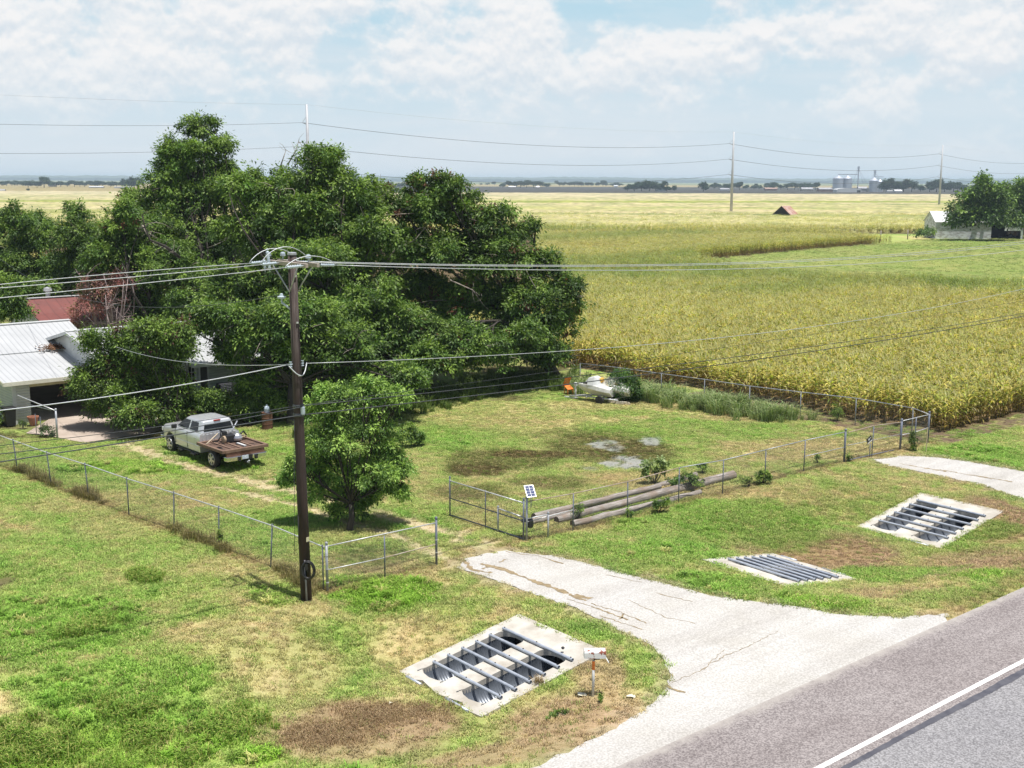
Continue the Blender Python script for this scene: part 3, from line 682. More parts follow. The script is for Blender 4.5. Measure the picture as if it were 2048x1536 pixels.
# ================================================================ TREES AND SHRUBS
def rnd_dir(r, n):
    v = r.normal(size=(n, 3)); return v / np.linalg.norm(v, axis=1)[:, None]
def norm(v): return v / np.maximum(np.linalg.norm(v, axis=1)[:, None], 1e-9)
def leaf_quads(c, ax, nr, L, Wd):
    """Pointed leaves folded slightly along the middle: two quads would double the count, so one rhombus each."""
    sd = norm(np.cross(ax, nr)); L = L[:, None]; Wd = Wd[:, None]
    up = norm(np.cross(sd, ax))
    v = np.stack([c - ax * L * .5, c + sd * Wd * .5 + ax * L * .08 + up * Wd * .12, c + ax * L * .5 - up * L * .08, c - sd * Wd * .5 + ax * L * .08 + up * Wd * .12], 1)
    return v.reshape(-1, 3), np.arange(len(c) * 4).reshape(-1, 4)
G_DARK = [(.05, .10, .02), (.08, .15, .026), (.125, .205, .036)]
def crown_mesh(name, lobes, r, leaf=.22, lw=.42, lai=2.0, twig_r=.42, pal=G_DARK, tips=(.19, .285, .05), dead=0.0, deadc=(.16, .07, .035), mat=None, tipk=.35, parent=None, origin=(0, 0, 0), per=34, shell=.32):
    cs, axs, nrs, Ls, cols = [], [], [], [], []
    for (cx, cy, cz, rx, ry, rz) in lobes:
        area = 4 * math.pi * ((rx * ry) ** 1.6 / 3 + (rx * rz) ** 1.6 / 3 + (ry * rz) ** 1.6 / 3) ** (1 / 1.6)
        nl = area * lai / (leaf * leaf * lw * .55); nt_ = max(5, int(nl / per))
        d = rnd_dir(r, nt_); d[:, 2] = np.where(d[:, 2] < -.55, -d[:, 2], d[:, 2])
        rad = shell + (1.08 - shell) * r.uniform(0, 1, nt_) ** .55
        # lumpy outline
        lump = 1 + .22 * np.sin(d[:, 0] * 5 + cx * 3) * np.sin(d[:, 1] * 5 + cy) + .18 * np.sin(d[:, 2] * 7 + cz * 2)
        tc_ = np.array([cx, cy, cz]) + d * rad[:, None] * lump[:, None] * np.array([rx, ry, rz])
        hue = r.uniform(0, 1, nt_); base = np.array(pal)[np.minimum((hue * len(pal)).astype(int), len(pal) - 1)]
        lobe_k = r.uniform(.7, 1.32); base = base * lobe_k * r.uniform(.75, 1.3, (nt_, 1))
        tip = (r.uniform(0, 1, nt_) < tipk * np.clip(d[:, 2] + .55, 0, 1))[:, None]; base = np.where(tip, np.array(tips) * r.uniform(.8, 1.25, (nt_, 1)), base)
        if dead: dd = (r.uniform(0, 1, nt_) < dead)[:, None]; base = np.where(dd, np.array(deadc) * r.uniform(.7, 1.3, (nt_, 1)), base)
        tr = twig_r * r.uniform(.6, 1.3, nt_)
        k = np.repeat(np.arange(nt_), per); n = len(k)
        off = r.normal(size=(n, 3)) * np.array([.5, .5, .42]) * tr[k][:, None]
        out = d[k]
        cs.append(tc_[k] + off)
        sd_ = norm(off + 1e-6)
        axs.append(norm(sd_ * .8 + out * .4 + r.normal(size=(n, 3)) * .35 + np.array([0, 0, -.45])))
        nrs.append(norm(np.array([0, -.12, .8]) + out * .6 + r.normal(size=(n, 3)) * .45))
        Ls.append(leaf * r.uniform(.55, 1.45, n)); cols.append(base[k] * r.uniform(.8, 1.22, (n, 1)))
    c = np.concatenate(cs) - np.array(origin); ax = np.concatenate(axs); nr = np.concatenate(nrs); L = np.concatenate(Ls); col = np.concatenate(cols)
    v, f = leaf_quads(c, ax, nr, L, L * lw)
    return npmesh(name, v, f, mat or M_leaf, np.clip(col, .004, 1), False, parent)
def curve_pts(a, b, r, sag=.15, n=6):
    a, b = np.array(a), np.array(b); L = np.linalg.norm(b - a); j = r.normal(size=3) * L * .08
    return [a + (b - a) * t + np.array([0, 0, L * sag]) * math.sin(math.pi * t) * .5 + j * math.sin(math.pi * t) for t in np.linspace(0, 1, n)]
def trunk_mesh(base, lobes, r, r0, fork, parent, mat=None, twigs=2, name='trunk', n=8):
    mb = MB(); base = np.array(base); fk = base + np.array(fork); mat = mat or M_bark
    mb.tube([base - np.array([0, 0, .15]), base + np.array([0, 0, .12]), base + (fk - base) * .5 + r.normal(size=3) * .05, fk], [r0 * 1.5, r0 * 1.1, r0 * .92, r0 * .82], n)
    for (cx, cy, cz, rx, ry, rz) in lobes:
        e = np.array([cx, cy, cz]); m_ = min(rx, ry, rz)
        p = curve_pts(fk, e, r, .12); q = max(.3, min(1, m_ / 2.4))
        mb.tube(p, [r0 * .55 * q * (1 - .72 * t) + .012 for t in np.linspace(0, 1, len(p))], 6)
        for _ in range(twigs):
            d = rnd_dir(r, 1)[0]; d[2] = abs(d[2]) * .8; t = r.uniform(.5, 1); s = np.array(p[int(t * (len(p) - 1))])
            q2 = curve_pts(s, e + d * np.array([rx, ry, rz]) * .95, r, .08, 5); mb.tube(q2, [r0 * .16 * (1 - .8 * k) + .008 for k in np.linspace(0, 1, 5)], 4)
    return mb.build(name, mat, parent)
def spurs(lob, r, n=3, k=(.24, .42)):
    out = list(lob)
    for (cx, cy, cz, rx, ry, rz) in lob:
        for _ in range(n):
            d = rnd_dir(r, 1)[0]; d[2] = d[2] * .8 + .25; s = r.uniform(*k); q = r.uniform(.85, 1.15); out.append((cx + d[0] * rx * q, cy + d[1] * ry * q, cz + d[2] * rz * q, rx * s, ry * s, rz * s * 1.1))
    return out
def lobes_px(D, spec, r, jit=.22, squash=.85):
    out = []
    for s in spec:
        px, py, rx, ry = s[:4]; dd = s[4] if len(s) > 4 else r.uniform(-1, 1) * .55 * rx * D / F
        p = at(px, py, D + dd); a = rx * (D + dd) / F; c_ = ry * (D + dd) / F
        out.append((p[0], p[1], p[2], a, (a + c_) / 2 * r.uniform(.8, 1.1), c_))
    return out
def tree(name, label, D, base_px, spec, seed, r0=.3, fork_h=2.5, group=None, twigs=2, cat='tree', bark=None, extra_back=0, **kw):
    r = np.random.default_rng(seed)
    b = W(*base_px) if len(base_px) == 2 else np.array(base_px)
    lob = lobes_px(D, spec, r)
    for k in range(extra_back):                          # the far side of the crown, which the photo cannot show but a tree has
        s = lob[r.integers(0, len(lob))]; lob.append((s[0] + r.uniform(-.5, .5), s[1] + (s[3] + r.uniform(.3, 1)), s[2] - .3, s[3], s[4], s[5] * .9))
    t = thing(name, label, cat, b, 0, group)
    cen = np.mean([l[:3] for l in lob], 0)
    trunk_mesh(b, lob, r, r0, ((cen[0] - b[0]) * .25, (cen[1] - b[1]) * .25, fork_h), t, bark, twigs)
    sp_n = kw.pop('spur', 4)
    lob2 = [(a[0], a[1], a[2], a[3] * .9, a[4] * .9, a[5] * .88) for a in lob]
    crown_mesh('crown', spurs(lob2, r, sp_n), r, parent=t, origin=b, **kw)
    if kw.get('leaf', .22) < .3 and r0 > .25:
        mb = MB()
        for l in lob:
            for _ in range(3):
                d = rnd_dir(r, 1)[0]; d[1] = -abs(d[1]); s_ = np.array(l[:3]) + d * np.array(l[3:]) * .7; e = np.array(l[:3]) + (d + r.normal(size=3) * .3) * np.array(l[3:]) * 1.12
                mb.tube(curve_pts(s_, e, r, .1, 5), [.03, .024, .018, .012, .005], 4, False)
                m_ = (s_ + e) / 2; mb.tube([m_, m_ + r.normal(size=3) * .5], [.014, .005], 3, False)
        mb.build('twig_sprays', M_twig, t)
    return t
def dead_limbs(t, D, paths, rad=.05, name='dead_branch', seed=1, mat=None, label='bare grey dead branch'):
    r = np.random.default_rng(seed)
    for p in paths:
        mb = MB(); pts = [at(q[0], q[1], D + (q[2] if len(q) > 2 else 0)) for q in p]
        mb.tube(pts, [rad * (1 - .8 * k) + .006 for k in np.linspace(0, 1, len(pts))], 5)
        for i in range(1, len(pts)):
            for _ in range(3):
                d = rnd_dir(r, 1)[0]; L = r.uniform(.4, 1.2); s = np.array(pts[i]); e = s + d * L; mb.tube([s, s + d * L * .5 + r.normal(size=3) * .06, e], [rad * .35, rad * .22, .006], 4)
        tag(mb.build(name, mat or M_twig, t), label)
SP = [(640, 345, 62, 46), (575, 392, 80, 50), (700, 392, 62, 52), (640, 455, 110, 66), (520, 470, 80, 66), (728, 470, 66, 56), (490, 385, 46, 42), (570, 570, 120, 76), (690, 560, 100, 76),
      (480, 620, 80, 70), (600, 680, 110, 70), (710, 680, 90, 66), (530, 735, 70, 45, -2.5), (640, 760, 90, 48, -2), (740, 755, 70, 46, -1), (820, 690, 62, 60, -1), (440, 690, 45, 44, -2), (860, 720, 50, 38, -2), (600, 620, 70, 50, -5), (680, 640, 70, 55, -5.5), (640, 700, 80, 50, -6), (550, 660, 60, 50, -4.5), (620, 780, 70, 36, -5), (700, 760, 60, 40, -5), (520, 790, 50, 30, -4), (760, 620, 50, 50, -4), (620, 530, 80, 50, -4.5)]
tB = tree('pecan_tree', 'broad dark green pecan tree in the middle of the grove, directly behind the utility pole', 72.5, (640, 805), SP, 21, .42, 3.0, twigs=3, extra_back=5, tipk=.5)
dead_limbs(tB, 71.5, [[(690, 600, 0), (672, 575, -.5), (668, 552, -.6), (650, 590, -1), (656, 605, -1)], [(668, 552, -.6), (700, 566, -.8), (715, 590, -1)], [(575, 330, 3), (590, 305, 3), (597, 284, 3)], [(560, 335, 3), (572, 300, 3)], [(285, 450, 6), (300, 480, 6), (345, 505, 5)]], .045, seed=5)
SP = [(880, 372, 46, 30), (836, 362, 16, 16), (850, 425, 66, 46), (925, 425, 46, 42), (985, 450, 52, 36), (1058, 452, 20, 16), (880, 505, 100, 58), (1000, 520, 82, 54), (1086, 540, 46, 32), (800, 500, 56, 56),
      (1128, 585, 46, 36), (1060, 610, 72, 54), (940, 610, 110, 66), (1118, 650, 48, 42), (1030, 690, 80, 44, -3), (1090, 712, 46, 28, -2), (920, 690, 84, 50, -6), (860, 720, 70, 40, -8), (980, 720, 60, 26, -5), (800, 660, 60, 50, -7), (830, 590, 70, 60), (820, 420, 40, 30), (755, 400, 40, 36)]
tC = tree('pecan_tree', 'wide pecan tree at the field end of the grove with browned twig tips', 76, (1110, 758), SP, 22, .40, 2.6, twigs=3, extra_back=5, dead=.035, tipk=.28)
dead_limbs(tC, 74.5, [[(760, 540, 0), (790, 500, -.5), (830, 480, -.6), (850, 455, -.5)], [(900, 560, -1), (945, 580, -1.5), (960, 600, -1.5)], [(760, 660, -1), (800, 645, -1.2), (830, 655, -1.4)]], .05, seed=6)
SP = [(395, 262, 36, 28), (345, 308, 30, 26), (436, 298, 32, 26), (385, 318, 50, 36), (420, 350, 52, 38), (342, 362, 52, 42), (455, 385, 56, 46), (385, 400, 72, 50), (310, 420, 56, 46), (290, 475, 62, 46), (370, 480, 86, 60), (440, 500, 70, 56)]
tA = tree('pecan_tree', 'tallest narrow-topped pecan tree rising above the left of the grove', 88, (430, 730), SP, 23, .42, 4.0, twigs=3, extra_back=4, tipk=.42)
SP = [(250, 450, 48, 40), (222, 520, 58, 50), (300, 540, 76, 56), (250, 590, 76, 46), (370, 590, 86, 66), (330, 640, 66, 36), (420, 640, 56, 50), (205, 575, 46, 36)]
tD = tree('pecan_tree', 'spreading pecan tree behind the white house, left of the grove, with a bare crooked limb', 81, (330, 740), SP, 24, .36, 2.6, twigs=3, extra_back=3, dead=.02, tipk=.3)
dead_limbs(tD, 77, [[(360, 515, 0), (330, 492, -.5), (300, 480, -1), (290, 455, -1), (284, 430, -1)]], .11, seed=8, mat=M_bark, label='crooked bare limb')
SP = [(30, 455, 46, 40), (80, 485, 40, 32), (20, 530, 56, 50), (84, 555, 60, 46), (30, 575, 46, 30)]
tree('dark_tree', 'dark tree at the left frame edge beyond the red-roofed shed', 98, (30, 660), SP, 25, .34, 2.6, twigs=2, extra_back=3, tipk=.25)
SP = [(152, 432, 26, 24), (164, 480, 44, 40), (122, 470, 24, 22), (196, 500, 46, 40), (140, 540, 56, 46), (186, 560, 52, 36), (128, 590, 40, 24)]
tree('dark_tree', 'dark round-headed tree between the frame-edge tree and the grove', 94, (170, 660), SP, 26, .32, 2.6, twigs=2, extra_back=3, tipk=.25)
SP = [(12, 580, 42, 36), (28, 622, 32, 24), (-10, 620, 30, 40), (20, 600, 24, 30)]
tree('leafy_tree', 'leafy tree overhanging the garage roof at the left frame edge', 76, (0, 690), SP, 27, .2, 2.0, twigs=2, tipk=.4)
SP = [(185, 690, 22, 26), (215, 722, 34, 30), (290, 690, 42, 34), (338, 712, 40, 36),  (176, 768, 44, 42), (236, 790, 48, 40), (250, 742, 50, 36), (315, 770, 52, 46), (358, 790, 26, 30), (250, 682, 38, 28), (300, 664, 42, 28), (346, 678, 38, 32), (374, 704, 20, 28), (262, 835, 44, 30, -2), (330, 825, 44, 30), (205, 815, 34, 20), (345, 845, 30, 20)]
tH = tree('yard_tree', 'low yard tree spreading in front of the garage and house', 60.5, (372, 868), SP, 28, .12, 1.2, twigs=3, leaf=.17, twig_r=.42, tipk=.5, dead=.05, deadc=(.10, .045, .035), lai=2.3, pal=[(.05, .095, .016), (.07, .125, .02), (.10, .16, .03)])
SP = [(700, 800, 46, 24), (762, 790, 34, 22), (652, 828, 44, 32), (726, 850, 60, 36), (684, 888, 66, 40), (636, 905, 40, 34), (768, 895, 34, 40), (612, 950, 38, 28), (680, 950, 60, 40), (752, 950, 50, 36), (782, 925, 26, 26), (650, 992, 44, 24), (720, 992, 56, 24), (700, 1024, 44, 18), (590, 935, 22, 22), (784, 968, 26, 22), (575, 960, 20, 16), (806, 938, 18, 20), (742, 772, 26, 14), (655, 785, 22, 14), (805, 985, 18, 14), (800, 800, 16, 20)]
tI = tree('young_pecan_tree', 'small bright green pecan tree beside the utility pole inside the corner fence', 43.3, (700, 1062), SP, 29, .12, 1.0, twigs=4, spur=7, shell=.6, leaf=.135, lw=.36, twig_r=.25, tipk=.6, lai=1.2, tips=(.30, .44, .10), pal=[(.08, .16, .03), (.12, .225, .045), (.19, .315, .068)])
SP = [(452, 650, 38, 40), (452, 700, 22, 34), (418, 636, 36, 30), (400, 655, 26, 20), (470, 640, 44, 40), (525, 680, 60, 50), (470, 712, 30, 34), (580, 640, 60, 50), (560, 740, 64, 44), (505, 775, 44, 24), (610, 700, 64, 56), (650, 765, 60, 38), (585, 800, 50, 20), (690, 700, 56, 50), (720, 770, 40, 30), (640, 640, 54, 44), (770, 800, 40, 24, -1), (800, 760, 44, 36)]
tJ = tree('pecan_tree', 'nearest pecan of the grove, its canopy hanging over the house roof and rusty barrel', 62.5, (585, 850), SP, 33, .3, 2.2, twigs=3, extra_back=2, tipk=.32, leaf=.2)
# far trees by the white barn
SP = [(1965, 365, 14, 12), (1978, 385, 26, 16), (1945, 402, 32, 22), (1992, 408, 34, 26), (1925, 428, 30, 18), (1968, 436, 40, 22), (2010, 440, 34, 20), (1905, 442, 14, 10)]
tree('barn_tree', 'dark spreading tree standing in front of the white barn', 266, (1962, 476), SP, 30, .5, 3.5, twigs=1, leaf=.6, lw=.6, twig_r=1.3, lai=2.4, tipk=.15, per=20)
SP = [(2030, 400, 28, 24), (2008, 405, 34, 30), (2012, 432, 30, 22), (2060, 385, 40, 26), (2035, 435, 34, 22), (2075, 430, 40, 30)]
tree('barn_tree', 'second dark tree at the right frame edge behind the barn', 278, (2045, 470), SP, 31, .5, 3.5, twigs=1, leaf=.6, lw=.6, twig_r=1.3, lai=2.2, tipk=.25, per=20)

# ---- dead reddish bush behind the garage
r = np.random.default_rng(40); b = at(222, 672, 80); b[2] = 0
t = thing('dying_bush', 'dying bush with bare grey twigs and reddish leaves behind the garage roof', 'bush', b)
mb = MB()
for k in range(52):
    e = at(r.uniform(146, 268), r.uniform(545, 650), 80 + r.uniform(-2, 2)); p = curve_pts(b, e, r, .1, 6); mb.tube(p, [.05 * (1 - .85 * q) + .012 for q in np.linspace(0, 1, 6)], 4)
    for j in range(7):
        s = np.array(p[r.integers(2, 6)]); d = rnd_dir(r, 1)[0]; d[2] = abs(d[2]); L = r.uniform(.4, 1.3); mb.tube([s, s + d * L * .6, s + d * L + r.normal(size=3) * .1], [.02, .013, .006], 3, False)
mb.build('twigs', simple('pinkish_dead_twig', (.52, .42, .40), (.36, .26, .25), 4, .9, 0, 0), t)
crown_mesh('leaves', lobes_px(80, [(172, 622, 34, 26), (205, 585, 44, 34), (245, 560, 30, 24), (195, 560, 30, 20), (160, 650, 20, 14)], r), r, .17, lai=.6, parent=t, origin=b, pal=[(.26, .10, .09), (.34, .18, .16), (.20, .14, .08)], tips=(.26, .15, .12))

# ---- shrubs
def shrub(name, label, D, base_px, spec, seed, group=None, cat='shrub', stems=6, **kw):
    r = np.random.default_rng(seed); b = W(*base_px); lob = lobes_px(D if D else b[1], spec, r)
    t = thing(name, label, cat, b, 0, group)
    mb = MB()
    for (cx, cy, cz, rx, ry, rz) in lob:
        for _ in range(stems // 2 + 1):
            d = rnd_dir(r, 1)[0]; mb.tube(curve_pts(b, np.array([cx, cy, cz]) + d * np.array([rx, ry, rz]) * .8, r, .05, 4), [.018, .014, .01, .005], 4)
    mb.build('stems', M_bark, t)
    kw.setdefault('shell', .25)
    crown_mesh('foliage', lob, r, parent=t, origin=b, **kw); return t
shrub('hedge_shrub', 'rounded dark hedge shrub under the house window, behind the truck cab', 61.5, (400, 845), [(370, 818, 34, 26), (410, 805, 40, 26), (425, 830, 30, 20)], 51, leaf=.13, lai=2, twig_r=.3, tipk=.3)
shrub('hedge_shrub', 'dark hedge shrub at the house wall, under the big pecan', 62.5, (500, 840), [(470, 808, 44, 24), (520, 800, 40, 22), (556, 810, 34, 20), (500, 825, 40, 16)], 52, leaf=.14, lai=2, twig_r=.3, tipk=.2)
shrub('tall_weed', 'tall dark weed at the shaded lawn edge beside the young pecan', None, (825, 893), [(815, 872, 24, 20), (840, 880, 14, 14)], 53, leaf=.12, lai=1.5, twig_r=.2, tipk=.2)
shrub('cedar_bush', 'dense dark cedar bush growing against the back fence beside the white boat', None, (1248, 802), [(1240, 770, 26, 26), (1262, 778, 24, 22), (1228, 785, 18, 18), (1275, 790, 18, 12), (1245, 752, 14, 12)], 54, leaf=.11, lai=2.6, twig_r=.22, tipk=.2, pal=[(.035, .085, .02), (.05, .11, .026), (.075, .15, .03)])
shrub('pale_weed', 'tall pale leafy weed standing over the log pile', None, (1308, 968), [(1322, 922, 14, 12), (1295, 932, 14, 14), (1318, 945, 18, 12), (1290, 952, 12, 12)], 55, leaf=.13, lw=.6, lai=.9, twig_r=.16, pal=[(.15, .22, .06), (.19, .26, .08), (.11, .18, .045)], tips=(.3, .38, .16), tipk=.5)
shrub('weed_shrub', 'green weed clump sprawling over the middle of the log pile', None, (1365, 982), [(1372, 957, 24, 14), (1350, 968, 16, 10), (1395, 966, 16, 10)], 56, leaf=.11, lai=1.3, twig_r=.14, tipk=.5, pal=[(.07, .14, .03), (.1, .18, .04), (.05, .1, .02)])
shrub('weed_shrub', 'upright weed behind the log pile near its butt end', None, (1406, 948), [(1406, 936, 9, 10)], 57, leaf=.1, lai=1.6, twig_r=.12, tipk=.4, pal=[(.05, .11, .02), (.08, .15, .03)])
shrub('weed_shrub', 'dark green weed below the fence in front of the log pile', None, (1316, 1026), [(1314, 1010, 11, 11), (1332, 1008, 10, 12)], 58, leaf=.09, lai=1.5, twig_r=.11, tipk=.4, pal=[(.05, .11, .02), (.09, .16, .03)])
shrub('weed_shrub', 'bushy weed wrapped round a fence post right of the log pile', None, (1528, 968), [(1518, 955, 12, 12), (1534, 953, 10, 12)], 59, leaf=.1, lai=1.4, twig_r=.12, tipk=.4, pal=[(.06, .12, .02), (.1, .17, .035)])
shrub('weed_shrub', 'sparse weed tuft between two fence posts beyond the log butt', None, (1497, 974), [(1495, 962, 9, 11)], 60, leaf=.09, lai=.8, twig_r=.12, tipk=.2)
shrub('weed_shrub', 'small bluish weed at the foot of a fence post near the gate logs', None, (1258, 1038), [(1258, 1028, 8, 8)], 61, leaf=.08, lai=1.2, twig_r=.1, tipk=.1)
shrub('weed_shrub', 'leafy stalk weed by the solar panel gate post', None, (1155, 1040), [(1150, 1022, 9, 12), (1162, 1018, 7, 10)], 62, leaf=.09, lai=.8, twig_r=.12, pal=[(.12, .19, .05), (.16, .23, .07)], tipk=.3)
shrub('vine_clump', 'vine climbing the brace post of the far gate', None, (1828, 902), [(1826, 880, 6, 16), (1830, 896, 9, 7)], 63, leaf=.09, lai=1.4, twig_r=.12, pal=[(.10, .16, .03), (.07, .13, .02)], tipk=.3)
shrub('weed_shrub', 'tiny weed below the middle rail left of the far gate', None, (1636, 928), [(1633, 916, 6, 8)], 64, leaf=.08, lai=1, twig_r=.1, tipk=.2)
shrub('weed_shrub', 'yellowish weed at the foot of the far gate hinge post', None, (1698, 924), [(1697, 916, 8, 7)], 65, leaf=.09, lai=1, twig_r=.1, tipk=.5)
shrub('sorghum_weed', 'single tall grass clump on the bare soil inside the corn', None, (1675, 842), [(1674, 826, 8, 12)], 66, leaf=.22, lw=.14, lai=1.6, twig_r=.2, pal=[(.14, .22, .05), (.2, .28, .07)], tipk=.3)
shrub('weed_shrub', 'dark weed hugging a left fence post', None, (440, 1096), [(441, 1074, 6, 14)], 67, leaf=.07, lai=.9, twig_r=.1, tipk=.2)
shrub('patio_weed', 'grey-green weed beside the small gate post at the patio', None, (100, 874), [(92, 862, 16, 10), (104, 870, 9, 6)], 68, leaf=.1, lai=1, twig_r=.14, tipk=.1, pal=[(.08, .13, .05), (.10, .15, .06)])
shrub('patio_shrub', 'overgrown green shrub against the garage side wall', None, (-12, 856), [(-14, 826, 16, 26), (-8, 846, 10, 12)], 69, leaf=.13, lai=2, twig_r=.2, tipk=.4)
shrub('potted_plant_bush', 'dark bush behind the terracotta pot at the garage corner', None, (46, 858), [(44, 848, 8, 7)], 70, leaf=.09, lai=1.4, twig_r=.12, tipk=.1)
shrub('weed_shrub', 'small green weed at the foot of the mailbox post', None, (1200, 1404), [(1201, 1396, 8, 6)], 71, leaf=.06, lai=1.4, twig_r=.06, tipk=.6)
shrub('weed_shrub', 'low green creeping weed below the mailbox', None, (1128, 1430), [(1128, 1426, 34, 7), (1105, 1434, 14, 5)], 72, leaf=.06, lai=.9, twig_r=.07, tipk=.4, shell=.1)
# banks of tall grass along the back fence: nobody could count them
def bank(name, label, quads_px, n, seed, hgt, pal, wid=.014):
    r = np.random.default_rng(seed); P0 = []
    while len(P0) < n:
        q = quads_px[r.integers(0, len(quads_px))]; a, b_ = W(*q[0]), W(*q[1]); t = r.uniform(0, 1); wdt = q[2]
        p = a + (b_ - a) * t + np.array([r.normal() * wdt, r.normal() * wdt, 0]); p[2] = terrain(p[0], p[1]); P0.append(p)
    P0 = np.array(P0); kinds = []
    for s in range(4):
        V, Fc, K = blades(70, .3, hgt, wid, .75, seed + s, 1.0)
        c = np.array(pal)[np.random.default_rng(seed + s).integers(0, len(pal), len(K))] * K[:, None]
        kinds.append(npmesh('bank_kind', V, Fc, M_grassblade, c, link=False))
    s = r.uniform(.3, 1.25, n)
    return tag(instancer(name, P0, kinds, r.integers(0, 4, n), np.stack([0 * s, 0 * s, r.uniform(0, 6.28, n)], -1), np.stack([s, s, s], -1)), label, 'grass', kind='stuff')
bank('tall_grass', 'tall blue-green grass bank along the back fence', [((1300, 800), (1330, 800), .8), ((1390, 812), (1420, 816), .9), ((1430, 818), (1500, 830), .8), ((1500, 830), (1600, 842), .7), ((1150, 776), (1310, 796), .9)], 230, 300, 1.05, [(.22, .30, .12), (.28, .36, .16), (.17, .25, .08), (.36, .40, .20)])
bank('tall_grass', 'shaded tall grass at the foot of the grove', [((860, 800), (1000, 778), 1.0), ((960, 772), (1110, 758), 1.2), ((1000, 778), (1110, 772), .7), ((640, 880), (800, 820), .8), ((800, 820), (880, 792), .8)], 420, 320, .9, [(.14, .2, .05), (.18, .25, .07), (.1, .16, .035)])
bank('tall_grass', 'dry tangled grass along the left fence line', [((150, 984), (215, 1010), .12), ((30, 940), (120, 975), .12), ((560, 1140), (640, 1180), .2), ((330, 1052), (460, 1105), .12)], 90, 340, .55, [(.24, .2, .09), (.18, .18, .06), (.3, .24, .12)], .008)
bank('tall_grass', 'rank weeds standing at the bottom edge of the lawn', [((120, 1480), (330, 1440), .9), ((200, 1530), (480, 1520), 1.0), ((420, 1470), (500, 1440), .35), ((0, 1520), (100, 1500), .5), ((270, 1150), (310, 1160), .15), ((150, 1270), (220, 1240), .3)], 300, 360, .30, [(.17, .29, .04), (.22, .33, .06), (.13, .23, .03), (.34, .36, .10)], .012)
bank('dry_stalks', 'flattened brown stalks washed into the ditch bottom', [((640, 1470), (760, 1430), .5), ((700, 1450), (880, 1412), .35), ((560, 1485), (700, 1470), .4)], 200, 380, .13, [(.34, .24, .14), (.26, .17, .10), (.42, .32, .19)], .007)
# ================================================================ FENCES
def chainlink(mb, a, b, h, z0=.03, sp=.085, w=.0019):
    """Woven diagonal wires between two ground points."""
    a, b = np.array(a, float), np.array(b, float); L = np.hypot(*(b - a)[:2]); d = (b - a) / L
    nrm = np.array([-d[1], d[0], 0]); vs, fs = [], []
    def P3(s, t): 
        p = a + d * s; return np.array([p[0], p[1], p[2] + z0 + t])
    n = int((L + h) / sp); hh = h - z0
    for sg in (1, -1):
        for i in range(n):
            s0 = i * sp - (hh if sg > 0 else 0)
            s1 = s0 + hh; t0, t1 = 0.0, hh
            if s0 < 0: t0 = -s0; sa = 0
            else: sa = s0
            sb = s1
            if s1 > L: t1 = hh - (s1 - L); sb = L
            if t1 <= t0 + .02 or sa >= L: continue
            if sg < 0: sa, sb = L - sa, L - sb
            p, q = P3(sa, t0), P3(sb, t1); e = (q - p) / np.linalg.norm(q - p); k = np.cross(e, nrm) * w; off = nrm * .004 * sg
            o = len(vs); vs += [p - k + off, p + k + off, q + k + off, q - k + off, p + nrm * w + off, q + nrm * w + off]; fs += [(o, o + 1, o + 2, o + 3), (o + 1, o + 4, o + 5, o + 2)]
    mb.add(vs, fs)
def post(parent, p, h, r=.024, lean=(0, 0), name='post', mat=None, cap=True):
    mb = MB(); p = np.array(p); top = p + np.array([lean[0], lean[1], h])
    mb.tube([p - np.array([0, 0, .1]), top], r, 10)
    if cap: mb.lathe(top, [(r * 1.25, -.01), (r * 1.25, .025), (r * .7, .055), (.002, .065)], 10)
    return mb.build(name, mat or M_steelpaint, parent)
def rail(parent, a, b, r=.02, name='top_rail', mat=None, sag=0):
    a, b = np.array(a, float), np.array(b, float); mb = MB(); n = max(2, int(np.linalg.norm(b - a) / 2))
    mb.tube([a + (b - a) * t - np.array([0, 0, sag * 4 * t * (1 - t)]) for t in np.linspace(0, 1, n + 1)], r, 8); return mb.build(name, mat or M_rail, parent)
Zv = np.array([0, 0, 1.0]); FH = 1.5
# left fence
PL = [W(*q) for q in [(647, 1181), (541, 1135), (438, 1095), (348, 1062), (258, 1030), (178, 998), (103, 972), (36, 945), (-45, 912)]]
corner = W(655, 1183)
fl = thing('chain_link_fence', 'long leaning chain link fence from the utility pole corner to the left edge', 'fence', corner)
leans = [(0, 0), (.10, .02), (.04, .03), (.06, 0), (-.02, .02), (-.1, .03), (-.12, .02), (-.13, .02), (-.12, 0)]
tops = []
for p, l in zip(PL, leans): post(fl, p, FH - .02, .024, l); tops.append(p + np.array([l[0], l[1], FH - .03]))
rp = [corner + Zv * (FH - .02)] + tops
mb = MB(); mb.tube(rp, .021, 8); mb.build('top_rail', M_rail, fl)
mb = MB()
for a, b in zip(PL[:-1], PL[1:]): chainlink(mb, a, b, FH)
mb.build('wire_mesh', M_mesh, fl, fixn=False)
# fixed panel from the corner to the driveway
e2 = W(873, 1130); md = W(770, 1157)
fp = thing('chain_link_fence', 'short chain link panel with a middle rail between the corner post and the driveway', 'fence', corner)
post(fp, corner, FH + .1, .042, name='corner_post', mat=M_galv); post(fp, e2, FH + .16, .042, name='end_post', mat=M_steelpaint); post(fp, md, FH - .03, .024, cap=False)
rail(fp, corner + Zv * FH, e2 + Zv * FH); rail(fp, corner + Zv * .72, md + Zv * .72, .017, 'middle_rail'); rail(fp, md + Zv * .72, e2 + Zv * .74, .017, 'middle_rail', M_railrust)
mb = MB(); chainlink(mb, corner, e2, FH); mb.build('wire_mesh', M_mesh, fp, fixn=False)
for q, hs in ((corner, (.3, .75, 1.2)), (e2, (.45, .9))):
    for h_ in hs:
        mb = MB(); mb.lathe(q + Zv * h_, [(.048, -.014), (.052, 0), (.048, .014)], 10); mb.build('tension_band', M_rail, fp)
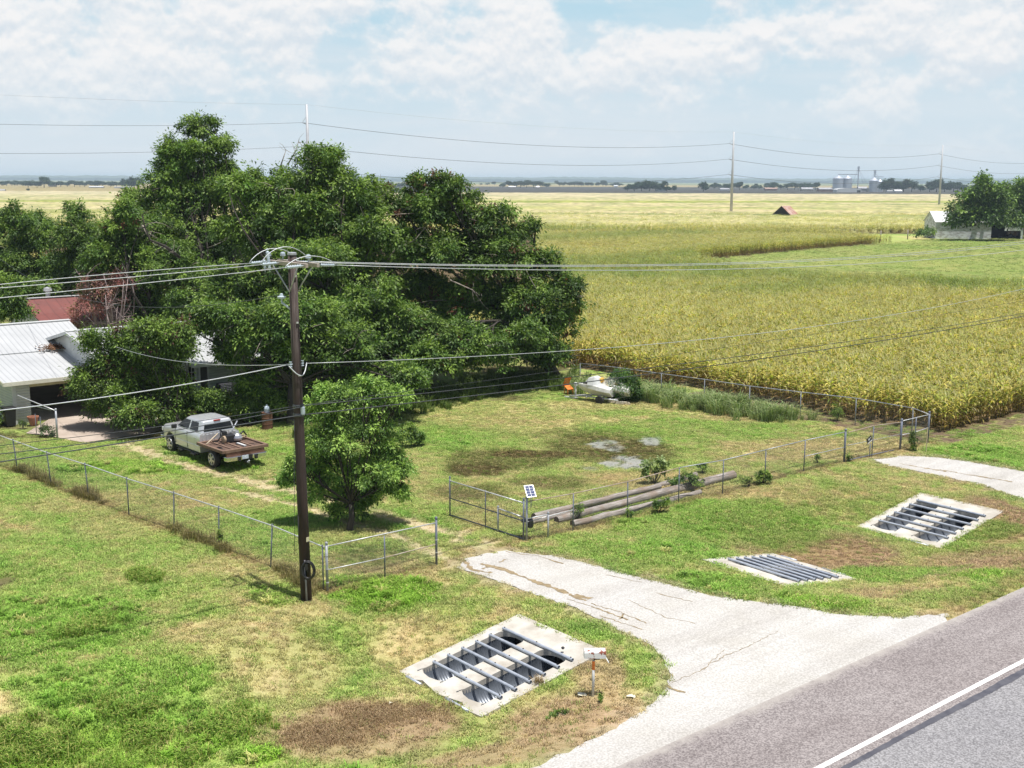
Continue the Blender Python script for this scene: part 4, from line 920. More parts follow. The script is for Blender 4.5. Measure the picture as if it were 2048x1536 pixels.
# open leaf gate
hg = W(1047, 1081); fr = W(900, 1034) + np.array([0, 0, .02])
gt = thing('driveway_gate', 'open chain link gate swung inward beside the solar panel post', 'gate', hg)
post(gt, hg, FH + .05, .035, name='hinge_stile'); post(gt, fr + Zv * .05, FH + .02, .03, name='end_stile')
m5 = hg + (fr - hg) * .5
post(gt, m5 + Zv * .1, FH - .12, .02, name='centre_stile', cap=False)
rail(gt, hg + Zv * 1.42, fr + Zv * 1.44, .024, 'gate_rail'); rail(gt, hg + Zv * .74, fr + Zv * .74, .022, 'gate_rail', M_steelpaint); rail(gt, hg + Zv * .07, fr + Zv * .07, .028, 'gate_rail', M_steelpaint)
mb = MB(); chainlink(mb, hg + Zv * .05, fr + Zv * .05, FH - .08); mb.build('wire_mesh', M_mesh, gt, fixn=False)
# gate operator arm on its short post
ap = W(996, 1066)
ga = thing('gate_opener', 'silver gate opener arm on a short post behind the open gate', 'gate opener', ap)
post(ga, ap, 1.0, .035, mat=M_galv); rail(ga, ap + Zv * .95, hg + Zv * .82 + np.array([.05, .12, 0]), .03, 'arm', M_rail)
mb = MB(); c = hg + Zv * .72 + np.array([.04, .14, 0]); mb.box(c, (.22, .12, .12), .6); mb.build('motor_box', M_black, ga, bevel=.015)
# right front fence
FR = [W(*q) for q in [(1053, 1081), (1146, 1063), (1255, 1036), (1357, 1005), (1445, 988), (1530, 965), (1607, 944), (1688, 925)]]
ff = thing('chain_link_fence', 'long chain link fence from the solar panel post past the logs to the far gate', 'fence', FR[0])
post(ff, FR[0], FH + .12, .045, name='end_post', mat=M_galv)
for p in FR[1:-1]: post(ff, p, FH - .03, .024, (rng.uniform(-.02, .02), 0), cap=False)
post(ff, FR[-1], FH + .06, .05, name='end_post', mat=M_steelpaint)
for i, (a, b) in enumerate(zip(FR[:-1], FR[1:])): rail(ff, a + Zv * (FH - .03), b + Zv * (FH - .03), .02, mat=M_railrust if i in (0, 1, 2) else M_galv)
rail(ff, FR[-2] + Zv * .72, FR[-1] + Zv * .74, .018, 'middle_rail', M_galv)
mb = MB()
for a, b in zip(FR[:-1], FR[1:]): chainlink(mb, a, b, FH)
mb.build('wire_mesh', M_mesh, ff, fixn=False)
bp = W(1096, 1076); post(ff, bp, .95, .036, name='brace_post', mat=M_galv)
rail(ff, FR[0] + Zv * .82, bp + Zv * .9, .022, 'brace_rail', M_rail); rail(ff, FR[0] + Zv * .70, FR[1] + Zv * .84, .02, 'brace_rail', M_rail)
# solar panel and battery box
sp_ = FR[0] + np.array([.16, .12, 0]); sz = FH + .02
so_ = thing('solar_panel', 'small tilted solar panel above the gate post', 'solar panel', sp_ + Zv * (sz - .3))
mb = MB(); mb.tube([sp_ + Zv * (sz - .3), sp_ + Zv * (sz + .16)], .018, 8); mb.build('bracket', M_galv, so_)
Rm = Matrix.Rotation(R_(18), 3, 'Z') @ Matrix.Rotation(R_(42), 3, 'X')
pc = sp_ + np.array([-.04, -.04, sz + .32])
mb = MB(); mb.box(pc, (.36, .52, .025), rot=Rm); fo = mb.build('frame', simple('panel_frame', (.72, .73, .74), None, 6, .4, .3, 0), so_)
m_cell = simple('solar_cell', (.05, .075, .17), (.035, .05, .12), 12, .15, 0, 0)
mb = MB()
for i in range(2):
    for j in range(4):
        q = Rm @ Vector(((i - .5) * .155, (j - 1.5) * .117, .0145)); mb.box(pc + np.array(q), (.145, .107, .004), rot=Rm)
mb.build('solar_cells', m_cell, fo)
bx = FR[0] + np.array([.12, .16, .62]); tb = thing('battery_box', 'black battery box fixed to the gate post below the solar panel', 'box', bx)
mb = MB(); mb.lathe(bx, [(.12, -.16), (.13, -.1), (.13, .1), (.10, .16), (.02, .18)], 12); mb.build('case', M_black, tb)
# far gate and last panel
g2a, g2b = W(1693, 924), W(1800, 900); gm = g2a + (g2b - g2a) * .46
gf = thing('field_gate', 'sagging rusty chain link gate at the second driveway, hung with a black sign', 'gate', g2a)
post(gf, gm + Zv * .02, FH - .05, .024, (.02, 0), 'centre_stile', M_steelpaint, False); post(gf, gm + np.array([-.14, -.12, .02]), .62, .02, (0, 0), 'short_stile', M_steelpaint, False)
rail(gf, g2a + Zv * 1.42, gm + Zv * 1.5, .02, 'gate_rail', M_railrust); rail(gf, gm + Zv * 1.5, g2b + Zv * 1.40, .014, 'gate_rail', M_railrust)
rail(gf, g2a + Zv * .8, g2b + Zv * .80, .012, 'gate_rail', M_galv); rail(gf, g2a + Zv * .07, gm + Zv * .08, .022, 'gate_rail', M_steelpaint); rail(gf, gm + Zv * .08, g2b - (g2b - g2a) * .12 + Zv * .07, .022, 'gate_rail', M_steelpaint)
mb = MB(); chainlink(mb, g2a + Zv * .05, g2b + Zv * .05, FH - .1); mb.build('wire_mesh', M_mesh, gf, fixn=False)
sc_ = gm + np.array([-.22, -.20, .86]); sg = thing('gate_sign', 'small black sign with pale marks hanging on the far gate', 'sign', sc_)
Rs = Matrix.Rotation(A, 3, 'Z') @ Matrix.Rotation(R_(-22), 3, 'Y')
mb = MB(); mb.box(sc_, (.40, .012, .30), rot=Rs); mb.build('board', M_black, sg)
mb = MB(); mb.box(sc_ + np.array(Rs @ Vector((.0, -.009, -.12))), (.38, .006, .05), rot=Rs); mb.box(sc_ + np.array(Rs @ Vector((-.03, -.009, .03))), (.10, .006, .09), rot=Rs); mb.box(sc_ + np.array(Rs @ Vector((.1, -.009, .05))), (.08, .006, .03), rot=Rs)
mb.build('marking', M_white, sg)
g3, cB = W(1800, 900), W(1855, 886); bz = W(1829, 893)
fq = thing('chain_link_fence', 'last short chain link panel between the far gate and the field corner post', 'fence', g3)
post(fq, g3, FH + .02, .055, name='end_post', mat=M_steelpaint); post(fq, bz, FH - .03, .024, cap=False)
rail(fq, g3 + Zv * (FH - .05), cB + Zv * (FH - .03)); rail(fq, g3 + Zv * .74, bz + Zv * .74, .018, 'middle_rail'); rail(fq, bz + Zv * .74, cB + Zv * .8, .018, 'middle_rail')
mb = MB(); chainlink(mb, g3, cB, FH); mb.build('wire_mesh', M_mesh, fq, fixn=False)
# back fence
BK = [W(*q) for q in [(1855, 886), (1823, 872), (1710, 850), (1600, 836), (1498, 823), (1408, 808), (1322, 795), (1240, 782), (1160, 772)]]
fb = thing('chain_link_fence', 'chain link back fence along the corn from the field corner to the grove', 'fence', BK[0])
post(fb, BK[0], FH + .08, .05, name='corner_post', mat=M_steelpaint)
for p in BK[1:]: post(fb, p, FH - .03, .026, cap=False, mat=M_galv2)
mb = MB(); mb.tube([p + Zv * (FH - .03) for p in BK], .022, 8); mb.build('top_rail', M_galv, fb)
mb = MB()
for a, b in zip(BK[:-1], BK[1:]): chainlink(mb, a, b, FH)
mb.build('wire_mesh', M_mesh, fb, fixn=False)
# stake
p = W(1852, 906); st = thing('marker_stake', 'thin pale wooden stake standing outside the field corner post', 'stake', p)
mb = MB(); mb.box(p + Zv * .62, (.04, .03, 1.3), A); mb.build('stake', simple('pale_lath', (.62, .52, .34), (.5, .4, .25), 5, .8), st)
# garage side gate
ga_, gb_ = W(115, 878), W(40, 862)
gg = thing('yard_gate', 'small chain link gate panel between the patio and the garage wall', 'gate', ga_)
post(gg, ga_, 1.52, .05, mat=M_galv); rail(gg, ga_ + Zv * 1.45, gb_ + Zv * 1.9, .028, 'gate_rail'); rail(gg, ga_ + Zv * 1.45 + (gb_ - ga_) * .12, ga_ + (gb_ - ga_) * .75 + Zv * 1.52, .022, 'gate_rail')
post(gg, ga_ + (gb_ - ga_) * .55, 1.1, .02, cap=False, mat=M_galv2); post(gg, ga_ + (gb_ - ga_) * .42, 1.0, .02, cap=False, mat=M_galv2)
mb = MB(); chainlink(mb, ga_, gb_, 1.4); mb.build('wire_mesh', M_mesh, gg, fixn=False)
# low timber edging along the back fence
for a, b, t in (((1385, 806), (1502, 829), 'long pale timber lying along the foot of the back fence'), ((1310, 797), (1328, 794), 'short pale board lying in the tall grass beside a back fence post')):
    a, b = W(*a), W(*b); a[0] -= .3; b[0] -= .3; d = b - a; o = thing('timber_edging', t, 'timber', a)
    mb = MB(); mb.box((a + b) / 2 + Zv * .05, (np.linalg.norm(d), .12, .1), math.atan2(d[1], d[0])); mb.build('board', M_wood_old, o)

# ================================================================ LOGS (old poles)
def log(label, a, b, r0, r1, lift=0.0, seed=0):
    a, b = W(*a), W(*b); r = np.random.default_rng(seed); o = thing('log', label, 'log', a, 0, 'old poles stacked along the fence')
    n = 14; pts = [a + (b - a) * t + np.array([0, 0, lift - .05 + (r0 + (r1 - r0) * t)]) + r.normal(size=3) * .012 for t in np.linspace(0, 1, n)]
    mb = MB(); mb.tube(pts, [(r0 + (r1 - r0) * t) * r.uniform(.95, 1.05) for t in np.linspace(0, 1, n)], 14, False); mb.build('shaft', M_wood_old, o)
    for p, q, rr_ in ((pts[0], pts[1], r0), (pts[-1], pts[-2], r1)):
        d = (p - q) / np.linalg.norm(p - q); e = MB(); e.tube([p - d * .02, p + d * .012], rr_ * .97, 14); e.build('cut_end', simple('log_end_' + str(seed) + str(rr_), (.14, .10, .08), (.06, .045, .04), 9, .9), o)
log('longest grey pole of the pile, its thick butt sticking out to the right', (1113, 1046), (1466, 956), .15, .20, .0, 1)
log('grey pole lying at the back of the pile', (1070, 1046), (1392, 954), .12, .13, .0, 2)
log('grey pole resting on top between the two rear poles', (1066, 1046), (1320, 984), .13, .12, .18, 3)
log('front pole of the pile, nearest the chain link fence', (1145, 1053), (1400, 988), .14, .12, 0, 4)
log('short dark-ended stub of pole under the gate end of the pile', (1062, 1050), (1150, 1030), .13, .13, .05, 5)

# ================================================================ CULVERT ENDS
m_pipe = simple('galvanised_pipe_rail', (.46, .50, .56), (.36, .39, .45), 5, .4, .3, .05)
m_liner = simple('corrugated_pipe', (.17, .19, .22), (.11, .125, .145), 3, .4, .35, 0)
def frame(up, toe):
    sg = 1 if toe > up else -1; L = abs(toe - up)
    def loc(s, t, z):                                   # s from the upper end towards the toe, t across
        x, y = xy(up + sg * s, VC + t); return np.array([x, y, z])
    return loc, L
def culvert(label, up, toe, seed, silt=0.0):
    loc, L = frame(up, toe); r = np.random.default_rng(seed)
    zs = lambda s: .035 - DEPTH * s / L
    t0 = thing('culvert_end', label, 'culvert', loc(L / 2, 0, zs(L / 2)), 0, 'concrete culvert ends in the roadside ditch')
    hw, cen = .51, (-.90, .90); s0, s1 = .85, L - .38
    outer = [(0.0, -VW), (0, VW)] + [(s, VW) for s in np.linspace(.5, L, 8)] + [(L + .05, cen[1] + .3), (L - .12, cen[1]), (L + .06, 0), (L - .12, cen[0]), (L + .05, cen[0] - .3)] + [(s, -VW) for s in np.linspace(L, .5, 8)]
    holes = []
    for c_ in cen:
        h_ = [(s0 + .3 - .3 * math.sin(a), c_ + hw * math.cos(a) * -1 if False else c_ - hw * math.cos(a)) for a in np.linspace(.0, math.pi, 10)]
        h_ = [(s0 + .3, c_ - hw)] + [(s0 + .3 - .3 * math.sin(a), c_ - hw * math.cos(a)) for a in np.linspace(.25, math.pi - .25, 8)] + [(s0 + .3, c_ + hw)]
        h_ += [(s, c_ + hw) for s in np.linspace(s0 + .7, s1 - .1, 6)] + [(s1, c_ + hw * .6), (s1 + .05, c_), (s1, c_ - hw * .6)] + [(s, c_ - hw) for s in np.linspace(s1 - .1, s0 + .7, 6)]
        holes.append(h_)
    allp = outer + holes[0] + holes[1]; eds = []; o = 0
    for lp in (outer, holes[0], holes[1]):
        eds += [(o + i, o + (i + 1) % len(lp)) for i in range(len(lp))]; o += len(lp)
    v2, _, f2, *_ = geometry.delaunay_2d_cdt([Vector(p) for p in allp], eds, [], 1, 1e-6)
    fs = []
    for f in f2:
        c_ = sum((v2[i] for i in f), Vector((0, 0))) / len(f); xx, yy = np.array([c_.x]), np.array([c_.y])
        if inpoly(xx, yy, outer)[0] and not any(inpoly(xx, yy, h_)[0] for h_ in holes): fs.append(f)
    mb = MB(); mb.add([loc(p.x, p.y, zs(p.x)) for p in v2], fs)
    def skirt(lp, dz):
        n = len(lp); mb.add([loc(p[0], p[1], zs(p[0])) for p in lp] + [loc(p[0], p[1], zs(p[0]) - dz) for p in lp], [(i, (i + 1) % n, n + (i + 1) % n, n + i) for i in range(n)])
    skirt(outer, .3)
    for h_ in holes: skirt(h_, .17)
    slab = mb.build('slab', M_conc, t0)
    bv = slab.modifiers.new('bevel', 'BEVEL'); bv.width = .035; bv.segments = 3; bv.limit_method = 'ANGLE'; bv.angle_limit = R_(50)
    # liners
    for c_ in cen:
        R0 = hw + .012; za = -.52; mb = MB(); mb.smooth = True; ss = np.arange(.14, s1 + .06, .0225); rows = []
        for s in ss:
            rr_ = R0 + .011 * math.sin(2 * math.pi * s / .09); top = max(zs(s) - .12, za + .02)
            row = [loc(s, c_ - rr_, top), loc(s, c_ - rr_, (top + za) / 2)] + [loc(s, c_ - rr_ * math.cos(a), max(za - rr_ * math.sin(a), -1.14 + silt * sstep(s0 + 1.2, s1, s) )) for a in np.linspace(0, math.pi, 15)] + [loc(s, c_ + rr_, (top + za) / 2), loc(s, c_ + rr_, top)]
            rows += row
        k = 19; n = len(ss)
        mb.add(rows, [(i * k + j, i * k + j + 1, (i + 1) * k + j + 1, (i + 1) * k + j) for i in range(n - 1) for j in range(k - 1)])
        mb.build('corrugated_liner', m_liner, t0, fixn=False)
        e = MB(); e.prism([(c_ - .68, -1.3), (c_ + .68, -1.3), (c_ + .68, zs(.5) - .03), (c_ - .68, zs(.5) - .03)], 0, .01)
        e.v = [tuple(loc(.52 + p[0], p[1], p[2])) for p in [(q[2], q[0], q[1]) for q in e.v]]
        e.build('dark_pipe_cap', M_dark, t0)  # near-black cap stands in for the shade farther up the pipe
        e = MB(); e.add([loc(s, c_ + tt, -1.10 + silt * sstep(s0 + 1.2, s1, s)) for s in np.linspace(s0 + .9, s1 + .02, 10) for tt in np.linspace(-.2 - silt * .6, .2 + silt * .6, 4)], [(i * 4 + j, i * 4 + j + 1, i * 4 + j + 5, i * 4 + j + 4) for i in range(9) for j in range(3)])
        e.build('silt', simple('culvert_silt', (.36, .30, .21), (.2, .16, .11), 6, .95, 0, .4), t0, fixn=False)
    # grate pipes
    for i in range(6):
        s = .98 + i * (L - 1.55) / 5.6; a, b_ = loc(s, 1.42, zs(s) + .055), loc(s, -1.60, zs(s) + .055)
        mb = MB(); mb.tube([a, b_], .046, 12, False); mb.tube([a + (b_ - a) * .999, a], .036, 10, False); pp = mb.build('grate_pipe', m_pipe, t0)
        for t_ in (.025, .5, .975):
            mb = MB(); mb.lathe(a + (b_ - a) * t_ + Zv * .045, [(.02, -.01), (.02, .015), (.012, .02)], 8); mb.build('bolt', M_dark, pp)
    for a_, b_ in ((1.45, .75), (-.35, -1.35)):
        a, b2 = loc(L + .03, a_, zs(L) - .03), loc(L + .03, b_, zs(L) - .03); mb = MB(); mb.tube([a, b2], .05, 12); mb.build('toe_pipe', m_pipe, t0)
    return t0
culvert('nearest culvert end, pale concrete with six grate pipes, beside the mailbox', *SLABS[0], 1, .06)
culvert('culvert end facing away on the far side of the driveway, its grate pipes seen end-on', *SLABS[1], 2, .1)
culvert('farthest culvert end by the second driveway, half silted at its toe', *SLABS[2], 3, .28)
p = np.array([*xy(21.2, 23.0), .03]); rk = thing('stone', 'small dark stone on the nearest culvert slab', 'stone', p)
mb = MB(); mb.lathe(p, [(.03, 0), (.055, .03), (.04, .06), (.01, .075)], 7); mb.build('stone_body', M_black, rk)
loc, L = frame(*SLABS[0]); p = loc(2.35, -1.72, -.25); rk = thing('grass_wad', 'wad of dry grass caught at the end of a grate pipe', 'dry grass', p)
V, Fc, K = blades(120, .16, .16, .006, 1.2, 900); npmesh('stalks', V, Fc, M_grassblade, np.array([.30, .22, .13]) * K[:, None], parent=rk)

# ================================================================ MAILBOX
p = W(1186, 1393); mbx = thing('mailbox', 'white rust-stained mailbox on a thin white post with an orange band', 'mailbox', p)
yaw = A + R_(-38)
mb = MB(); mb.tube([p - Zv * .1, p + Zv * 1.0], .035, 12); pst = mb.build('post', M_white, mbx)
mb = MB(); mb.lathe(p, [(.0375, .74), (.0375, .98)], 12); mb.build('orange_band', M_orange, pst)
m_mail, nt, b = new_mat('mailbox_paint'); f = ramp(nt, noise(nt, 4.5, 4, .6, opos(nt)), [(.56, 0.0), (.60, 1.0)]); nt.links.new(mixc(nt, f, (.70, .72, .72), (.26, .08, .05)), b.inputs['Base Color']); b.inputs['Roughness'].default_value = .45
Rz = Matrix.Rotation(yaw, 4, 'Z'); bc = p + np.array([.03, .03, 1.07])
def mpt(x, y, z): return np.array(Rz @ Vector((x, y, z))) + bc
prof = [(-.11, 0), (.11, 0), (.11, .13)] + [(.11 * math.cos(a), .13 + .11 * math.sin(a)) for a in np.linspace(.2, math.pi - .2, 9)] + [(-.11, .13)]
mb = MB(); L2 = .28; n = len(prof)
mb.add([mpt(-L2, q, z) for q, z in prof] + [mpt(L2, q, z) for q, z in prof], [(i, (i + 1) % n, n + (i + 1) % n, n + i) for i in range(n)] + [tuple(range(n))])
body = mb.build('box_body', m_mail, mbx)
mb = MB(); mb.add([mpt(L2 - .03, q * .96, .004 + z * .97) for q, z in prof], [tuple(range(n))]); mb.build('inside', M_dark, mbx, fixn=False)
mb = MB(); d_ = [mpt(L2 + .01 + (z) * .35, q, -.02 - z * .55) for q, z in prof]; mb.add(d_ + [k + np.array([0, 0, -.008]) for k in d_], [tuple(range(n)), tuple(range(2 * n - 1, n - 1, -1))] + [(i, (i + 1) % n, n + (i + 1) % n, n + i) for i in range(n)]); mb.build('door', m_mail, mbx)
mb = MB(); mb.box(mpt(.05, 0, -.03), (.16, .1, .05), yaw); mb.build('bracket', M_dark, mbx)
for q, l in (((1164, 1392), 'crumpled yellowish scrap of paper on the ground by the mailbox post'), ((1262, 1396), 'pale flat stone in the dry verge right of the mailbox'), ((782, 1409), 'tiny white scrap among the brown ditch stalks')):
    p = W(*q); o = thing('litter_scrap', l, 'litter', p); r = np.random.default_rng(q[0]); mb = MB()
    k = 3; s_ = .16 if q[0] != 782 else .07
    mb.add([p + np.array([(i - 1) * s_ * .7, (j - 1) * s_ * .5, .03 + r.uniform(0, .05)]) for i in range(3) for j in range(3)], [(i * 3 + j, i * 3 + j + 1, i * 3 + j + 4, i * 3 + j + 3) for i in range(2) for j in range(2)])
    mb.build('scrap', simple('scrap_%d' % q[0], (.66, .64, .5), (.56, .54, .42), 8, .8), o)

# ================================================================ UTILITY POLE
pb = W(613, 1200); pt = np.array([pb[0] - .16, pb[1] + .05, 0]); DP = pb[1]
ztop = at(601, 508, DP)[2]; pt[2] = ztop
def onpole(z): return pb + (pt - pb) * (z - pb[2]) / (pt[2] - pb[2])
m_pole, nt, b = new_mat('creosoted_pole')
f = ramp(nt, noise(nt, 3, 5, .65, opos(nt, (3, 3, .35))), [(.35, 0.0), (.68, 1.0)]); c = mixc(nt, f, (.02, .011, .01), (.046, .026, .022))
zz = nt.nodes.new('ShaderNodeSeparateXYZ'); nt.links.new(wpos(nt), zz.inputs[0]); wz = ramp(nt, N(nt, 'ShaderNodeMapRange').outputs[0], [(0, 0.0), (1, 1.0)])
mr = [n for n in nt.nodes if n.bl_idname == 'ShaderNodeMapRange'][0]; mr.inputs[1].default_value = 3.5; mr.inputs[2].default_value = 11; nt.links.new(zz.outputs[2], mr.inputs[0])
st_ = ramp(nt, noise(nt, 6, 5, .7, opos(nt, (3, 3, .15))), [(.42, 0.0), (.66, 1.0)]); mm = nt.nodes.new('ShaderNodeMath'); mm.operation = 'MULTIPLY'; nt.links.new(wz, mm.inputs[0]); nt.links.new(st_, mm.inputs[1])
c = mixc(nt, mm.outputs[0], c, (.13, .105, .095)); nt.links.new(c, b.inputs['Base Color']); b.inputs['Roughness'].default_value = .8; bump(nt, b, noise(nt, 8, 4, .6, opos(nt, (4, 4, .3))), .5, .02)
up_ = thing('utility_pole', 'tall dark wooden utility pole with crossarm, grey insulators and a coil of black cable', 'utility pole', pb)
mb = MB(); mb.tube([pb - Zv * .2, pb + (pt - pb) * .33, pb + (pt - pb) * .66, pt], [.175, .16, .142, .125], 18); mb.build('pole_shaft', m_pole, up_)
mb = MB(); mb.lathe(pt, [(.14, -.03), (.14, .03), (.1, .05)], 14); mb.build('pole_cap', M_galv, up_)
m_arm = simple('weathered_crossarm', (.42, .37, .33), (.28, .23, .20), 4, .85, 0, .3, .01, (1, 6, 6))
# two crossarms: running across the line (direction v, seen receding) and one beside it
dv = np.array([-SU, CU, 0]); du_ = np.array([CU, SU, 0])
armz = ztop - .28
for k, s in enumerate((-1, 1)):
    c0 = onpole(armz) + du_ * s * .19; a, b2 = c0 + dv * 1.18, c0 - dv * 1.18
    mb = MB(); mb.box((a + b2) / 2, (2.36, .095, .12), math.atan2(dv[1], dv[0])); mb.build('crossarm', m_arm, up_, bevel=.01)
    for s2 in (-1, 1):
        mb = MB(); mb.tube([c0 + dv * s2 * .75 - Zv * .05 + du_ * s * .06, onpole(armz - .85) + du_ * s * .13], .022, 6); mb.build('arm_brace', M_galv, up_)
def insul(name, a, b, r=.055, n=6, mat=None):
    a, b = np.array(a), np.array(b); d = b - a; L_ = np.linalg.norm(d); pts, rad = [], []
    for i in range(n * 2 + 1):
        t = .12 + .76 * i / (n * 2); pts.append(a + d * t); rad.append(r if i % 2 else r * .62)
    mb = MB(); mb.tube([a, pts[0]], r * .25, 6); mb.tube(pts, rad, 12); mb.tube([pts[-1], b], r * .25, 6); return mb.build(name, mat or M_porc, up_)
WIRE_L, WIRE_R = [], []
offs = (1.08, .38, -1.08)                              # along the arm: far, middle, near
for i, o_ in enumerate(offs):
    cl = onpole(armz) + dv * o_ - du_ * .24; e = cl - du_ * .62 - Zv * .03; insul('strain_insulator', cl, e); WIRE_L.append(e)
    cr = onpole(armz) + dv * o_ + du_ * .24; e = cr + du_ * .62 - Zv * .03; insul('strain_insulator', cr, e); WIRE_R.append(e)
for i, (a, b2) in enumerate(zip(WIRE_L, WIRE_R)):
    mb = MB(); h_ = (.42, .5, .30)[i]; pts = [a + (b2 - a) * t + Zv * h_ * math.sin(math.pi * t) ** .8 + dv * .05 * math.sin(2 * math.pi * t) for t in np.linspace(0, 1, 18)]; mb.tube(pts, .013, 6); mb.build('jumper_loop', M_wire, up_)
def pinins(p, tilt=None):
    mb = MB(); p = np.array(p); mb.tube([p, p + Zv * .12], .018, 6); mb.lathe(p, [(.03, .10), (.085, .12), (.09, .15), (.05, .165), (.075, .19), (.06, .225), (.02, .24)], 14); return mb.build('pin_insulator', M_porc, up_)
pinins(onpole(armz) + dv * .9 + du_ * .19 + Zv * .05); pinins(onpole(armz) - dv * .62 + du_ * .19 + Zv * .05); pinins(onpole(armz) + dv * 1.1 - du_ * .19 + Zv * .05)
ca = onpole(armz) + dv * .55 - du_ * .42
insul('cutout', ca - Zv * .28 + dv * .06, ca + Zv * .42 + dv * .2, .06, 7)
insul('arrester', ca + dv * .35 - Zv * .3, ca + dv * .4 + Zv * .12, .05, 5)
# secondary bracket
zb = at(588, 606, DP)[2]; q = onpole(zb - .28); e = q + np.array([-.36, -.05, .30])
mb = MB(); mb.tube([q, e], .035, 8); mb.build('bracket_arm', M_porc, up_); mb = MB(); mb.lathe(e, [(.02, -.05), (.03, .1), (.12, .12), (.13, .17), (.06, .2), (.05, .25), (.02, .27)], 14); mb.build('post_insulator', M_porc, up_)
zn = at(600, 728, DP)[2]
for s in (-1, 1):
    mb = MB(); c0 = onpole(zn) + du_ * s * .2; mb.tube([onpole(zn), c0], .02, 6); mb.lathe(c0, [(.05, -.08), (.03, -.03), (.05, 0), (.03, .03), (.05, .08)], 10); mb.build('spool_insulator', M_porc, up_)
mb = MB(); a, b2 = onpole(zn) - du_ * .3, onpole(zn) + du_ * .35; mb.tube([a + (b2 - a) * t - Zv * .34 * math.sin(math.pi * t) - dv * .22 * math.sin(math.pi * t) for t in np.linspace(0, 1, 12)], .018, 6); mb.build('jumper_loop', M_wire, up_)
zc = at(606, 815, DP)[2]
for dz in (.05, -.22):
    mb = MB(); mb.lathe(onpole(zc + dz), [(.165, -.05), (.175, -.02), (.175, .02), (.165, .05)], 16); mb.build('cable_clamp', M_cable, up_)
mb = MB(); c0 = onpole(zc - .08) - dv * .17 + du_ * .05; mb.lathe(c0, [(.06, -.13), (.07, -.1), (.07, .1), (.05, .13)], 10); mb.build('grey_terminal', M_porc, up_)
for dz in (1.0, 2.6, 4.0):
    mb = MB(); mb.box(onpole(zc + dz) - dv * .155, (.07, .02, .05), A); mb.build('bolt_plate', M_rail, up_)
q = onpole(at(612, 1077, DP)[2]) - dv * .165 + du_ * .04; mb = MB(); mb.box(q, (.13, .012, .14), A + .3); mb.build('number_tag', simple('yellowed_tag', (.62, .58, .40), (.5, .46, .3), 9, .6), up_)
# conduit and coil
mb = MB(); q0 = np.array([pb[0] + .04, pb[1] - .17, pb[2]]); q1 = q0 + np.array([-.03, .01, 1.35]); mb.tube([q0, q1], .028, 8); mb.build('conduit', simple('grey_conduit', (.30, .30, .34), (.22, .22, .25), 6, .6), up_)
cc = at(617, 1140, DP - .24); r = np.random.default_rng(9)
mb = MB(); pts = []
for k in range(150):
    a = k / 150 * 2 * math.pi * 5; rr_ = .235 + .03 * math.sin(k * .17) ; pts.append(cc + np.array([math.cos(a) * rr_ * .78, -.03 - .045 * math.sin(k * .05), math.sin(a) * rr_ * 1.15]))
mb.tube(pts, .022, 6); mb.build('cable_coil', M_black, up_)
mb = MB(); mb.tube([cc + np.array([-.02, -.02, .3]), cc + np.array([-.06, .02, -.2]), q1], .03, 6); mb.box(cc + np.array([-.05, -.06, .12]), (.10, .06, .2), .2); mb.build('splice_case', M_black, up_)
mb = MB(); mb.tube([onpole(zc - .3) - du_ * .16, onpole(2.8) - du_ * .30, onpole(1.6) - du_ * .34], .008, 5); mb.tube([onpole(2.8) - du_ * .16, onpole(1.9) - du_ * .2], .008, 5); mb.build('hanging_wire', M_cable, up_)

# ---- wires along the road line, each in its own upright plane
def wire(label, pts, r, mat, ext=(0, 0), cat='wire', name='power_line', group=None):
    pts = [np.array(p) for p in pts]
    # smooth parabola through the surveyed points, carried on to the next pole beyond the frame
    a0, a1 = pts[0], pts[-1]; d = a1[:2] - a0[:2]; L_ = np.hypot(*d); d /= L_
    s = np.array([(p[:2] - a0[:2]) @ d for p in pts]); z = np.array([p[2] for p in pts]); k = min(2, len(pts) - 1); co_ = np.polyfit(s, z, k)
    if len(pts) > 3 or k == 2: pass
    ss = np.linspace(-ext[0], L_ + ext[1], 40); out = [(a0[0] + d[0] * t, a0[1] + d[1] * t, np.polyval(co_, t)) for t in ss]
    o = thing(name, label, cat, pts[0], 0, group); mb = MB(); mb.tube(out, r, 5); mb.build('conductor', mat, o); return o
def vof(p): return float(-p[0] * SU + p[1] * CU)
GL = 'wires of the roadside line'
lefts = [((0, 569), (330, 539)), ((0, 576), (330, 548)), ((0, 596), (330, 562))]
names = ('back', 'middle', 'front')
for i, (a, b2) in enumerate(lefts):
    v0 = vof(WIRE_L[i]); wire('bare wire from the %s crossarm insulator running to the left edge' % names[i], [WIRE_L[i], onv(*b2, v0), onv(*a, v0)], .011, M_wire, (0, 6))
rights = [((1348, 528.5), (2048, 483)), ((1348, 531), (2048, 487)), ((1348, 540), (2048, 500))]
for i, (a, b2) in enumerate(rights):
    v0 = vof(WIRE_R[i]); wire('bare wire from the %s crossarm insulator running to the right edge' % names[i], [WIRE_R[i], onv(*a, v0), onv(*b2, v0)], .0125, M_wire, (0, 12))
vp = vof(onpole(5))
wire('single bare neutral wire leaving the pole to the right below the crossarm', [onpole(zn) + du_ * .35, onv(1150, 703, vp), onv(1690, 643, vp), onv(2048, 578, vp)], .011, M_wire, (0, 10))
wire('thick grey wire leaving the pole to the left below the crossarm', [onpole(zn) - du_ * .3, onv(342, 774, vp), onv(0, 821, vp)], .016, M_wire, (0, 5))
vq = vp - .18
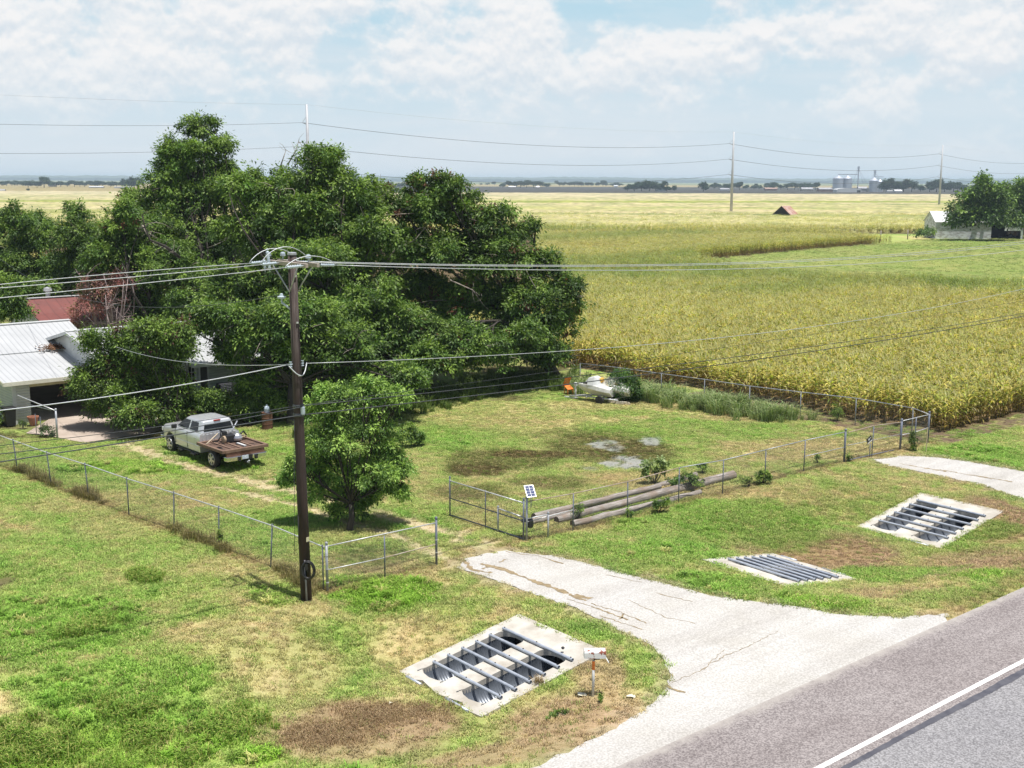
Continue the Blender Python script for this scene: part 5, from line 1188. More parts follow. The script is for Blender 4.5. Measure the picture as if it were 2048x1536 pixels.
for i, (nm, l, rt) in enumerate((('thin upper', [(598, 811), (342, 850), (0, 891)], [(622, 806), (1121, 744), (1590, 672), (2048, 602)]), ('middle', [(598, 815), (342, 862), (0, 908)], [(622, 810), (1380, 725), (1690, 684), (2048, 626)]), ('lowest thick', [(598, 831), (342, 871), (0, 924)], [(622, 828), (1380, 737), (1690, 693), (2048, 632)]))):
    wire('%s communication cable left of the pole' % nm, [onv(*q, vq) for q in l], (.009, .013, .018)[i], M_cable, (.2, 5), 'cable', 'communication_cable')
    wire('%s communication cable right of the pole' % nm, [onv(*q, vq) for q in rt], (.007, .014, .018)[i], M_cable, (.2, 10), 'cable', 'communication_cable')
wire('thin sagging wire from the pole bracket into the grove on the left', [e_ for e_ in (onpole(zb) + np.array([-.36, -.05, .2]), at(342, 601, 52), at(222, 584, 62), at(128, 565, 69), at(0, 515, 78))], .010, M_cable, (0, 6), 'cable', 'service_drop')
wire('grey service drop from the pole to the house gable', [onpole(zn) - du_ * .22, at(427, 721, 46), at(342, 714, 52), at(256, 698, 58), at(205, 683, 63)], .011, M_wire, (0, 1), 'cable', 'service_drop')

# ================================================================ TRANSMISSION LINE
T2 = np.array([82.15, 446.4, 0]); STEP = np.array([141, 161.8, 0]) * .94
m_tp = simple('pale_steel_pole', (.44, .45, .47), (.37, .38, .40), .5, .5, .1, .02)
def tpole(label, p, hgt, proto=[None]):
    t = thing('transmission_pole', label, 'transmission pole', p, 0, 'steel transmission poles across the fields')
    if proto[0] is None:
        mb = MB(); mb.tube([(0, 0, -.3), (0, 0, 15), (0, 0, 31)], [.56, .42, .27], 14); mb.build('shaft', m_tp, t, True)
        for z in (15.0, 20.6, 26.3):
            mb = MB(); d = -np.array([.657, .754, 0]); d = np.array([-.754, .657, 0]); a = np.array([0, 0, z]); mb.tube([a + d * .3, a + d * 1.9 + Zv * .45], [.1, .06], 8); ar = mb.build('arm', m_tp, t, True)
            mb = MB(); mb.tube([a + Zv * 1.9 + d * .2, a + d * 1.8 + Zv * .5], .04, 6); mb.build('arm_strut', m_tp, ar, True)
        proto[0] = t
    else:
        for ch in proto[0].children: copy_tree(ch, t)
    return t
TPS = [T2 - STEP * 2, T2 - STEP, T2, T2 + STEP, T2 + STEP * 2]
tpole('nearest pale transmission pole, its top rising above the grove', TPS[1], 31)
tpole('pale transmission pole standing in the open corn', TPS[2], 31)
tpole('farther pale transmission pole behind the barn tree', TPS[3], 31)
dT = np.array([-.754, .657, 0])
for i, (z, nm) in enumerate(((15.4, 'lowest'), (21.05, 'middle'), (26.75, 'top'), (31, 'thin static'))):
    for k in range(4):
        if (z == 15.4) and k < 1: continue
        a = TPS[k] + Zv * z + (dT * 1.9 if i < 3 else 0); b2 = TPS[k + 1] + Zv * z + (dT * 1.9 if i < 3 else 0); o = thing('transmission_wire', '%s transmission wire %s' % (nm, ('from the grove pole to the left edge', 'between the grove pole and the open corn pole', 'between the open corn pole and the barn tree pole', 'beyond the barn tree pole to the right edge')[k]), 'wire', a)
        sag = 3.4 if i < 3 else 2.0; mb = MB(); mb.tube([a + (b2 - a) * t - Zv * sag * 4 * t * (1 - t) for t in np.linspace(0, 1, 30)], (.03 if k < 1 else .045 if k < 2 else .055) if i < 3 else .022, 4); mb.build('conductor', M_cable if i < 3 else M_wire, o)

# ================================================================ FAR BUILDINGS
def house_shell(t, w, d, h, rh, wallm, roofm, over=.3, rz_local=0, door=None):
    mb = MB(); P5 = [(-d / 2, 0), (d / 2, 0), (d / 2, h), (0, h + rh), (-d / 2, h)]; mb.prism(P5, -w / 2, w / 2, 'YZ'); mb.build('wall', wallm, t, True)
    for s in (-1, 1):
        mb = MB(); dl = math.hypot(d / 2 + over, rh * (1 + over / (d / 2))); ang = math.atan2(rh, d / 2)
        mb.box((0, s * (d / 4 + over / 2), h + rh / 2 - rh * over / d + .06), (w + over * 2, dl, .08), rot=Matrix.Rotation(-s * ang, 3, 'X')); mb.build('roof', roofm, t, True)
m_barnw, nt, b = new_mat('flaking_whitewash'); f = ramp(nt, noise(nt, .9, 6, .7, opos(nt, (1, 1, 3))), [(.46, 0.0), (.58, 1.0)]); nt.links.new(mixc(nt, f, (.70, .72, .76), (.42, .41, .42)), b.inputs['Base Color']); b.inputs['Roughness'].default_value = .85
m_tin = simple('pale_tin_roof', (.70, .71, .72), (.58, .59, .60), .6, .45, .2, .1)
m_rustroof, nt, b = new_mat('rusty_tin_roof'); f = ramp(nt, noise(nt, 1.1, 5, .6, opos(nt, (1, .25, 1))), [(.4, 0.0), (.62, 1.0)]); nt.links.new(mixc(nt, f, (.30, .13, .085), (.46, .36, .31)), b.inputs['Base Color']); b.inputs['Roughness'].default_value = .7
# white barn: long side faces us, open gable to the right
bp_ = G(1925, 478); bn = thing('white_barn', 'weathered white barn with an open gable end under the far trees', 'barn', (bp_[0] + .5, bp_[1] + 5.0, 0), R_(-3))
mb = MB(); Lb, Db, hb, rb = 12.6, 9.0, 3.9, 2.2
mb.box((-.0, -Db / 2, hb / 2), (Lb, .2, hb)); mb.box((0, Db / 2, hb / 2), (Lb, .2, hb)); mb.prism([(-Db / 2, 0), (Db / 2, 0), (Db / 2, hb), (0, hb + rb), (-Db / 2, hb)], -Lb / 2, -Lb / 2 + .2, 'YZ'); mb.build('wall', m_barnw, bn, True)
mb = MB(); mb.prism([(-Db / 2, 2.4), (Db / 2, 2.4), (Db / 2, hb), (0, hb + rb), (-Db / 2, hb)], Lb / 2 - .2, Lb / 2, 'YZ'); mb.box((Lb / 2 - .1, -Db / 2 + .5, 1.2), (.2, 1.0, 2.4)); mb.box((Lb / 2 - .1, Db / 2 - .5, 1.2), (.2, 1.0, 2.4)); mb.build('gable_wall', m_barnw, bn, True)
for s in (-1, 1):
    mb = MB(); ang = math.atan2(rb, Db / 2); mb.box((0, s * (Db / 4 + .2), hb + rb / 2 - .02), (Lb + .6, math.hypot(Db / 2 + .4, rb), .08), rot=Matrix.Rotation(-s * ang, 3, 'X')); mb.build('roof', m_tin, bn, True)
# lean-to shed to its right, gable facing us
ls = G(2000, 478); lt = thing('open_shed', 'dark open-fronted shed with a pale gable beside the white barn', 'shed', (ls[0] + 1.2, ls[1] + 4.5, 0), R_(80))
mb = MB(); d2, h2, r2, L3 = 9.5, 2.6, 2.3, 8
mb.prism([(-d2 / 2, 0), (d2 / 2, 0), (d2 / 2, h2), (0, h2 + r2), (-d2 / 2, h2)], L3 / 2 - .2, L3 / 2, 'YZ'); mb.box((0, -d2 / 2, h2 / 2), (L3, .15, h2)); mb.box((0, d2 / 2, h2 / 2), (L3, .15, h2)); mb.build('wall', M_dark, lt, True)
mb = MB(); mb.prism([(-d2 / 2, h2 * .72), (-.6, h2 * .72), (-.9, h2 + 1.9), (-d2 / 2 + .3, h2 + .1)], -L3 / 2, -L3 / 2 + .15, 'YZ'); mb.box((-L3 / 2 + .1, -d2 / 2 + .3, h2 / 2), (.2, .5, h2)); mb.build('gable_wall', m_barnw, lt, True)
for s in (-1, 1):
    mb = MB(); ang = math.atan2(r2, d2 / 2); mb.box((0, s * (d2 / 4 + .2), h2 + r2 / 2 - .02), (L3 + .4, math.hypot(d2 / 2 + .4, r2), .08), rot=Matrix.Rotation(-s * ang, 3, 'X')); mb.build('roof', M_rust, lt, True)
rp_ = G(2028, 476); rw = thing('rusty_implement', 'rusty farm implement lying right of the open shed', 'farm machine', rp_)
mb = MB(); mb.box((0, 0, 1.1), (3.2, 1.6, 1.0)); mb.build('hopper', m_rustroof, rw, True, bevel=.15)
for x_ in (-1.2, 1.2):
    mb = MB(); mb.lathe((x_, -.9, .55), [(.4, 0), (.55, .05), (.55, .2), (.4, .25)], 14, 'Y'); mb.build('wheel', M_rubber, rw, True)
# rusty-roofed shed sunk in the corn
sp2 = G(1570, 440); sh = thing('field_shed', 'small dark shed with a rusty gable roof half sunk in the corn', 'shed', (sp2[0], sp2[1], 0), R_(52))
house_shell(sh, 5.6, 6.2, 2.0, 2.7, M_dark, m_rustroof, .35)
# fence posts along the pasture
for i, (px, py) in enumerate([(1761, 482), (1815, 479), (1849, 476), (1858, 476), (1715, 487), (1668, 492)]):
    p = G(px, py); o = thing('fence_post', ('stout grey post alone on the pasture edge', 'grey post nearest the barn thicket on the pasture edge', 'grey post beside the barn fence rails, left one', 'grey post beside the barn fence rails, right one', 'low grey post left of the stout one on the pasture edge', 'leftmost low grey post on the pasture edge')[i], 'post', p); mb = MB(); hh = (2.3, 2.2, 1.5, 1.6, 1.1, 1.0)[i]; mb.tube([(0, 0, -.2), (0, 0, hh)], .13, 8); mb.build('shaft', M_wood_old, o, True)
p = G(1866, 477); o = thing('rail_fence', 'short piece of grey plank fence at the barn corner', 'fence', p)
for k in range(4):
    mb = MB(); mb.box((0, 0, .5 + k * .42), (4.2, .06, .2)); mb.build('plank', M_wood_old, o, True)
shrub('barn_bush', 'green bushes at the corner of the white barn', 268, (1858, 476), [(1858, 462, 14, 9), (1840, 468, 10, 7)], 91, leaf=.5, lai=1.6, twig_r=.7, pal=[(.12, .19, .06), (.09, .15, .04)], tipk=.3)

# ---- horizon
def far_at(px, D): q = at(px, 400, D); return np.array([q[0], D, 0])
def kpx(D): return D / F
m_bin = simple('grain_bin_steel', (.52, .56, .62), (.44, .48, .54), .3, .4, .4, 0, stretch=(1, 1, 4))
DG = 1500
def bin_(label, px, wpx, hpx, rpx):
    p = far_at(px, DG); k = kpx(DG); t = thing('grain_bin', label, 'grain bin', p); r0 = wpx * k / 2
    mb = MB(); mb.lathe((0, 0, 0), [(r0, 0), (r0, hpx * k)], 28); mb.build('drum', m_bin, t, True); mb = MB(); mb.lathe((0, 0, hpx * k), [(r0 * 1.03, 0), (r0 * .12, rpx * k), (r0 * .1, rpx * k + 1)], 28); mb.build('cone_roof', m_bin, t, True); return t
BZ = 12.0 / 1  # px below the horizon at that distance
bin_('big grain bin, left one of the tall pair', 1674.5, 21, 26, 6); bin_('big grain bin, right one of the tall pair', 1693, 18, 26, 6)
bin_('lower grain bin beside the dark trees, left one', 1746, 19, 22, 6); bin_('lower narrow grain bin half hidden by the dark trees', 1758, 12, 20, 5)
def lattice(label, px, hpx, cat='tower'):
    p = far_at(px, DG + 10); k = kpx(DG); t = thing('grain_elevator_leg', label, cat, p); mb = MB(); mb.box((0, 0, hpx * k / 2), (1.3, 1.3, hpx * k)); mb.build('leg_shaft', m_bin, t, True); mb = MB(); mb.box((0, 0, hpx * k), (2.4, 2, 3.4)); mb.build('head_house', m_bin, t, True)
    mb = MB()
    for dx in (-9, 9, 14): mb.tube([(0, 0, hpx * k), (dx * k * 1.2, 0, hpx * k * .35)], .18, 4)
    mb.build('spout', m_bin, t, True); return t
lattice('tall grain elevator leg right of the big bins', 1714, 47); lattice('shorter grain elevator leg above the lower bins', 1747, 40)
p = far_at(1675, DG); k = kpx(DG); t = thing('grain_conveyor', 'overhead conveyor linking the big bins to the elevator leg', 'conveyor', p + Zv * 33.5 * k); mb = MB(); mb.box((18 * k, 0, .2), (37 * k, 1.2, 1.0)); mb.build('trough', m_bin, t, True)
p = far_at(1750, DG); t = thing('grain_conveyor', 'overhead conveyor above the lower bins', 'conveyor', p + Zv * 29 * k); mb = MB(); mb.box((6 * k, 0, .2), (18 * k, 1.2, .8)); mb.build('trough', m_bin, t, True)
def farhouse(name, label, px, D, wpx, hpx, rpx, wm, rm, rz=.1, dep=1.0):
    p = far_at(px, D); k = kpx(D); t = thing(name, label, 'building', p, rz); house_shell(t, wpx * k, max(6, wpx * k * dep * .5), hpx * k, rpx * k, wm, rm, .4); return t
t = thing('white_quonset', 'long white arched-roof shed in front of the grain bins', 'shed', far_at(1693, DG - 60)); k = kpx(DG - 60)
mb = MB(); mb.prism([(-24 * k, 0), (24 * k, 0), (24 * k, 5 * k)] + [(24 * k * math.cos(a), 5 * k + 3.2 * k * math.sin(a)) for a in np.linspace(.15, math.pi - .15, 9)] + [(-24 * k, 5 * k)], -9, 9, 'XZ'); mb.build('shell', M_white, t, True)
mb = MB(); mb.box((19 * k, -9.1, 2.2 * k), (7 * k, .3, 4.4 * k)); mb.build('doorway', M_dark, t, True)
m_brick = simple('dull_red_wall', (.34, .22, .18), (.28, .18, .15), .3, .8, 0, 0); m_tanw = simple('tan_wall', (.52, .47, .38), None, .3, .8, 0, 0); m_greyr = simple('grey_roof', (.36, .36, .38), None, .3, .7, 0, 0)
farhouse('far_barn', 'dull red barn left of the grain bins', 1650, 1500, 30, 5, 3, m_brick, m_greyr)
farhouse('far_barn', 'grey barn between the elevator leg and the lower bins', 1723, 1505, 18, 7, 3, m_greyr, m_greyr)
farhouse('far_building', 'small white building right of the lower bins', 1794, 1440, 14, 3, 2.5, M_white, m_tin)
farhouse('far_building', 'white trailer below the lower bins', 1778, 1450, 12, 2.6, .8, M_white, m_tin)
farhouse('far_house', 'tan house left of the red barn on the horizon', 1612, 1600, 22, 4, 3, m_tanw, m_greyr)
farhouse('far_house', 'low pale house right of the lone round tree', 1448, 1600, 18, 3, 2, M_white, m_greyr); farhouse('far_house', 'low brown house amid the small horizon trees', 1540, 1650, 24, 3.5, 2, m_brick, m_brick)
farhouse('far_building', 'long white shed at the foot of the dark windbreak', 1321, 1450, 20, 3.2, 1.6, M_white, m_tin); farhouse('far_building', 'white-roofed building under the middle horizon grove', 1024, 2000, 14, 2, 1.5, m_brick, m_tin); farhouse('far_building', 'pale roof at the right end of the middle horizon grove', 1075, 2000, 7, 2, 2, m_brick, m_tin)
farhouse('far_building', 'tiny white roof right of the second horizon grove', 1231, 2400, 7, 2, 1.5, M_white, m_tin); farhouse('far_building', 'white house between the two round trees behind the grove', 757, 1050, 16, 3.5, 3, M_white, m_tin); farhouse('far_building', 'pale roof just right of the pecan top', 922, 2300, 12, 2, 1.5, M_white, m_tin)
farhouse('far_building', 'pale steep-roofed building among the left horizon trees', 107, 1900, 14, 3, 3.4, m_tanw, M_white); farhouse('far_building', 'long white-roofed shed on the left horizon', 195, 1700, 26, 1.8, 1.4, m_greyr, m_tin); farhouse('far_building', 'white shed near the big pecan on the left horizon', 240, 1650, 18, 2, 1, M_white, m_greyr); farhouse('far_building', 'grey shed beside the pecan crown on the left horizon', 258, 1640, 14, 2, 1.5, m_greyr, m_greyr); farhouse('far_building', 'dark-roofed building at the left edge of the horizon', 2, 1150, 18, 3, 2, m_greyr, m_greyr)
# horizon trees: four shapes, copied
rT = np.random.default_rng(77); protos = []
for k in range(5):
    lob = [(rT.uniform(-.35, .35), rT.uniform(-.3, .3), rT.uniform(.34, .78), rT.uniform(.2, .34), .28, rT.uniform(.15, .26)) for _ in range(7)]
    t = thing('horizon_tree', 'x', 'tree'); mb = MB(); mb.tube([(0, 0, -.02), (0, 0, .5)], [.035, .02], 6); mb.build('trunk', M_bark, t, True)
    o = crown_mesh('crown', lob, rT, .085, lw=.7, lai=1.9, twig_r=.1, parent=t, mat=M_leaf_far, pal=[(.022, .045, .022), (.032, .06, .026)], tips=(.05, .085, .03), tipk=.3, per=14); protos.append(t)
used = set()
def ftree(px, D, hpx, label, wf=1.0, group=None):
    k = int(rT.integers(0, 5)); t = protos[k]
    if k in used: t = copy_tree(protos[k])
    used.add(k); t['label'] = label; t['group'] = group or 'trees along the horizon'
    if 'group' in t and group is None: t['group'] = 'trees along the horizon'
    s = hpx * kpx(D); t.location = far_at(px, D); t.rotation_euler[2] = rT.uniform(0, 6.28); t.scale = (s * wf, s * wf, s); return t
for px, h_, l in ((1268, 18, 'leftmost tree of the dark windbreak'), (1283, 22, 'tree in the left half of the dark windbreak'), (1299, 24, 'tallest tree of the dark windbreak'), (1320, 20, 'tree in the right part of the dark windbreak, by the white shed'), (1333, 12, 'last low tree of the dark windbreak')): ftree(px, 1450, h_, l, 1.3)
ftree(1255, 1460, 14, 'low tree at the left foot of the dark windbreak', 1.2); ftree(1349, 1450, 12, 'small lone tree just right of the dark windbreak', .9); ftree(1406, 1450, 19, 'lone round dark tree between the windbreak and the transmission pole', 1.2)
for i, px in enumerate((1772, 1790, 1806, 1822)): ftree(px, 1480, (24, 27, 25, 24)[i], ('leftmost', 'second', 'third', 'rightmost')[i] + ' tall dark tree of the clump right of the grain bins', 1.15)
for i, px in enumerate((1858, 1872, 1888, 1906, 1924)): ftree(px, 1520, (20, 24, 21, 23, 19)[i], ('first', 'second', 'third', 'fourth', 'fifth')[i] + ' dark tree from the left in the clump behind the barn-side transmission pole', 1.25)
for i, px in enumerate((1840, 1945, 1990, 2030)): ftree(px, 1600, 12, ('low scrubby tree between the two dark clumps', 'low tree left of the barn tree top', 'low tree behind the barn tree crown', 'low tree behind the right edge barn tree')[i], 1.6)
for i in range(16): ftree(1425 + i * 13.5 + rT.uniform(-4, 4), 1750 + rT.uniform(-60, 150), rT.uniform(9, 15), 'small bluish tree in the low row between the lone tree and the grain bins', 1.3, 'low tree row left of the grain bins')
for i in range(8): ftree(1008 + i * 12 + rT.uniform(-3, 3), 2100, rT.uniform(9, 15), 'bluish tree in the middle horizon grove right of the pecan', 1.3, 'middle horizon grove')
for i in range(14): ftree(1118 + i * 9.5 + rT.uniform(-3, 3), 2700, rT.uniform(6, 11), 'faint tree in the row left of the dark windbreak', 1.5, 'faint row left of the windbreak')
ftree(738, 1050, 20, 'dark round tree left of the white house behind the grove', 1.2); ftree(778, 1050, 25, 'taller round tree right of the white house behind the grove', 1.2)
for i in range(5): ftree(800 + i * 11, 2000, rT.uniform(9, 13), 'small far tree just left of the pecan top', 1.5, 'far trees left of the pecan top')
for i in range(6): ftree(925 + i * 17 + rT.uniform(-5, 5), 3000, rT.uniform(4, 7), 'tiny tree on the horizon right of the pecan top', 1.6, 'tiny horizon trees right of the pecan')
for i, (px, h_) in enumerate(((58, 16), (76, 15), (90, 20))): ftree(px, 1700, h_, ('left', 'middle', 'tallest right')[i] + ' dark tree of the clump on the left horizon', 1.3)
for i in range(8): ftree(4 + i * 7 + rT.uniform(-3, 3), 2100, rT.uniform(8, 12), 'small tree in the row at the far left horizon', 1.7, 'row at the far left horizon')
for i in range(11): ftree(112 + i * 12 + rT.uniform(-3, 3), 1900, rT.uniform(9, 13), 'low tree in the left horizon row between the clump and the pecan', 1.5, 'left horizon row')
ftree(252, 1700, 18, 'dark tree against the pecan crown on the left horizon', 1.2); ftree(270, 1500, 24, 'tall green tree beside the pecan crown on the left horizon', 1.2); ftree(58, 1250, 5, 'small round bush alone in the left field', 1.3)
def low_ridge():
    r = np.random.default_rng(5); mb = MB(); n = 400; xs = np.linspace(-5200, 5200, n); vs = []
    for x in xs:
        h_ = 22 + 14 * float(fbm(np.array([x * .0012 + 9.0]), np.array([.5]), 300)[0]) + r.uniform(0, 6); vs += [(x, 7400, -1), (x, 7400, h_ * .55), (x, 7900, h_)]
    mb.add(vs, [(3 * i + j, 3 * i + 3 + j, 3 * i + 4 + j, 3 * i + 1 + j) for i in range(n - 1) for j in range(2)]); mb.smooth = True
    return mb.build('hills', simple('far_wooded_hill', (.06, .09, .05), (.10, .12, .07), .01, .9, 0, 0), fixn=False)
tag(low_ridge(), 'faint blue wooded rise along the horizon', 'hills', kind='structure')
# ================================================================ HOUSE, GARAGE, SHED
def Lp(u, v, z): x, y = xy(u, v); return np.array([x, y, z])
def lined(name, c1, c2, axis_scale, rough=.6, metal=0.0, k=1.0, sharp=(.86, .97), noise_sc=.8, lo=.35, hi=.7, stain=None):
    """Sheet or board cladding: thin lines at a fixed spacing plus soft weathering."""
    m, nt, b = new_mat(name); P = opos(nt, axis_scale); wv = nt.nodes.new('ShaderNodeTexWave'); wv.wave_type = 'BANDS'; wv.bands_direction = 'X' if axis_scale[0] else 'Z'
    wv.inputs['Scale'].default_value = k; wv.inputs['Distortion'].default_value = 0; nt.links.new(P, wv.inputs[0])
    f = ramp(nt, noise(nt, noise_sc, 5, .6, opos(nt)), [(lo, 0.0), (hi, 1.0)]); c = mixc(nt, f, c1, c2)
    if stain: c = mixc(nt, ramp(nt, noise(nt, stain[0], 4, .6, opos(nt)), [(stain[1], 0.0), (stain[1] + .06, 1.0)]), c, stain[2])
    g = ramp(nt, wv.outputs[0], [(sharp[0], 0.0), (sharp[1], 1.0)]); mm = nt.nodes.new('ShaderNodeMath'); mm.operation = 'MULTIPLY'; mm.inputs[1].default_value = .5; nt.links.new(g, mm.inputs[0])
    c = mixc(nt, mm.outputs[0], c, mixc(nt, 1.0, c, (.55, .56, .58), 'MULTIPLY')); nt.links.new(c, b.inputs['Base Color']); b.inputs['Roughness'].default_value = rough; b.inputs['Metallic'].default_value = metal
    bump(nt, b, wv.outputs[0], .6, .02); return m
M_roof = lined('white_metal_roof', (.46, .47, .475), (.39, .40, .405), (1, 0, 0), .5, .1, 1.05, noise_sc=.5)
M_side = lined('pale_lap_siding', (.50, .51, .49), (.42, .44, .42), (0, 0, 1), .7, 0, 2.2, (.8, .95))
M_side2 = lined('greenish_lap_siding', (.46, .50, .45), (.38, .42, .38), (0, 0, 1), .7, 0, 2.2, (.8, .95))
M_redroof = lined('red_rusty_roof', (.185, .055, .045), (.13, .045, .04), (1, 0, 0), .65, .1, .42, (.93, .985), .6, stain=(1.1, .66, (.30, .18, .15)))
M_glass = simple('dark_window_glass', (.008, .009, .011), (.014, .016, .018), 3, .12, 0, 0, spec=.22)
M_screen = simple('dark_screen_door', (.07, .065, .06), (.05, .045, .045), 3, .6, 0, 0)
def uvmesh(t, name, quads, mat, th=.05):
    """Panels given by corners in the thing's own frame, each with a real thickness."""
    mb = MB()
    for q in quads:
        q = [Vector(p) for p in q]; n = (q[1] - q[0]).cross(q[2] - q[0]).normalized(); m_ = len(q); n = n if n.z >= -.01 else -n
        mb.add([p for p in q] + [p - n * th for p in q], [tuple(range(m_)), tuple(range(2 * m_ - 1, m_ - 1, -1))] + [(i, m_ + i, m_ + (i + 1) % m_, (i + 1) % m_) for i in range(m_)])
    return mb.build(name, mat, t, True)
U0, V0 = 18.5, 61.8
gar = thing('garage', 'white metal-roofed garage with a dark open front beside the concrete apron', 'garage', Lp(U0, V0, 0), A)
GK = 1.042; gar.location = Vector(CAM + (np.array(gar.location) - CAM) * GK); gar.scale = (GK, GK, GK)
def g_(u, v, z): return (u - U0, v - V0, z)
uvmesh(gar, 'roof', [[g_(17.9, 61.35, 2.80), g_(24.4, 61.35, 2.80), g_(24.4, 65.7, 3.62), g_(17.9, 65.7, 3.62)]], M_roof, .06)
uvmesh(gar, 'roof', [[g_(17.9, 65.62, 3.66), g_(24.2, 65.62, 3.66), g_(24.2, 69.45, 4.80), g_(17.9, 69.45, 4.80)], [g_(24.2, 69.45, 4.80), g_(17.9, 69.45, 4.80), g_(17.9, 74, 3.3), g_(24.2, 74, 3.3)]], M_roof, .05)
mb = MB(); mb.box(g_(21.05, 69.45, 4.82), (6.4, .34, .05)); mb.build('ridge_cap', M_white, gar, True)
mb = MB(); mb.box(g_(21.15, 61.33, 2.70), (6.5, .05, .2)); mb.build('fascia', M_trim, gar, True)
mb = MB(); mb.prism([(61.35, 2.60), (65.7, 3.42), (69.45, 4.6), (69.45, 4.78), (65.7, 3.6), (61.35, 2.78)], -.62, -.57, 'YZ'); mb.v = [(p[0], p[1] - V0, p[2]) for p in mb.v]; mb.build('barge_board', M_trim, gar, True)
mb = MB(); mb.box(g_(18.9, 61.8, 1.33), (.8, .14, 2.66)); mb.build('front_wall', M_side, gar, True)
mb = MB(); mb.box(g_(24.0, 61.8, 1.33), (.5, .14, 2.66)); mb.build('front_wall', M_side, gar, True)
mb = MB(); mb.box(g_(21.6, 61.78, 2.52), (4.6, .12, .26)); mb.build('lintel_boards', simple('yellowed_boards', (.58, .52, .33), (.46, .40, .24), 5, .7), gar, True)
mb = MB(); mb.prism([(0, 0), (11.8, 0), (11.8, 3.3), (7.65, 4.7), (3.9, 3.55), (0, 2.68)], 0.0, .14, 'YZ'); mb.build('side_wall', M_side2, gar, True)
mb = MB(); mb.box((.02, -.02, 1.33), (.16, .16, 2.66)); mb.build('corner_board', M_white, gar, True)
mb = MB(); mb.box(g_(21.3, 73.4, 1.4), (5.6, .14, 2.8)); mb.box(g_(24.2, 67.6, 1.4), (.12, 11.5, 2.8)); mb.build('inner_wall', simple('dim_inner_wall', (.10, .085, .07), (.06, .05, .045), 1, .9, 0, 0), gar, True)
mb = MB(); mb.box(g_(21.3, 67.6, .57), (5.6, 11.6, .06)); mb.build('garage_slab', M_concwarm, gar, True)
rl = thing('leaf_litter', 'patch of brown dead leaves lying where the garage roof meets the gable', 'leaf litter', CAM + (Lp(22.15, 65.55, 3.70) - CAM) * GK, A)
r = np.random.default_rng(3); n = 500; c = np.stack([np.clip(r.normal(0, .45, n), -1.1, 1.1), r.normal(.12, .22, n), np.zeros(n)], -1); c[:, 2] = np.where(c[:, 1] > 0, c[:, 1] * .30, c[:, 1] * .19) + .05 + r.uniform(0, .05, n)
v, f = leaf_quads(c, norm(r.normal(size=(n, 3)) * np.array([1, 1, .1])), norm(np.array([0, 0, 1.]) + r.normal(size=(n, 3)) * .3), np.full(n, .14), np.full(n, .09)); npmesh('leaves', v, f, M_leaf, np.array([.20, .10, .055]) * r.uniform(.6, 1.4, (n, 1)), parent=rl)
U1, V1 = 27.4, 60.2
hs = thing('house', 'white farmhouse with a low metal roof and dark screen door, half hidden by trees', 'house', Lp(U1, V1, 0), A)
def h_(u, v, z): return (u - U1, v - V1, z)
zr = lambda v: 4.5 - .205 * (66.6 - v)
uvmesh(hs, 'roof', [[h_(23.0, 62.2, zr(62.2)), h_(27.1, 62.2, zr(62.2)), h_(27.1, 59.6, zr(59.6)), h_(38.5, 59.6, zr(59.6)), h_(38.5, 66.6, 4.5), h_(23.0, 66.6, 4.5)]], M_roof, .06)
uvmesh(hs, 'roof', [[h_(23.0, 66.6, 4.5), h_(38.5, 66.6, 4.5), h_(38.5, 73.6, 3.0), h_(23.0, 73.6, 3.0)]], M_roof, .06)
mb = MB(); mb.box(h_(30.75, 66.6, 4.52), (15.5, .34, .05)); mb.build('ridge_cap', M_white, hs, True)
for vs in ((62.2, 66.6, zr(62.2), 4.5), (71.2, 66.6, 3.51, 4.5)):
    mb = MB(); a, b2 = Vector(h_(22.98, vs[0], vs[2] - .1)), Vector(h_(22.98, vs[1], vs[3] - .1)); d = b2 - a; mb.box((a + b2) / 2, (.05, d.length, .17), rot=Matrix.Rotation(math.atan2(d.z, d.y), 3, 'X')); mb.build('barge_board', M_white, hs, True)
mb = MB(); mb.prism([(62.4 - V1, 2.0), (72.8 - V1, 2.0), (72.8 - V1, 3.0), (66.6 - V1, 4.4), (62.4 - V1, 3.5)], 23.4 - U1, 23.52 - U1, 'YZ'); gw = mb.build('gable_wall', M_white, hs, True)
mb = MB(); mb.box(h_(23.36, 64.9, 3.92), (.05, .9, .36)); mb.build('gable_vent', simple('louvre_grey', (.40, .44, .50), None, 9, .6), gw, True)
for k in range(4):
    pass
mb = MB(); mb.box(h_(32.8, 60.2, 1.52), (10.8, .16, 3.04)); mb.build('front_wall', M_side2, hs, True)
mb = MB(); mb.box(h_(27.4, 66.4, 1.5), (.16, 12.4, 3.0)); mb.build('side_wall', M_side2, hs, True)
mb = MB(); mb.box(h_(32.9, 59.58, zr(59.6) - .12), (11.4, .05, .18)); mb.build('fascia', M_white, hs, True)
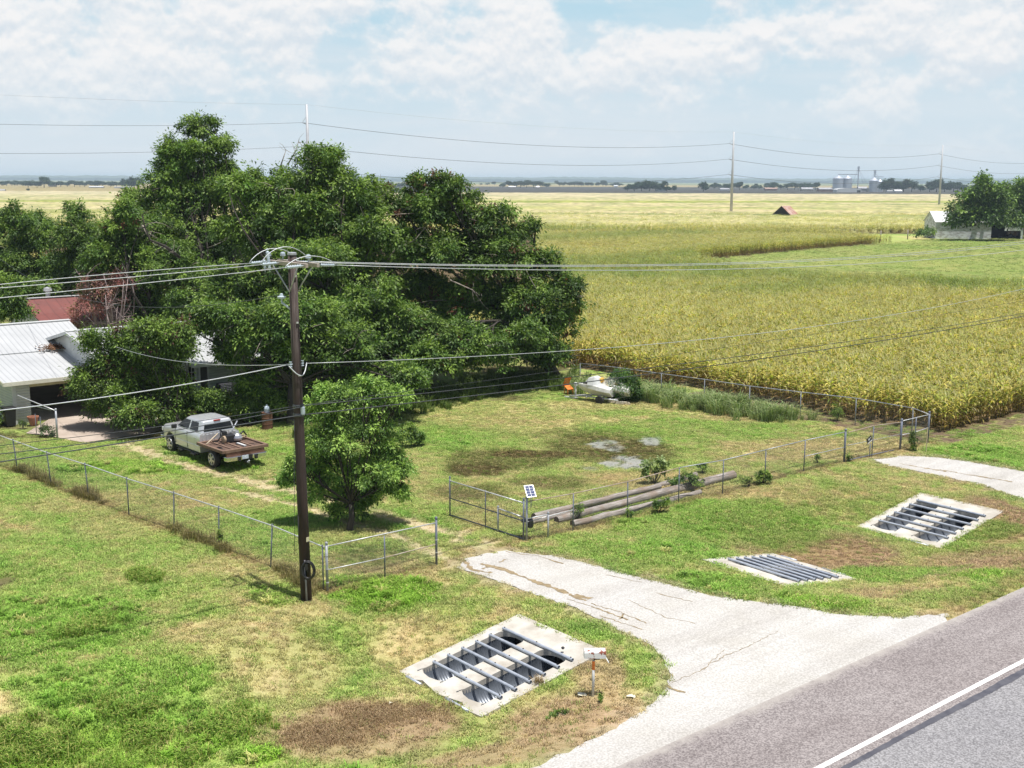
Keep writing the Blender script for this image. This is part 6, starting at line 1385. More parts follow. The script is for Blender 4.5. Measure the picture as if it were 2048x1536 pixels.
def opening(px0, px1, py0, py1, nm, mat, frame_=True, bars=0):
    q0, q1 = onv(px0, py0, 60.1), onv(px1, py1, 60.1); ua, _ = uv(q0[0], q0[1]); ub, _ = uv(q1[0], q1[1]); za, zb2 = max(q0[2], q1[2]), min(q0[2], q1[2]); zb2 = max(zb2, .35)
    mb = MB(); mb.box(h_((ua + ub) / 2, 60.10, (za + zb2) / 2), (ub - ua, .06, za - zb2)); o = mb.build(nm, mat, hs, True); w_ = .11
    mb = MB()
    for u_ in (ua - w_ / 2, ub + w_ / 2): mb.box(h_(u_, 60.08, (za + zb2) / 2), (w_, .09, za - zb2))
    mb.box(h_((ua + ub) / 2, 60.08, za + w_ / 2), (ub - ua + w_ * 2, .1, w_)); mb.build('frame', M_white, o, True)
    if bars:
        mb = MB()
        for k in range(1, 3): mb.box(h_((ua + ub) / 2, 60.055, zb2 + (za - zb2) * k / 3), (ub - ua, .03, .035))
        mb.box(h_((ua + ub) / 2, 60.052, (za + zb2) / 2), (.035, .03, za - zb2)); mb.build('sash', M_white, o, True)
opening(399, 416, 730, 800, 'screen_door', M_screen); opening(376, 389, 734, 766, 'window', M_glass, True, 1); 
q = onv(449, 775, 59.8); ac = thing('window_cooler', 'dark window air conditioner on the shaded house wall right of the screen door', 'air conditioner', q, A)
mb = MB(); mb.box((0, 0, 0), (.75, .5, .5)); mb.build('cabinet', simple('dark_cooler', (.04, .04, .05), (.03, .03, .035), 9, .6), ac, True, bevel=.02); mb = MB()
for k in range(5): mb.box((0, -.256, -.18 + k * .09), (.64, .012, .03))
mb.build('louvre', M_galv2, ac, True)
rs = thing('red_roofed_shed', 'white shed with a rusty red metal roof behind the garage', 'shed', Lp(27.0, 81.8, 0), A)
uvmesh(rs, 'roof', [[(-.4, -.5, 3.2), (7.5, -.5, 3.2), (7.5, 1.6, 3.72), (-.4, 1.6, 3.72)], [(-.4, 1.6, 3.72), (7.5, 1.6, 3.72), (7.5, 3.7, 4.6), (-.4, 3.7, 4.6)], [(-.4, 3.7, 4.6), (7.5, 3.7, 4.6), (7.5, 8, 3.2), (-.4, 8, 3.2)]], M_redroof, .05)
mb = MB(); mb.prism([(0, 0), (7.4, 0), (7.4, 3.3), (3.7, 4.5), (1.6, 3.62), (0, 3.2)], 0, .14, 'YZ'); mb.box((3.7, .08, 1.6), (7.2, .14, 3.2)); mb.build('wall', M_white, rs, True)
mb = MB(); mb.box((-.02, .9, 2.4), (.06, .5, .8)); mb.build('window', M_glass, rs, True); mb = MB(); mb.box((3.5, 3.7, 4.64), (7.9, .3, .05)); mb.build('ridge_cap', M_white, rs, True)
mb = MB(); mb.lathe((1.6, 4.2, 4.3), [(.16, 0), (.16, .7), (.3, .74), (.26, .95), (.05, 1.02)], 12); mb.build('roof_vent', M_rail, rs, True)
shrub('leafy_bush', 'bright green bushes behind the red-roofed shed', 92, (110, 640), [(60, 572, 26, 14), (100, 575, 22, 10), (30, 575, 20, 14)], 95, leaf=.2, lai=2, twig_r=.4, pal=[(.14, .24, .05), (.11, .19, .04)], tipk=.5)
# ---- small yard things
p = W(20, 853); tr = thing('trash_bin', 'tall black wheeled bin standing at the garage side wall', 'bin', p, A)
mb = MB(); mb.loft([[(-.28 * k, -.30 * k, z), (.28 * k, -.30 * k, z), (.28 * k, .30 * k, z), (-.28 * k, .30 * k, z)] for k, z in ((.85, .06), (1, .98))]); mb.build('body', M_black, tr, True, bevel=.02)
mb = MB(); mb.box((0, 0, 1.02), (.62, .68, .07)); mb.build('lid', M_black, tr, True, bevel=.02)
for s in (-1, 1):
    mb = MB(); mb.lathe((s * .27, .32, .11), [(.06, -.03), (.11, -.02), (.11, .02), (.06, .03)], 12, 'Y'); mb.build('wheel', M_rubber, tr, True)
p = W(34, 848); bk = thing('bucket', 'small white bucket at the garage corner beside the black bin', 'bucket', p); mb = MB(); mb.lathe((0, 0, 0), [(.12, 0), (.15, .34), (.16, .36), (.13, .36), (.11, .05)], 14); mb.build('pail', M_white, bk, True)
m_terra = simple('terracotta', (.42, .17, .09), (.32, .12, .07), 5, .8)
p = W(67, 851); ub_ = thing('terracotta_pot', 'orange terracotta pot beside the garage opening', 'flower pot', p); mb = MB(); mb.lathe((0, 0, 0), [(.16, 0), (.27, .42), (.30, .44), (.30, .5), (.25, .5), (.22, .4)], 18); mb.build('pot', m_terra, ub_, True); mb = MB(); mb.lathe((0, 0, .40), [(.25, 0), (.2, .03), (.01, .04)], 12); mb.build('potting_soil', M_dark, ub_, True)
p = Lp(26.2, 57.6, 0); un = thing('urn_planter', 'brown urn planter at the apron edge, left of the truck bonnet', 'planter', p); mb = MB(); mb.lathe((0, 0, 0), [(.18, 0), (.14, .15), (.20, .35), (.28, .6), (.29, .95), (.31, 1.0), (.26, 1.0), (.24, .85)], 18); mb.build('urn', simple('brown_clay', (.30, .20, .14), (.22, .14, .10), 5, .8), un, True)
p = W(535, 858); brl = thing('rusty_barrel', 'rusty barrel in the shade under the big pecan', 'barrel', p); mb = MB(); mb.lathe((0, 0, 0), [(.28, 0), (.29, .02), (.28, .28), (.295, .3), (.28, .33), (.28, .58), (.295, .6), (.28, .63), (.28, .88), (.29, .9), (.24, .89)], 22); mb.build('drum', M_rust, brl, True)
p2 = p + Zv * .9; jg = thing('water_jug', 'pale blue-grey jug standing on the rusty barrel', 'jug', p2); mb = MB(); mb.lathe((0, 0, 0), [(.14, 0), (.15, .22), (.12, .3), (.05, .34), (.05, .4)], 14); mb.build('jug_body', simple('pale_jug', (.50, .58, .68), None, 6, .4), jg, True)

# ================================================================ BOAT ON ITS TRAILER
def gpt(px, py): return W(px, py)
pa, pc2 = gpt(1142, 797), gpt(1226, 806); dv_ = (pc2 - pa); yaw_b = math.atan2(dv_[1], dv_[0]); Lb2 = float(np.linalg.norm(dv_[:2]))
bt_tr = thing('boat_trailer', 'silver boat trailer lying low at the back fence', 'trailer', pa, yaw_b)
mb = MB(); mb.tube([(-.1, 0, .16), (1.1, .3, .30), (3.4, .55, .32)], .045, 8); mb.tube([(-.1, 0, .16), (1.1, -.3, .30), (3.4, -.55, .30)], .045, 8); mb.build('frame', M_rail, bt_tr, True)
mb = MB(); mb.box((.02, 0, .06), (.9, .1, .1)); mb.build('tongue', M_white, bt_tr, True); mb = MB(); mb.tube([(.28, .05, .0), (.28, .05, .85)], .05, 8); mb.box((.28, .05, .9), (.16, .16, .2)); mb.build('winch_post', M_white, bt_tr, True)
for x_ in (1.3, 2.2, 3.1):
    mb = MB(); mb.box((x_, 0, .30), (.07, 1.1, .07)); mb.build('cross_member', M_rail, bt_tr, True)
for s in (-1, 1):
    mb = MB(); mb.lathe((2.3, s * .78, .25), [(.1, -.09), (.25, -.08), (.26, 0), (.25, .08), (.1, .09)], 16, 'Y'); mb.build('wheel', M_rubber, bt_tr, True)
def hull(name, label, ox, oy, yaw, L, Wd, up, tilt):
    t = thing(name, label, 'boat', pa + np.array([math.cos(yaw_b) * ox - math.sin(yaw_b) * oy, math.sin(yaw_b) * ox + math.cos(yaw_b) * oy, up]), yaw_b + yaw)
    secs = []
    for x_, w_, zb, zt in ((0, .06, .42, .62), (.12, .3, .25, .66), (.32, .62, .10, .70), (.6, .9, .02, .66), (.85, 1, 0, .58), (1, .96, 0, .52)):
        w2 = w_ * Wd / 2; secs.append([(x_ * L, -w2 * .35, zb), (x_ * L, w2 * .35, zb), (x_ * L, w2, (zb + zt) * .55), (x_ * L, w2 * .92, zt - .03), (x_ * L, w2 * .45, zt + .05 * tilt), (x_ * L, -w2 * .45, zt + .05 * tilt), (x_ * L, -w2 * .92, zt - .03), (x_ * L, -w2, (zb + zt) * .55)])
    mb = MB(); mb.loft(secs); mb.build('hull', simple('fibreglass_' + str(ox), (.68, .68, .66), (.55, .54, .50), 2.5, .35, 0, .05), t, True, bevel=.03); return t
b1 = hull('small_boat', 'small white pointed boat with a raised cowl on the trailer', .55, -.1, .05, 2.3, 1.3, .38, 1)
mb = MB(); mb.loft([[(x_, -w_, .6), (x_, w_, .6), (x_, w_ * .5, z_), (x_, -w_ * .5, z_)] for x_, w_, z_ in ((.4, .15, .68), (.75, .42, 1.05), (1.15, .5, 1.16), (1.35, .48, 1.08), (1.5, .42, .7))]); mb.build('cowl', M_white, b1, True, bevel=.04)
mb = MB(); mb.box((.62, -.43, .75), (.26, .03, .09)); mb.build('dark_vent', M_black, b1, True)
b2_ = hull('small_boat', 'second white boat hull with a yellow-stained side behind the first', 1.75, .35, .1, 2.0, 1.3, .42, 1.5)
mb = MB(); mb.loft([[(x_, -w_, .55), (x_, w_, .55), (x_, w_ * .55, z_), (x_, -w_ * .55, z_)] for x_, w_, z_ in ((.3, .4, .8), (.7, .5, 1.15), (1.1, .5, 1.12), (1.7, .42, .7))]); mb.build('cowl', simple('yellowed_shell', (.60, .58, .50), (.55, .40, .14), 1.4, .45, 0, 0, lo=.5, hi=.6), b2_, True, bevel=.05)
mb = MB(); mb.box((.12, -.2, .85), (.3, .5, .28)); mb.build('yellow_seat', simple('yellow_seat', (.62, .36, .05), (.5, .3, .06), 5, .6), b2_, True, bevel=.06)
p = W(1141, 790) + np.array([-.1, .3, 0]); oc = thing('orange_chair', 'tipped orange plastic chair left of the boats', 'chair', p, .6)
Rt = Matrix.Rotation(.5, 3, 'X')
mb = MB(); mb.box((0, 0, .42), (.46, .44, .05), rot=Rt); mb.build('seat', M_orange, oc, True); mb = MB()
for k in range(4): mb.box((-.18 + k * .12, .22, .72), (.06, .03, .6), rot=Rt)
mb.box((0, .08, 1.0), (.48, .04, .08), rot=Rt); mb.build('backrest', M_orange, oc, True)
for sx in (-1, 1):
    for sy in (-1, 1):
        mb = MB(); mb.tube([(sx * .2, sy * .18, .02), (sx * .19, sy * .16, .42 + sy * .09)], .022, 6); mb.build('leg', M_orange, oc, True)
for i, (px, py, l) in enumerate(((1222, 806, 'pale stone at the trailer end by the cedar bush, left'), (1234, 807, 'brownish stone between two pale stones by the cedar bush'), (1246, 809, 'long pale stone slab lying by the cedar bush'))):
    p = W(px, py); o = thing('stone', l, 'stone', p, -.3); mb = MB(); w_ = (.4, .4, .85)[i]; mb.loft([[(x_ * w_, -.13 * k, 0), (x_ * w_, .13 * k, 0), (x_ * w_, .11 * k, .17 * k), (x_ * w_, -.1 * k, .2 * k)] for x_, k in ((-.5, .7), (-.2, 1.05), (.25, 1), (.5, .65))]); mb.build('stone_body', simple('stone_%d' % i, (.52, .48, .40), (.42, .34, .24), 4, .9, 0, .3), o, True, bevel=.03)

# ================================================================ PICKUP TRUCK
TY = R_(131.6)
tk = thing('pickup_truck', 'silver crew cab pickup truck with a rusty steel flatbed, parked on the lawn', 'pickup truck', (-12.93, 52.86, 0.0), TY)
m_paint, nt, b = new_mat('silver_paint'); f = ramp(nt, noise(nt, 1.5, 4, .6, opos(nt)), [(.35, 0.0), (.7, 1.0)]); nt.links.new(mixc(nt, f, (.62, .63, .65), (.56, .57, .59)), b.inputs['Base Color']); b.inputs['Metallic'].default_value = .45; b.inputs['Roughness'].default_value = .30; b.inputs['Coat Weight'].default_value = .5
WB = 4.25
def zlow(x):
    for c_, r_ in ((WB, .54),):
        if abs(x - c_) < r_: return max(.50, .44 + math.sqrt(r_ * r_ - (x - c_) ** 2))
    return .50 if x < 5.0 else .52 + (x - 5.0) * .5
def ztop_(x): return 1.40 if x < 3.72 else 1.40 - (x - 3.72) * .10 if x < 4.7 else 1.302 - (x - 4.7) * .14 if x < 5.05 else 1.25 - (x - 5.05) * 1.2
xs_b = sorted(set([1.14, 1.2, 2.0, 3.0, 3.6, 3.705, 3.712] + [WB - .54 * math.cos(a_) for a_ in np.linspace(0, math.pi, 17)] + [WB - .5401, WB + .5401, 4.9, 5.05, 5.14, 5.2]))
secs = []
for x_ in xs_b:
    w_ = 1.0 - .015 * max(0, x_ - 3.7) - .12 * max(0, x_ - 4.95) / .25; zl, zt = zlow(x_), ztop_(x_); zm = max(zl + .02, 1.02)
    half = [(w_ * .96, zl), (w_ * .99, zl + (zm - zl) * .35), (w_, zm), (w_ * .985, max(zm + .02, zt - .14)), (w_ * .94, zt - .05), (w_ * .84, zt - .005), (w_ * .4, zt + .012)]
    secs.append([(x_, y_, z_) for y_, z_ in half] + [(x_, -y_, z_) for y_, z_ in half[::-1]])
mb = MB(); mb.smooth = True; mb.loft(secs); bd = mb.build('body', m_paint, tk, True)
import bmesh
es = bd.modifiers.new('crisp', 'EDGE_SPLIT'); es.split_angle = R_(38)
# cab above the belt line
B0 = dict(z=1.38, xr=1.16, xf=3.80, w=.90); B1 = dict(z=1.90, xr=1.30, xf=3.02, w=.74)
def ringz(q, z, sh=1.0, dx=0):
    xr, xf, w_ = q['xr'] + dx, q['xf'] - dx, q['w'] * sh; c_ = .09
    return [(xr, -w_ + c_, z), (xr + c_, -w_, z), (xf - c_ * 2, -w_, z), (xf, -w_ + c_ * 2, z), (xf, w_ - c_ * 2, z), (xf - c_ * 2, w_, z), (xr + c_, w_, z), (xr, w_ - c_, z)]
mb = MB(); mb.smooth = False; mb.loft([ringz(B0, 1.38), ringz(B1, 1.88), ringz(B1, 1.935, .93, .09), ringz(B1, 1.955, .75, .3)]); cab = mb.build('cab', m_paint, tk, True, bevel=.025)
def pane(name, pts, mat=M_glass, off=.012):
    q = [Vector(p) for p in pts]; n = (q[1] - q[0]).cross(q[2] - q[0]).normalized(); c = sum(q, Vector()) / len(q); n = n if n.dot(c - Vector((2.4, 0, 1.6))) > 0 else -n; k = len(q)
    mb = MB(); mb.add([p + n * off for p in q] + [p - n * .02 for p in q], [tuple(range(k)), tuple(range(2 * k - 1, k - 1, -1))] + [(i, (i + 1) % k, k + (i + 1) % k, k + i) for i in range(k)]); return mb.build(name, mat, cab, True)
def lerp3(a, b2, t): return tuple(a[i] + (b2[i] - a[i]) * t for i in range(3))
def wall_pt(x0, x1, s, t):                              # on the cab side
    w_ = B0['w'] + (B1['w'] - B0['w']) * t; return (x0 + (x1 - x0) * t, s * w_, 1.38 + .5 * t)
for s in (-1, 1):
    pane('side_window', [wall_pt(2.46, 2.42, s, .10), wall_pt(3.52, 3.52, s, .10), wall_pt(3.45, 2.86, s, .90), wall_pt(2.44, 2.40, s, .90)])
    pane('side_window', [wall_pt(1.50, 1.50, s, .10), wall_pt(2.30, 2.30, s, .10), wall_pt(2.28, 2.26, s, .90), wall_pt(1.52, 1.62, s, .90)])
def end_pt(xb, xt, y0, y1, t, side): return (xb + (xt - xb) * t, side * (y0 + (y1 - y0) * t), 1.38 + .5 * t)
pane('rear_window', [end_pt(1.16, 1.30, .76, .64, .12, -1), end_pt(1.16, 1.30, .76, .64, .12, 1), end_pt(1.16, 1.30, .76, .64, .78, 1), end_pt(1.16, 1.30, .76, .64, .78, -1)])
pane('windscreen', [end_pt(3.80, 3.02, .74, .62, .08, -1), end_pt(3.80, 3.02, .74, .62, .08, 1), end_pt(3.80, 3.02, .74, .62, .9, 1), end_pt(3.80, 3.02, .74, .62, .9, -1)])
mb = MB(); mb.box((1.30, 0, 1.90), (.10, .34, .06)); mb.build('brake_light', simple('red_lens', (.35, .03, .02), None, 9, .3), cab, True, bevel=.02)
for k in (-.45, -.15, .15, .45):
    mb = MB(); mb.box((2.15, k, 1.957), (1.2, .03, .012)); mb.build('roof_rib', m_paint, cab, True)
# ribbed cab back and steps
for k in range(9):
    mb = MB(); mb.box((1.125, -.78 + k * .195, 1.17), (.04, .11, .32)); mb.build('rear_rib', simple('brushed_panel', (.66, .68, .70), (.55, .57, .6), 8, .35, .5, 0) if k == 0 else MATS['brushed_panel'], bd, True, bevel=.01)
m_gap = simple('door_gap', (.05, .055, .055), None, 9, .8, 0, 0)
for s in (-1, 1):
    for x_ in (2.40, 3.62):
        mb = MB(); mb.box((x_, s * .99, .95), (.014, .03, .74)); mb.build('door_seam', m_gap, bd, True)
    mb = MB(); mb.box((2.4, s * 1.0, .80), (2.3, .025, .035)); mb.build('side_moulding', m_paint, bd, True, bevel=.008)
    for x_ in (1.62, 2.55):
        mb = MB(); mb.box((x_, s * .985, 1.12), (.2, .05, .045)); mb.build('door_handle', M_chrome, bd, True, bevel=.01)
    mb = MB(); mb.tube([(1.3, s * .98, .42), (3.5, s * .98, .42)], .045, 8); mb.build('running_board', M_black, tk, True)
    for x_ in (1.75, 3.0):
        mb = MB(); mb.box((x_, s * 1.04, .36), (.42, .16, .05)); mb.build('step', M_black, tk, True)
    mb = MB(); mb.box((3.46, s * 1.12, 1.42), (.14, .26, .2)); mb.build('mirror', M_black, tk, True, bevel=.04)
    mb = MB(); mb.box((5.19, s * .78, 1.0), (.08, .30, .2)); mb.build('headlight', simple('lamp_glass', (.6, .62, .62), None, 9, .1, 0, 0) if s < 0 else MATS['lamp_glass'], tk, True, bevel=.02)
mb = MB(); mb.box((5.23, 0, .92), (.05, 1.2, .3)); mb.build('grille', M_black, tk, True, bevel=.02)
mb = MB(); mb.box((5.28, 0, .60), (.16, 1.9, .22)); mb.build('front_bumper', M_chrome, tk, True, bevel=.04)
mb = MB()
for s in (-.42, .42): mb.box((1.6, s, .62), (6.4, .1, .2))
mb.tube([(0, -.9, .41), (0, .9, .41)], .07, 8); mb.lathe((0, 0, .41), [(.1, -.16), (.18, -.1), (.18, .1), (.1, .16)], 10, 'Y'); mb.tube([(WB, -.9, .41), (WB, .9, .41)], .06, 8); mb.box((2.4, 0, .55), (2.4, 1.6, .16)); mb.build('chassis', M_black, tk, True)
def wheel(x_, s):
    c = (x_, s * .87, .415); mb = MB(); mb.smooth = True; mb.lathe(c, [(.27, -.14), (.36, -.14), (.405, -.10), (.415, -.04), (.415, .04), (.405, .10), (.36, .14), (.27, .14)], 28, 'Y'); w_ = mb.build('wheel', M_rubber, tk, True)
    mb = MB(); mb.lathe((c[0], c[1] + s * .14, c[2]), [(.27, -.012), (.275, .012)], 24, 'Y') if False else None; mb.tube([(c[0] + .265 * math.cos(q), c[1] + s * .142, c[2] + .265 * math.sin(q)) for q in np.linspace(0, 2 * math.pi, 25)], .02, 6, False); y0 = c[1] + s * .150
    for k in range(6):
        a = k * math.pi / 3 + .3; M_ = Matrix.Rotation(-a, 3, 'Y'); mb.box(Vector((c[0], y0, c[2])) + M_ @ Vector((.16, 0, 0)), (.20, .05, .075), rot=M_)
    mb.lathe((c[0], y0, c[2]), [(.07, -.04), (.085, 0), (.06, .04)], 12, 'Y'); mb.build('rim', M_alu, w_, True)
    mb = MB(); mb.lathe((c[0], c[1] + s * .122, c[2]), [(.25, -.02), (.25, .02)], 18, 'Y'); mb.build('brake_disc', M_dark, w_, True)
for x_ in (0, WB):
    for s in (-1, 1): wheel(x_, s)
for s in (-1, 1):
    mb = MB(); mb.box((WB, s * .70, .95), (1.0, .5, .02)); mb.build('wheel_arch', M_black, tk, True)
# flatbed
m_deck = simple('rusty_deck', (.14, .085, .06), (.07, .042, .032), 2.2, .85, .1, .4, .01); m_deck2 = simple('light_rust_frame', (.21, .135, .095), (.14, .085, .06), 3, .8, .1, .3, .01)
mb = MB(); mb.box((-.12, 0, .95), (2.36, 2.16, .05)); fbd = mb.build('flatbed_deck', m_deck, tk, True)
mb = MB(); mb.box((-.12, 1.10, .98), (2.5, .13, .14)); mb.box((-.12, -1.10, .98), (2.5, .13, .14)); mb.box((-1.31, 0, .982), (.13, 2.07, .136)); mb.box((1.02, 0, .982), (.14, 2.07, .136)); mb.build('deck_frame', m_deck2, fbd, True, bevel=.012)
for y_ in (-.52, .08, .52):
    mb = MB(); mb.box((-.12, y_, .99), (2.2, .10, .05)); mb.build('deck_rail', m_deck2, fbd, True)
r = np.random.default_rng(8)
for k in range(10):
    mb = MB(); mb.box((r.uniform(-1.1, .7), (-.8, -.22, .3, .8)[k % 4] + r.uniform(-.05, .05), .985), (r.uniform(.12, .4), r.uniform(.06, .16), .02), r.uniform(-.2, .2)); mb.build('slot_plate', M_dark if k % 2 else m_deck, fbd, True)
mb = MB(); mb.box((-.55, -.22, 1.02), (.75, .11, .05)); mb.build('pale_bar', M_white, fbd, True)
mb = MB(); mb.box((-1.30, 0, .80), (.10, 1.9, .20)); mb.build('rear_skirt', M_rust, fbd, True)
for s in (-1, 1):
    mb = MB(); mb.prism([(-1.34, s * .22), (-1.34, s * .92), (-1.22, s * 1.04), (-1.46, s * 1.0), (-1.52, s * .86), (-1.52, s * .26)], .54, .74); mb.build('rear_bumper', M_chrome, tk, True, bevel=.025)
mb = MB(); mb.box((-1.40, 0, .62), (.16, .5, .18)); mb.build('bumper_centre', M_black, tk, True)
mb = MB(); mb.box((-1.51, .12, .66), (.02, .32, .17)); mb.build('licence_plate', simple('plate_white', (.66, .70, .78), (.4, .45, .6), 14, .5, 0, 0), tk, True)
mb = MB(); mb.tube([(-1.35, 0, .42), (-1.62, 0, .40)], .04, 8); mb.lathe((-1.62, 0, .44), [(.03, 0), (.05, .04), (.02, .08)], 10); mb.build('tow_hitch', M_galv, tk, True)
Mt = Matrix.Translation(tk.location) @ Matrix.Rotation(TY, 4, 'Z')
en = thing('pump_engine', 'small engine with hoses and a metal dome standing on the truck flatbed', 'engine', Mt @ Vector((.42, -.18, 1.02)), TY)
mb = MB(); mb.box((0, .05, .16), (.5, .5, .32)); mb.box((.1, .28, .34), (.3, .24, .3)); mb.build('engine_block', M_black, en, True, bevel=.03)
mb = MB(); mb.lathe((-.14, -.28, .05), [(.24, 0), (.25, .1), (.2, .22), (.12, .3), (.1, .42), (.02, .44)], 16); mb.build('metal_dome', M_alu, en, True)
mb = MB(); mb.tube([(.1, -.1, .35), (.35, -.45, .62), (.42, -.62, .8)], .035, 6); mb.build('handle', M_galv, en, True)
mb = MB(); mb.tube([(.1, .3, .45), (0, .5, .6), (-.25, .55, .4), (-.2, .75, .12), (.1, .85, .1)], .035, 8); mb.tube([(-.1, -.5, .3), (.1, -.75, .35), (.2, -.95, .12)], .04, 8); mb.build('hose', M_black, en, True)
mb = MB(); mb.lathe((-.2, .42, .16), [(.05, -.06), (.17, -.05), (.17, .05), (.05, .06)], 14, 'Y'); mb.build('pulley', simple('tan_pulley', (.40, .30, .20), None, 8, .7), en, True)
bo = thing('board', 'thin pale board leaning across the truck flatbed corner', 'board', Mt @ Vector((.5, .72, 1.06)), TY); mb = MB(); mb.tube([(.35, -.5, .3), (-.25, .4, .02)], .025, 6); mb.build('stick', simple('pale_board', (.60, .50, .36), None, 6, .7), bo, True)
rg = thing('rag_pile', 'pile of tan rope and rags at the far edge of the truck flatbed', 'rope', Mt @ Vector((.55, -.9, 1.05)), TY)
mb = MB(); r = np.random.default_rng(4); mb.tube([(r.uniform(-.3, .3), r.uniform(-.16, .16), .03 + .1 * r.uniform()) for _ in range(26)], .022, 6); mb.build('rope', simple('tan_rope', (.46, .38, .25), (.3, .24, .15), 9, .9), rg, True)
# ================================================================ LIGHT, SKY, CAMERA
SUN_EL, SUN_AZ = R_(78), math.atan2(.75, -.66)         # azimuth clockwise from +Y
sd = Vector((math.sin(SUN_AZ) * math.cos(SUN_EL), math.cos(SUN_AZ) * math.cos(SUN_EL), math.sin(SUN_EL)))
sl = bpy.data.lights.new('sun', 'SUN'); sl.energy = 5.0; sl.angle = R_(.53); sl.color = (1.0, .965, .915)
so = bpy.data.objects.new('sun', sl); COL.objects.link(so); so.rotation_euler = sd.to_track_quat('Z', 'Y').to_euler(); so.location = (0, -20, 60)
w = bpy.data.worlds.new('World'); SC.world = w; w.use_nodes = True; nt = w.node_tree
for n in list(nt.nodes): nt.nodes.remove(n)
out = nt.nodes.new('ShaderNodeOutputWorld')
sky = nt.nodes.new('ShaderNodeTexSky'); sky.sky_type = 'NISHITA'; sky.sun_disc = False; sky.sun_elevation = SUN_EL; sky.sun_rotation = SUN_AZ; sky.air_density = 1.0; sky.dust_density = 2.2; sky.ozone_density = 1.0
bg1 = nt.nodes.new('ShaderNodeBackground'); bg1.inputs[1].default_value = .075; nt.links.new(sky.outputs[0], bg1.inputs[0])
tc = nt.nodes.new('ShaderNodeTexCoord').outputs['Generated']
sep = nt.nodes.new('ShaderNodeSeparateXYZ'); nt.links.new(tc, sep.inputs[0])
def math_(op, a, b=None, c=None):
    n = nt.nodes.new('ShaderNodeMath'); n.operation = op
    for i, v in enumerate((a, b, c)):
        if v is None: continue
        if isinstance(v, bpy.types.NodeSocket): nt.links.new(v, n.inputs[i])
        else: n.inputs[i].default_value = v
    return n.outputs[0]
el = sep.outputs[2]
def cvec(sx, sz, off=(0, 0, 0), lift=0.0):
    cx = nt.nodes.new('ShaderNodeCombineXYZ')
    nt.links.new(math_('MULTIPLY_ADD', sep.outputs[0], sx, off[0]), cx.inputs[0]); nt.links.new(math_('MULTIPLY_ADD', sep.outputs[1], sx, off[1]), cx.inputs[1])
    nt.links.new(math_('MULTIPLY_ADD', math_('ADD', el, lift), sz, off[2]), cx.inputs[2]); return cx.outputs[0]
azx = math_('DIVIDE', sep.outputs[0], math_('MAXIMUM', sep.outputs[1], .05))
BANKS = [(120, 90, 260, 90, .09), (520, 60, 170, 70, .10), (330, 170, 260, 60, .05), (1040, 40, 130, 45, .13), (1320, 110, 130, 50, .10), (1490, 70, 70, 30, .12), (1760, 60, 150, 70, .14), (1960, 90, 160, 90, .09), (830, 130, 60, 40, .06),
         (760, 60, 90, 110, -.12), (1330, 20, 160, 34, -.12), (1640, 20, 60, 40, -.10), (1000, 290, 1400, 70, -.05)]
def cloud(lift):
    b2 = noise(nt, 1.0, 3, .5, cvec(6.0, 13.0, (2.2, 6.4, 3.3), lift), .1)
    a = noise(nt, 1.0, 8, .57, cvec(19.0, 25.0, (.35, 4.1, 1.2), lift), .05)
    t = math_('MULTIPLY_ADD', b2, .38, math_('MULTIPLY', a, .62))
    for (px, py, rx, ry, k) in BANKS:                    # the larger cloud banks and the clear gaps between them
        d = ray(px, py); d = d / np.linalg.norm(d); x0 = d[0] / d[1]; sx, sz = F / rx, F / ry
        q = math_('ADD', math_('POWER', math_('MULTIPLY', math_('SUBTRACT', azx, float(x0)), sx), 2.0), math_('POWER', math_('MULTIPLY', math_('SUBTRACT', math_('ADD', el, lift), float(d[2])), sz), 2.0))
        t = math_('MULTIPLY_ADD', math_('EXPONENT', math_('MULTIPLY', q, -1.0)), k, t)
    return math_('ADD', t, .073)
d0 = cloud(0); d1 = cloud(.005)
cover = ramp(nt, d0, [(.525, 0.0), (.57, .45), (.605, .88), (.68, 1.0)])
lit = math_('MULTIPLY_ADD', math_('SUBTRACT', d0, d1), 11.0, .58)
veil = ramp(nt, noise(nt, 1.0, 5, .6, cvec(4.0, 30.0, (9.1, 3.3, 7.7)), .4), [(.38, .10), (.62, .55)])
ccol = mixc(nt, lit, (.735, .805, .87), (.95, .95, .955))
hz = ramp(nt, el, [(0.0, 1.0), (.15, 1.0), (.28, .35), (.40, 0.0)])
fade = ramp(nt, el, [(.012, .05), (.04, .35), (.07, .80), (.10, 1.0), (.2, 1.0), (.35, .12)])
base0 = ramp(nt, el, [(0.0, (.665, .775, .86)), (.05, (.66, .79, .875)), (.15, (.46, .71, .85))])
base = mixc(nt, veil, base0, (.80, .85, .90))
bg2 = nt.nodes.new('ShaderNodeBackground'); nt.links.new(base, bg2.inputs[0]); bg2.inputs[1].default_value = .76
bg3 = nt.nodes.new('ShaderNodeBackground'); nt.links.new(ccol, bg3.inputs[0]); bg3.inputs[1].default_value = .76
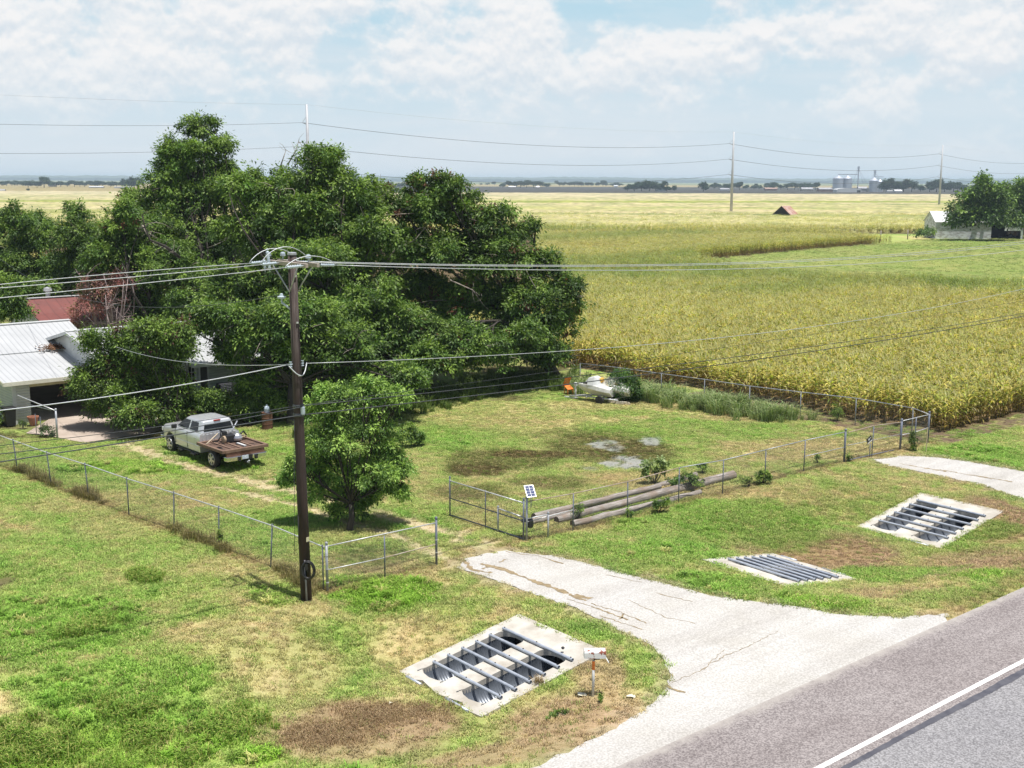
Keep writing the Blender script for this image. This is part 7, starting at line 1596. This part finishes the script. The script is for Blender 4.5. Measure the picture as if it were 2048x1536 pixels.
m1 = nt.nodes.new('ShaderNodeMixShader'); nt.links.new(hz, m1.inputs[0]); nt.links.new(bg1.outputs[0], m1.inputs[1]); nt.links.new(bg2.outputs[0], m1.inputs[2])
m2 = nt.nodes.new('ShaderNodeMixShader'); nt.links.new(math_('MULTIPLY', cover, fade), m2.inputs[0]); nt.links.new(m1.outputs[0], m2.inputs[1]); nt.links.new(bg3.outputs[0], m2.inputs[2])
nt.links.new(m2.outputs[0], out.inputs[0])
# the air
mb = MB(); mb.box((0, 4100, 18), (14000, 9000, 44)); hzo = mb.build('haze', None)
hm = bpy.data.materials.new('air'); hm.use_nodes = True; hn = hm.node_tree
for n in list(hn.nodes): hn.nodes.remove(n)
ho = hn.nodes.new('ShaderNodeOutputMaterial'); pv = hn.nodes.new('ShaderNodeVolumePrincipled')
pv.inputs['Color'].default_value = (.70, .87, 1.0, 1); pv.inputs['Density'].default_value = .00014; pv.inputs['Anisotropy'].default_value = 0
hn.links.new(pv.outputs[0], ho.inputs['Volume']); hzo.data.materials.clear(); hzo.data.materials.append(hm)
tag(hzo, 'thin summer haze over the whole place', 'haze', kind='stuff')
cam = bpy.data.cameras.new('camera'); co = bpy.data.objects.new('camera', cam); COL.objects.link(co)
cam.sensor_fit = 'HORIZONTAL'; cam.sensor_width = 36.0; cam.lens = 36.0 * F / 2048; cam.clip_start = .1; cam.clip_end = 30000
M = Matrix.Identity(4)
for i in range(3): M[i][0] = RT[i]; M[i][1] = UP[i]; M[i][2] = -FW[i]; M[i][3] = CAM[i]
co.matrix_world = M; SC.camera = co
SC.view_settings.view_transform = 'Standard'; SC.view_settings.look = 'None'; SC.view_settings.gamma = 1; SC.view_settings.use_curve_mapping = False
SC.view_settings.exposure = .35
SC.render.resolution_x = 1024; SC.render.resolution_y = 768
SC.cycles.max_bounces = 6; SC.cycles.diffuse_bounces = 3; SC.cycles.transmission_bounces = 4; SC.cycles.volume_bounces = 0
SC.cycles.use_adaptive_sampling = True; SC.cycles.use_denoising = True
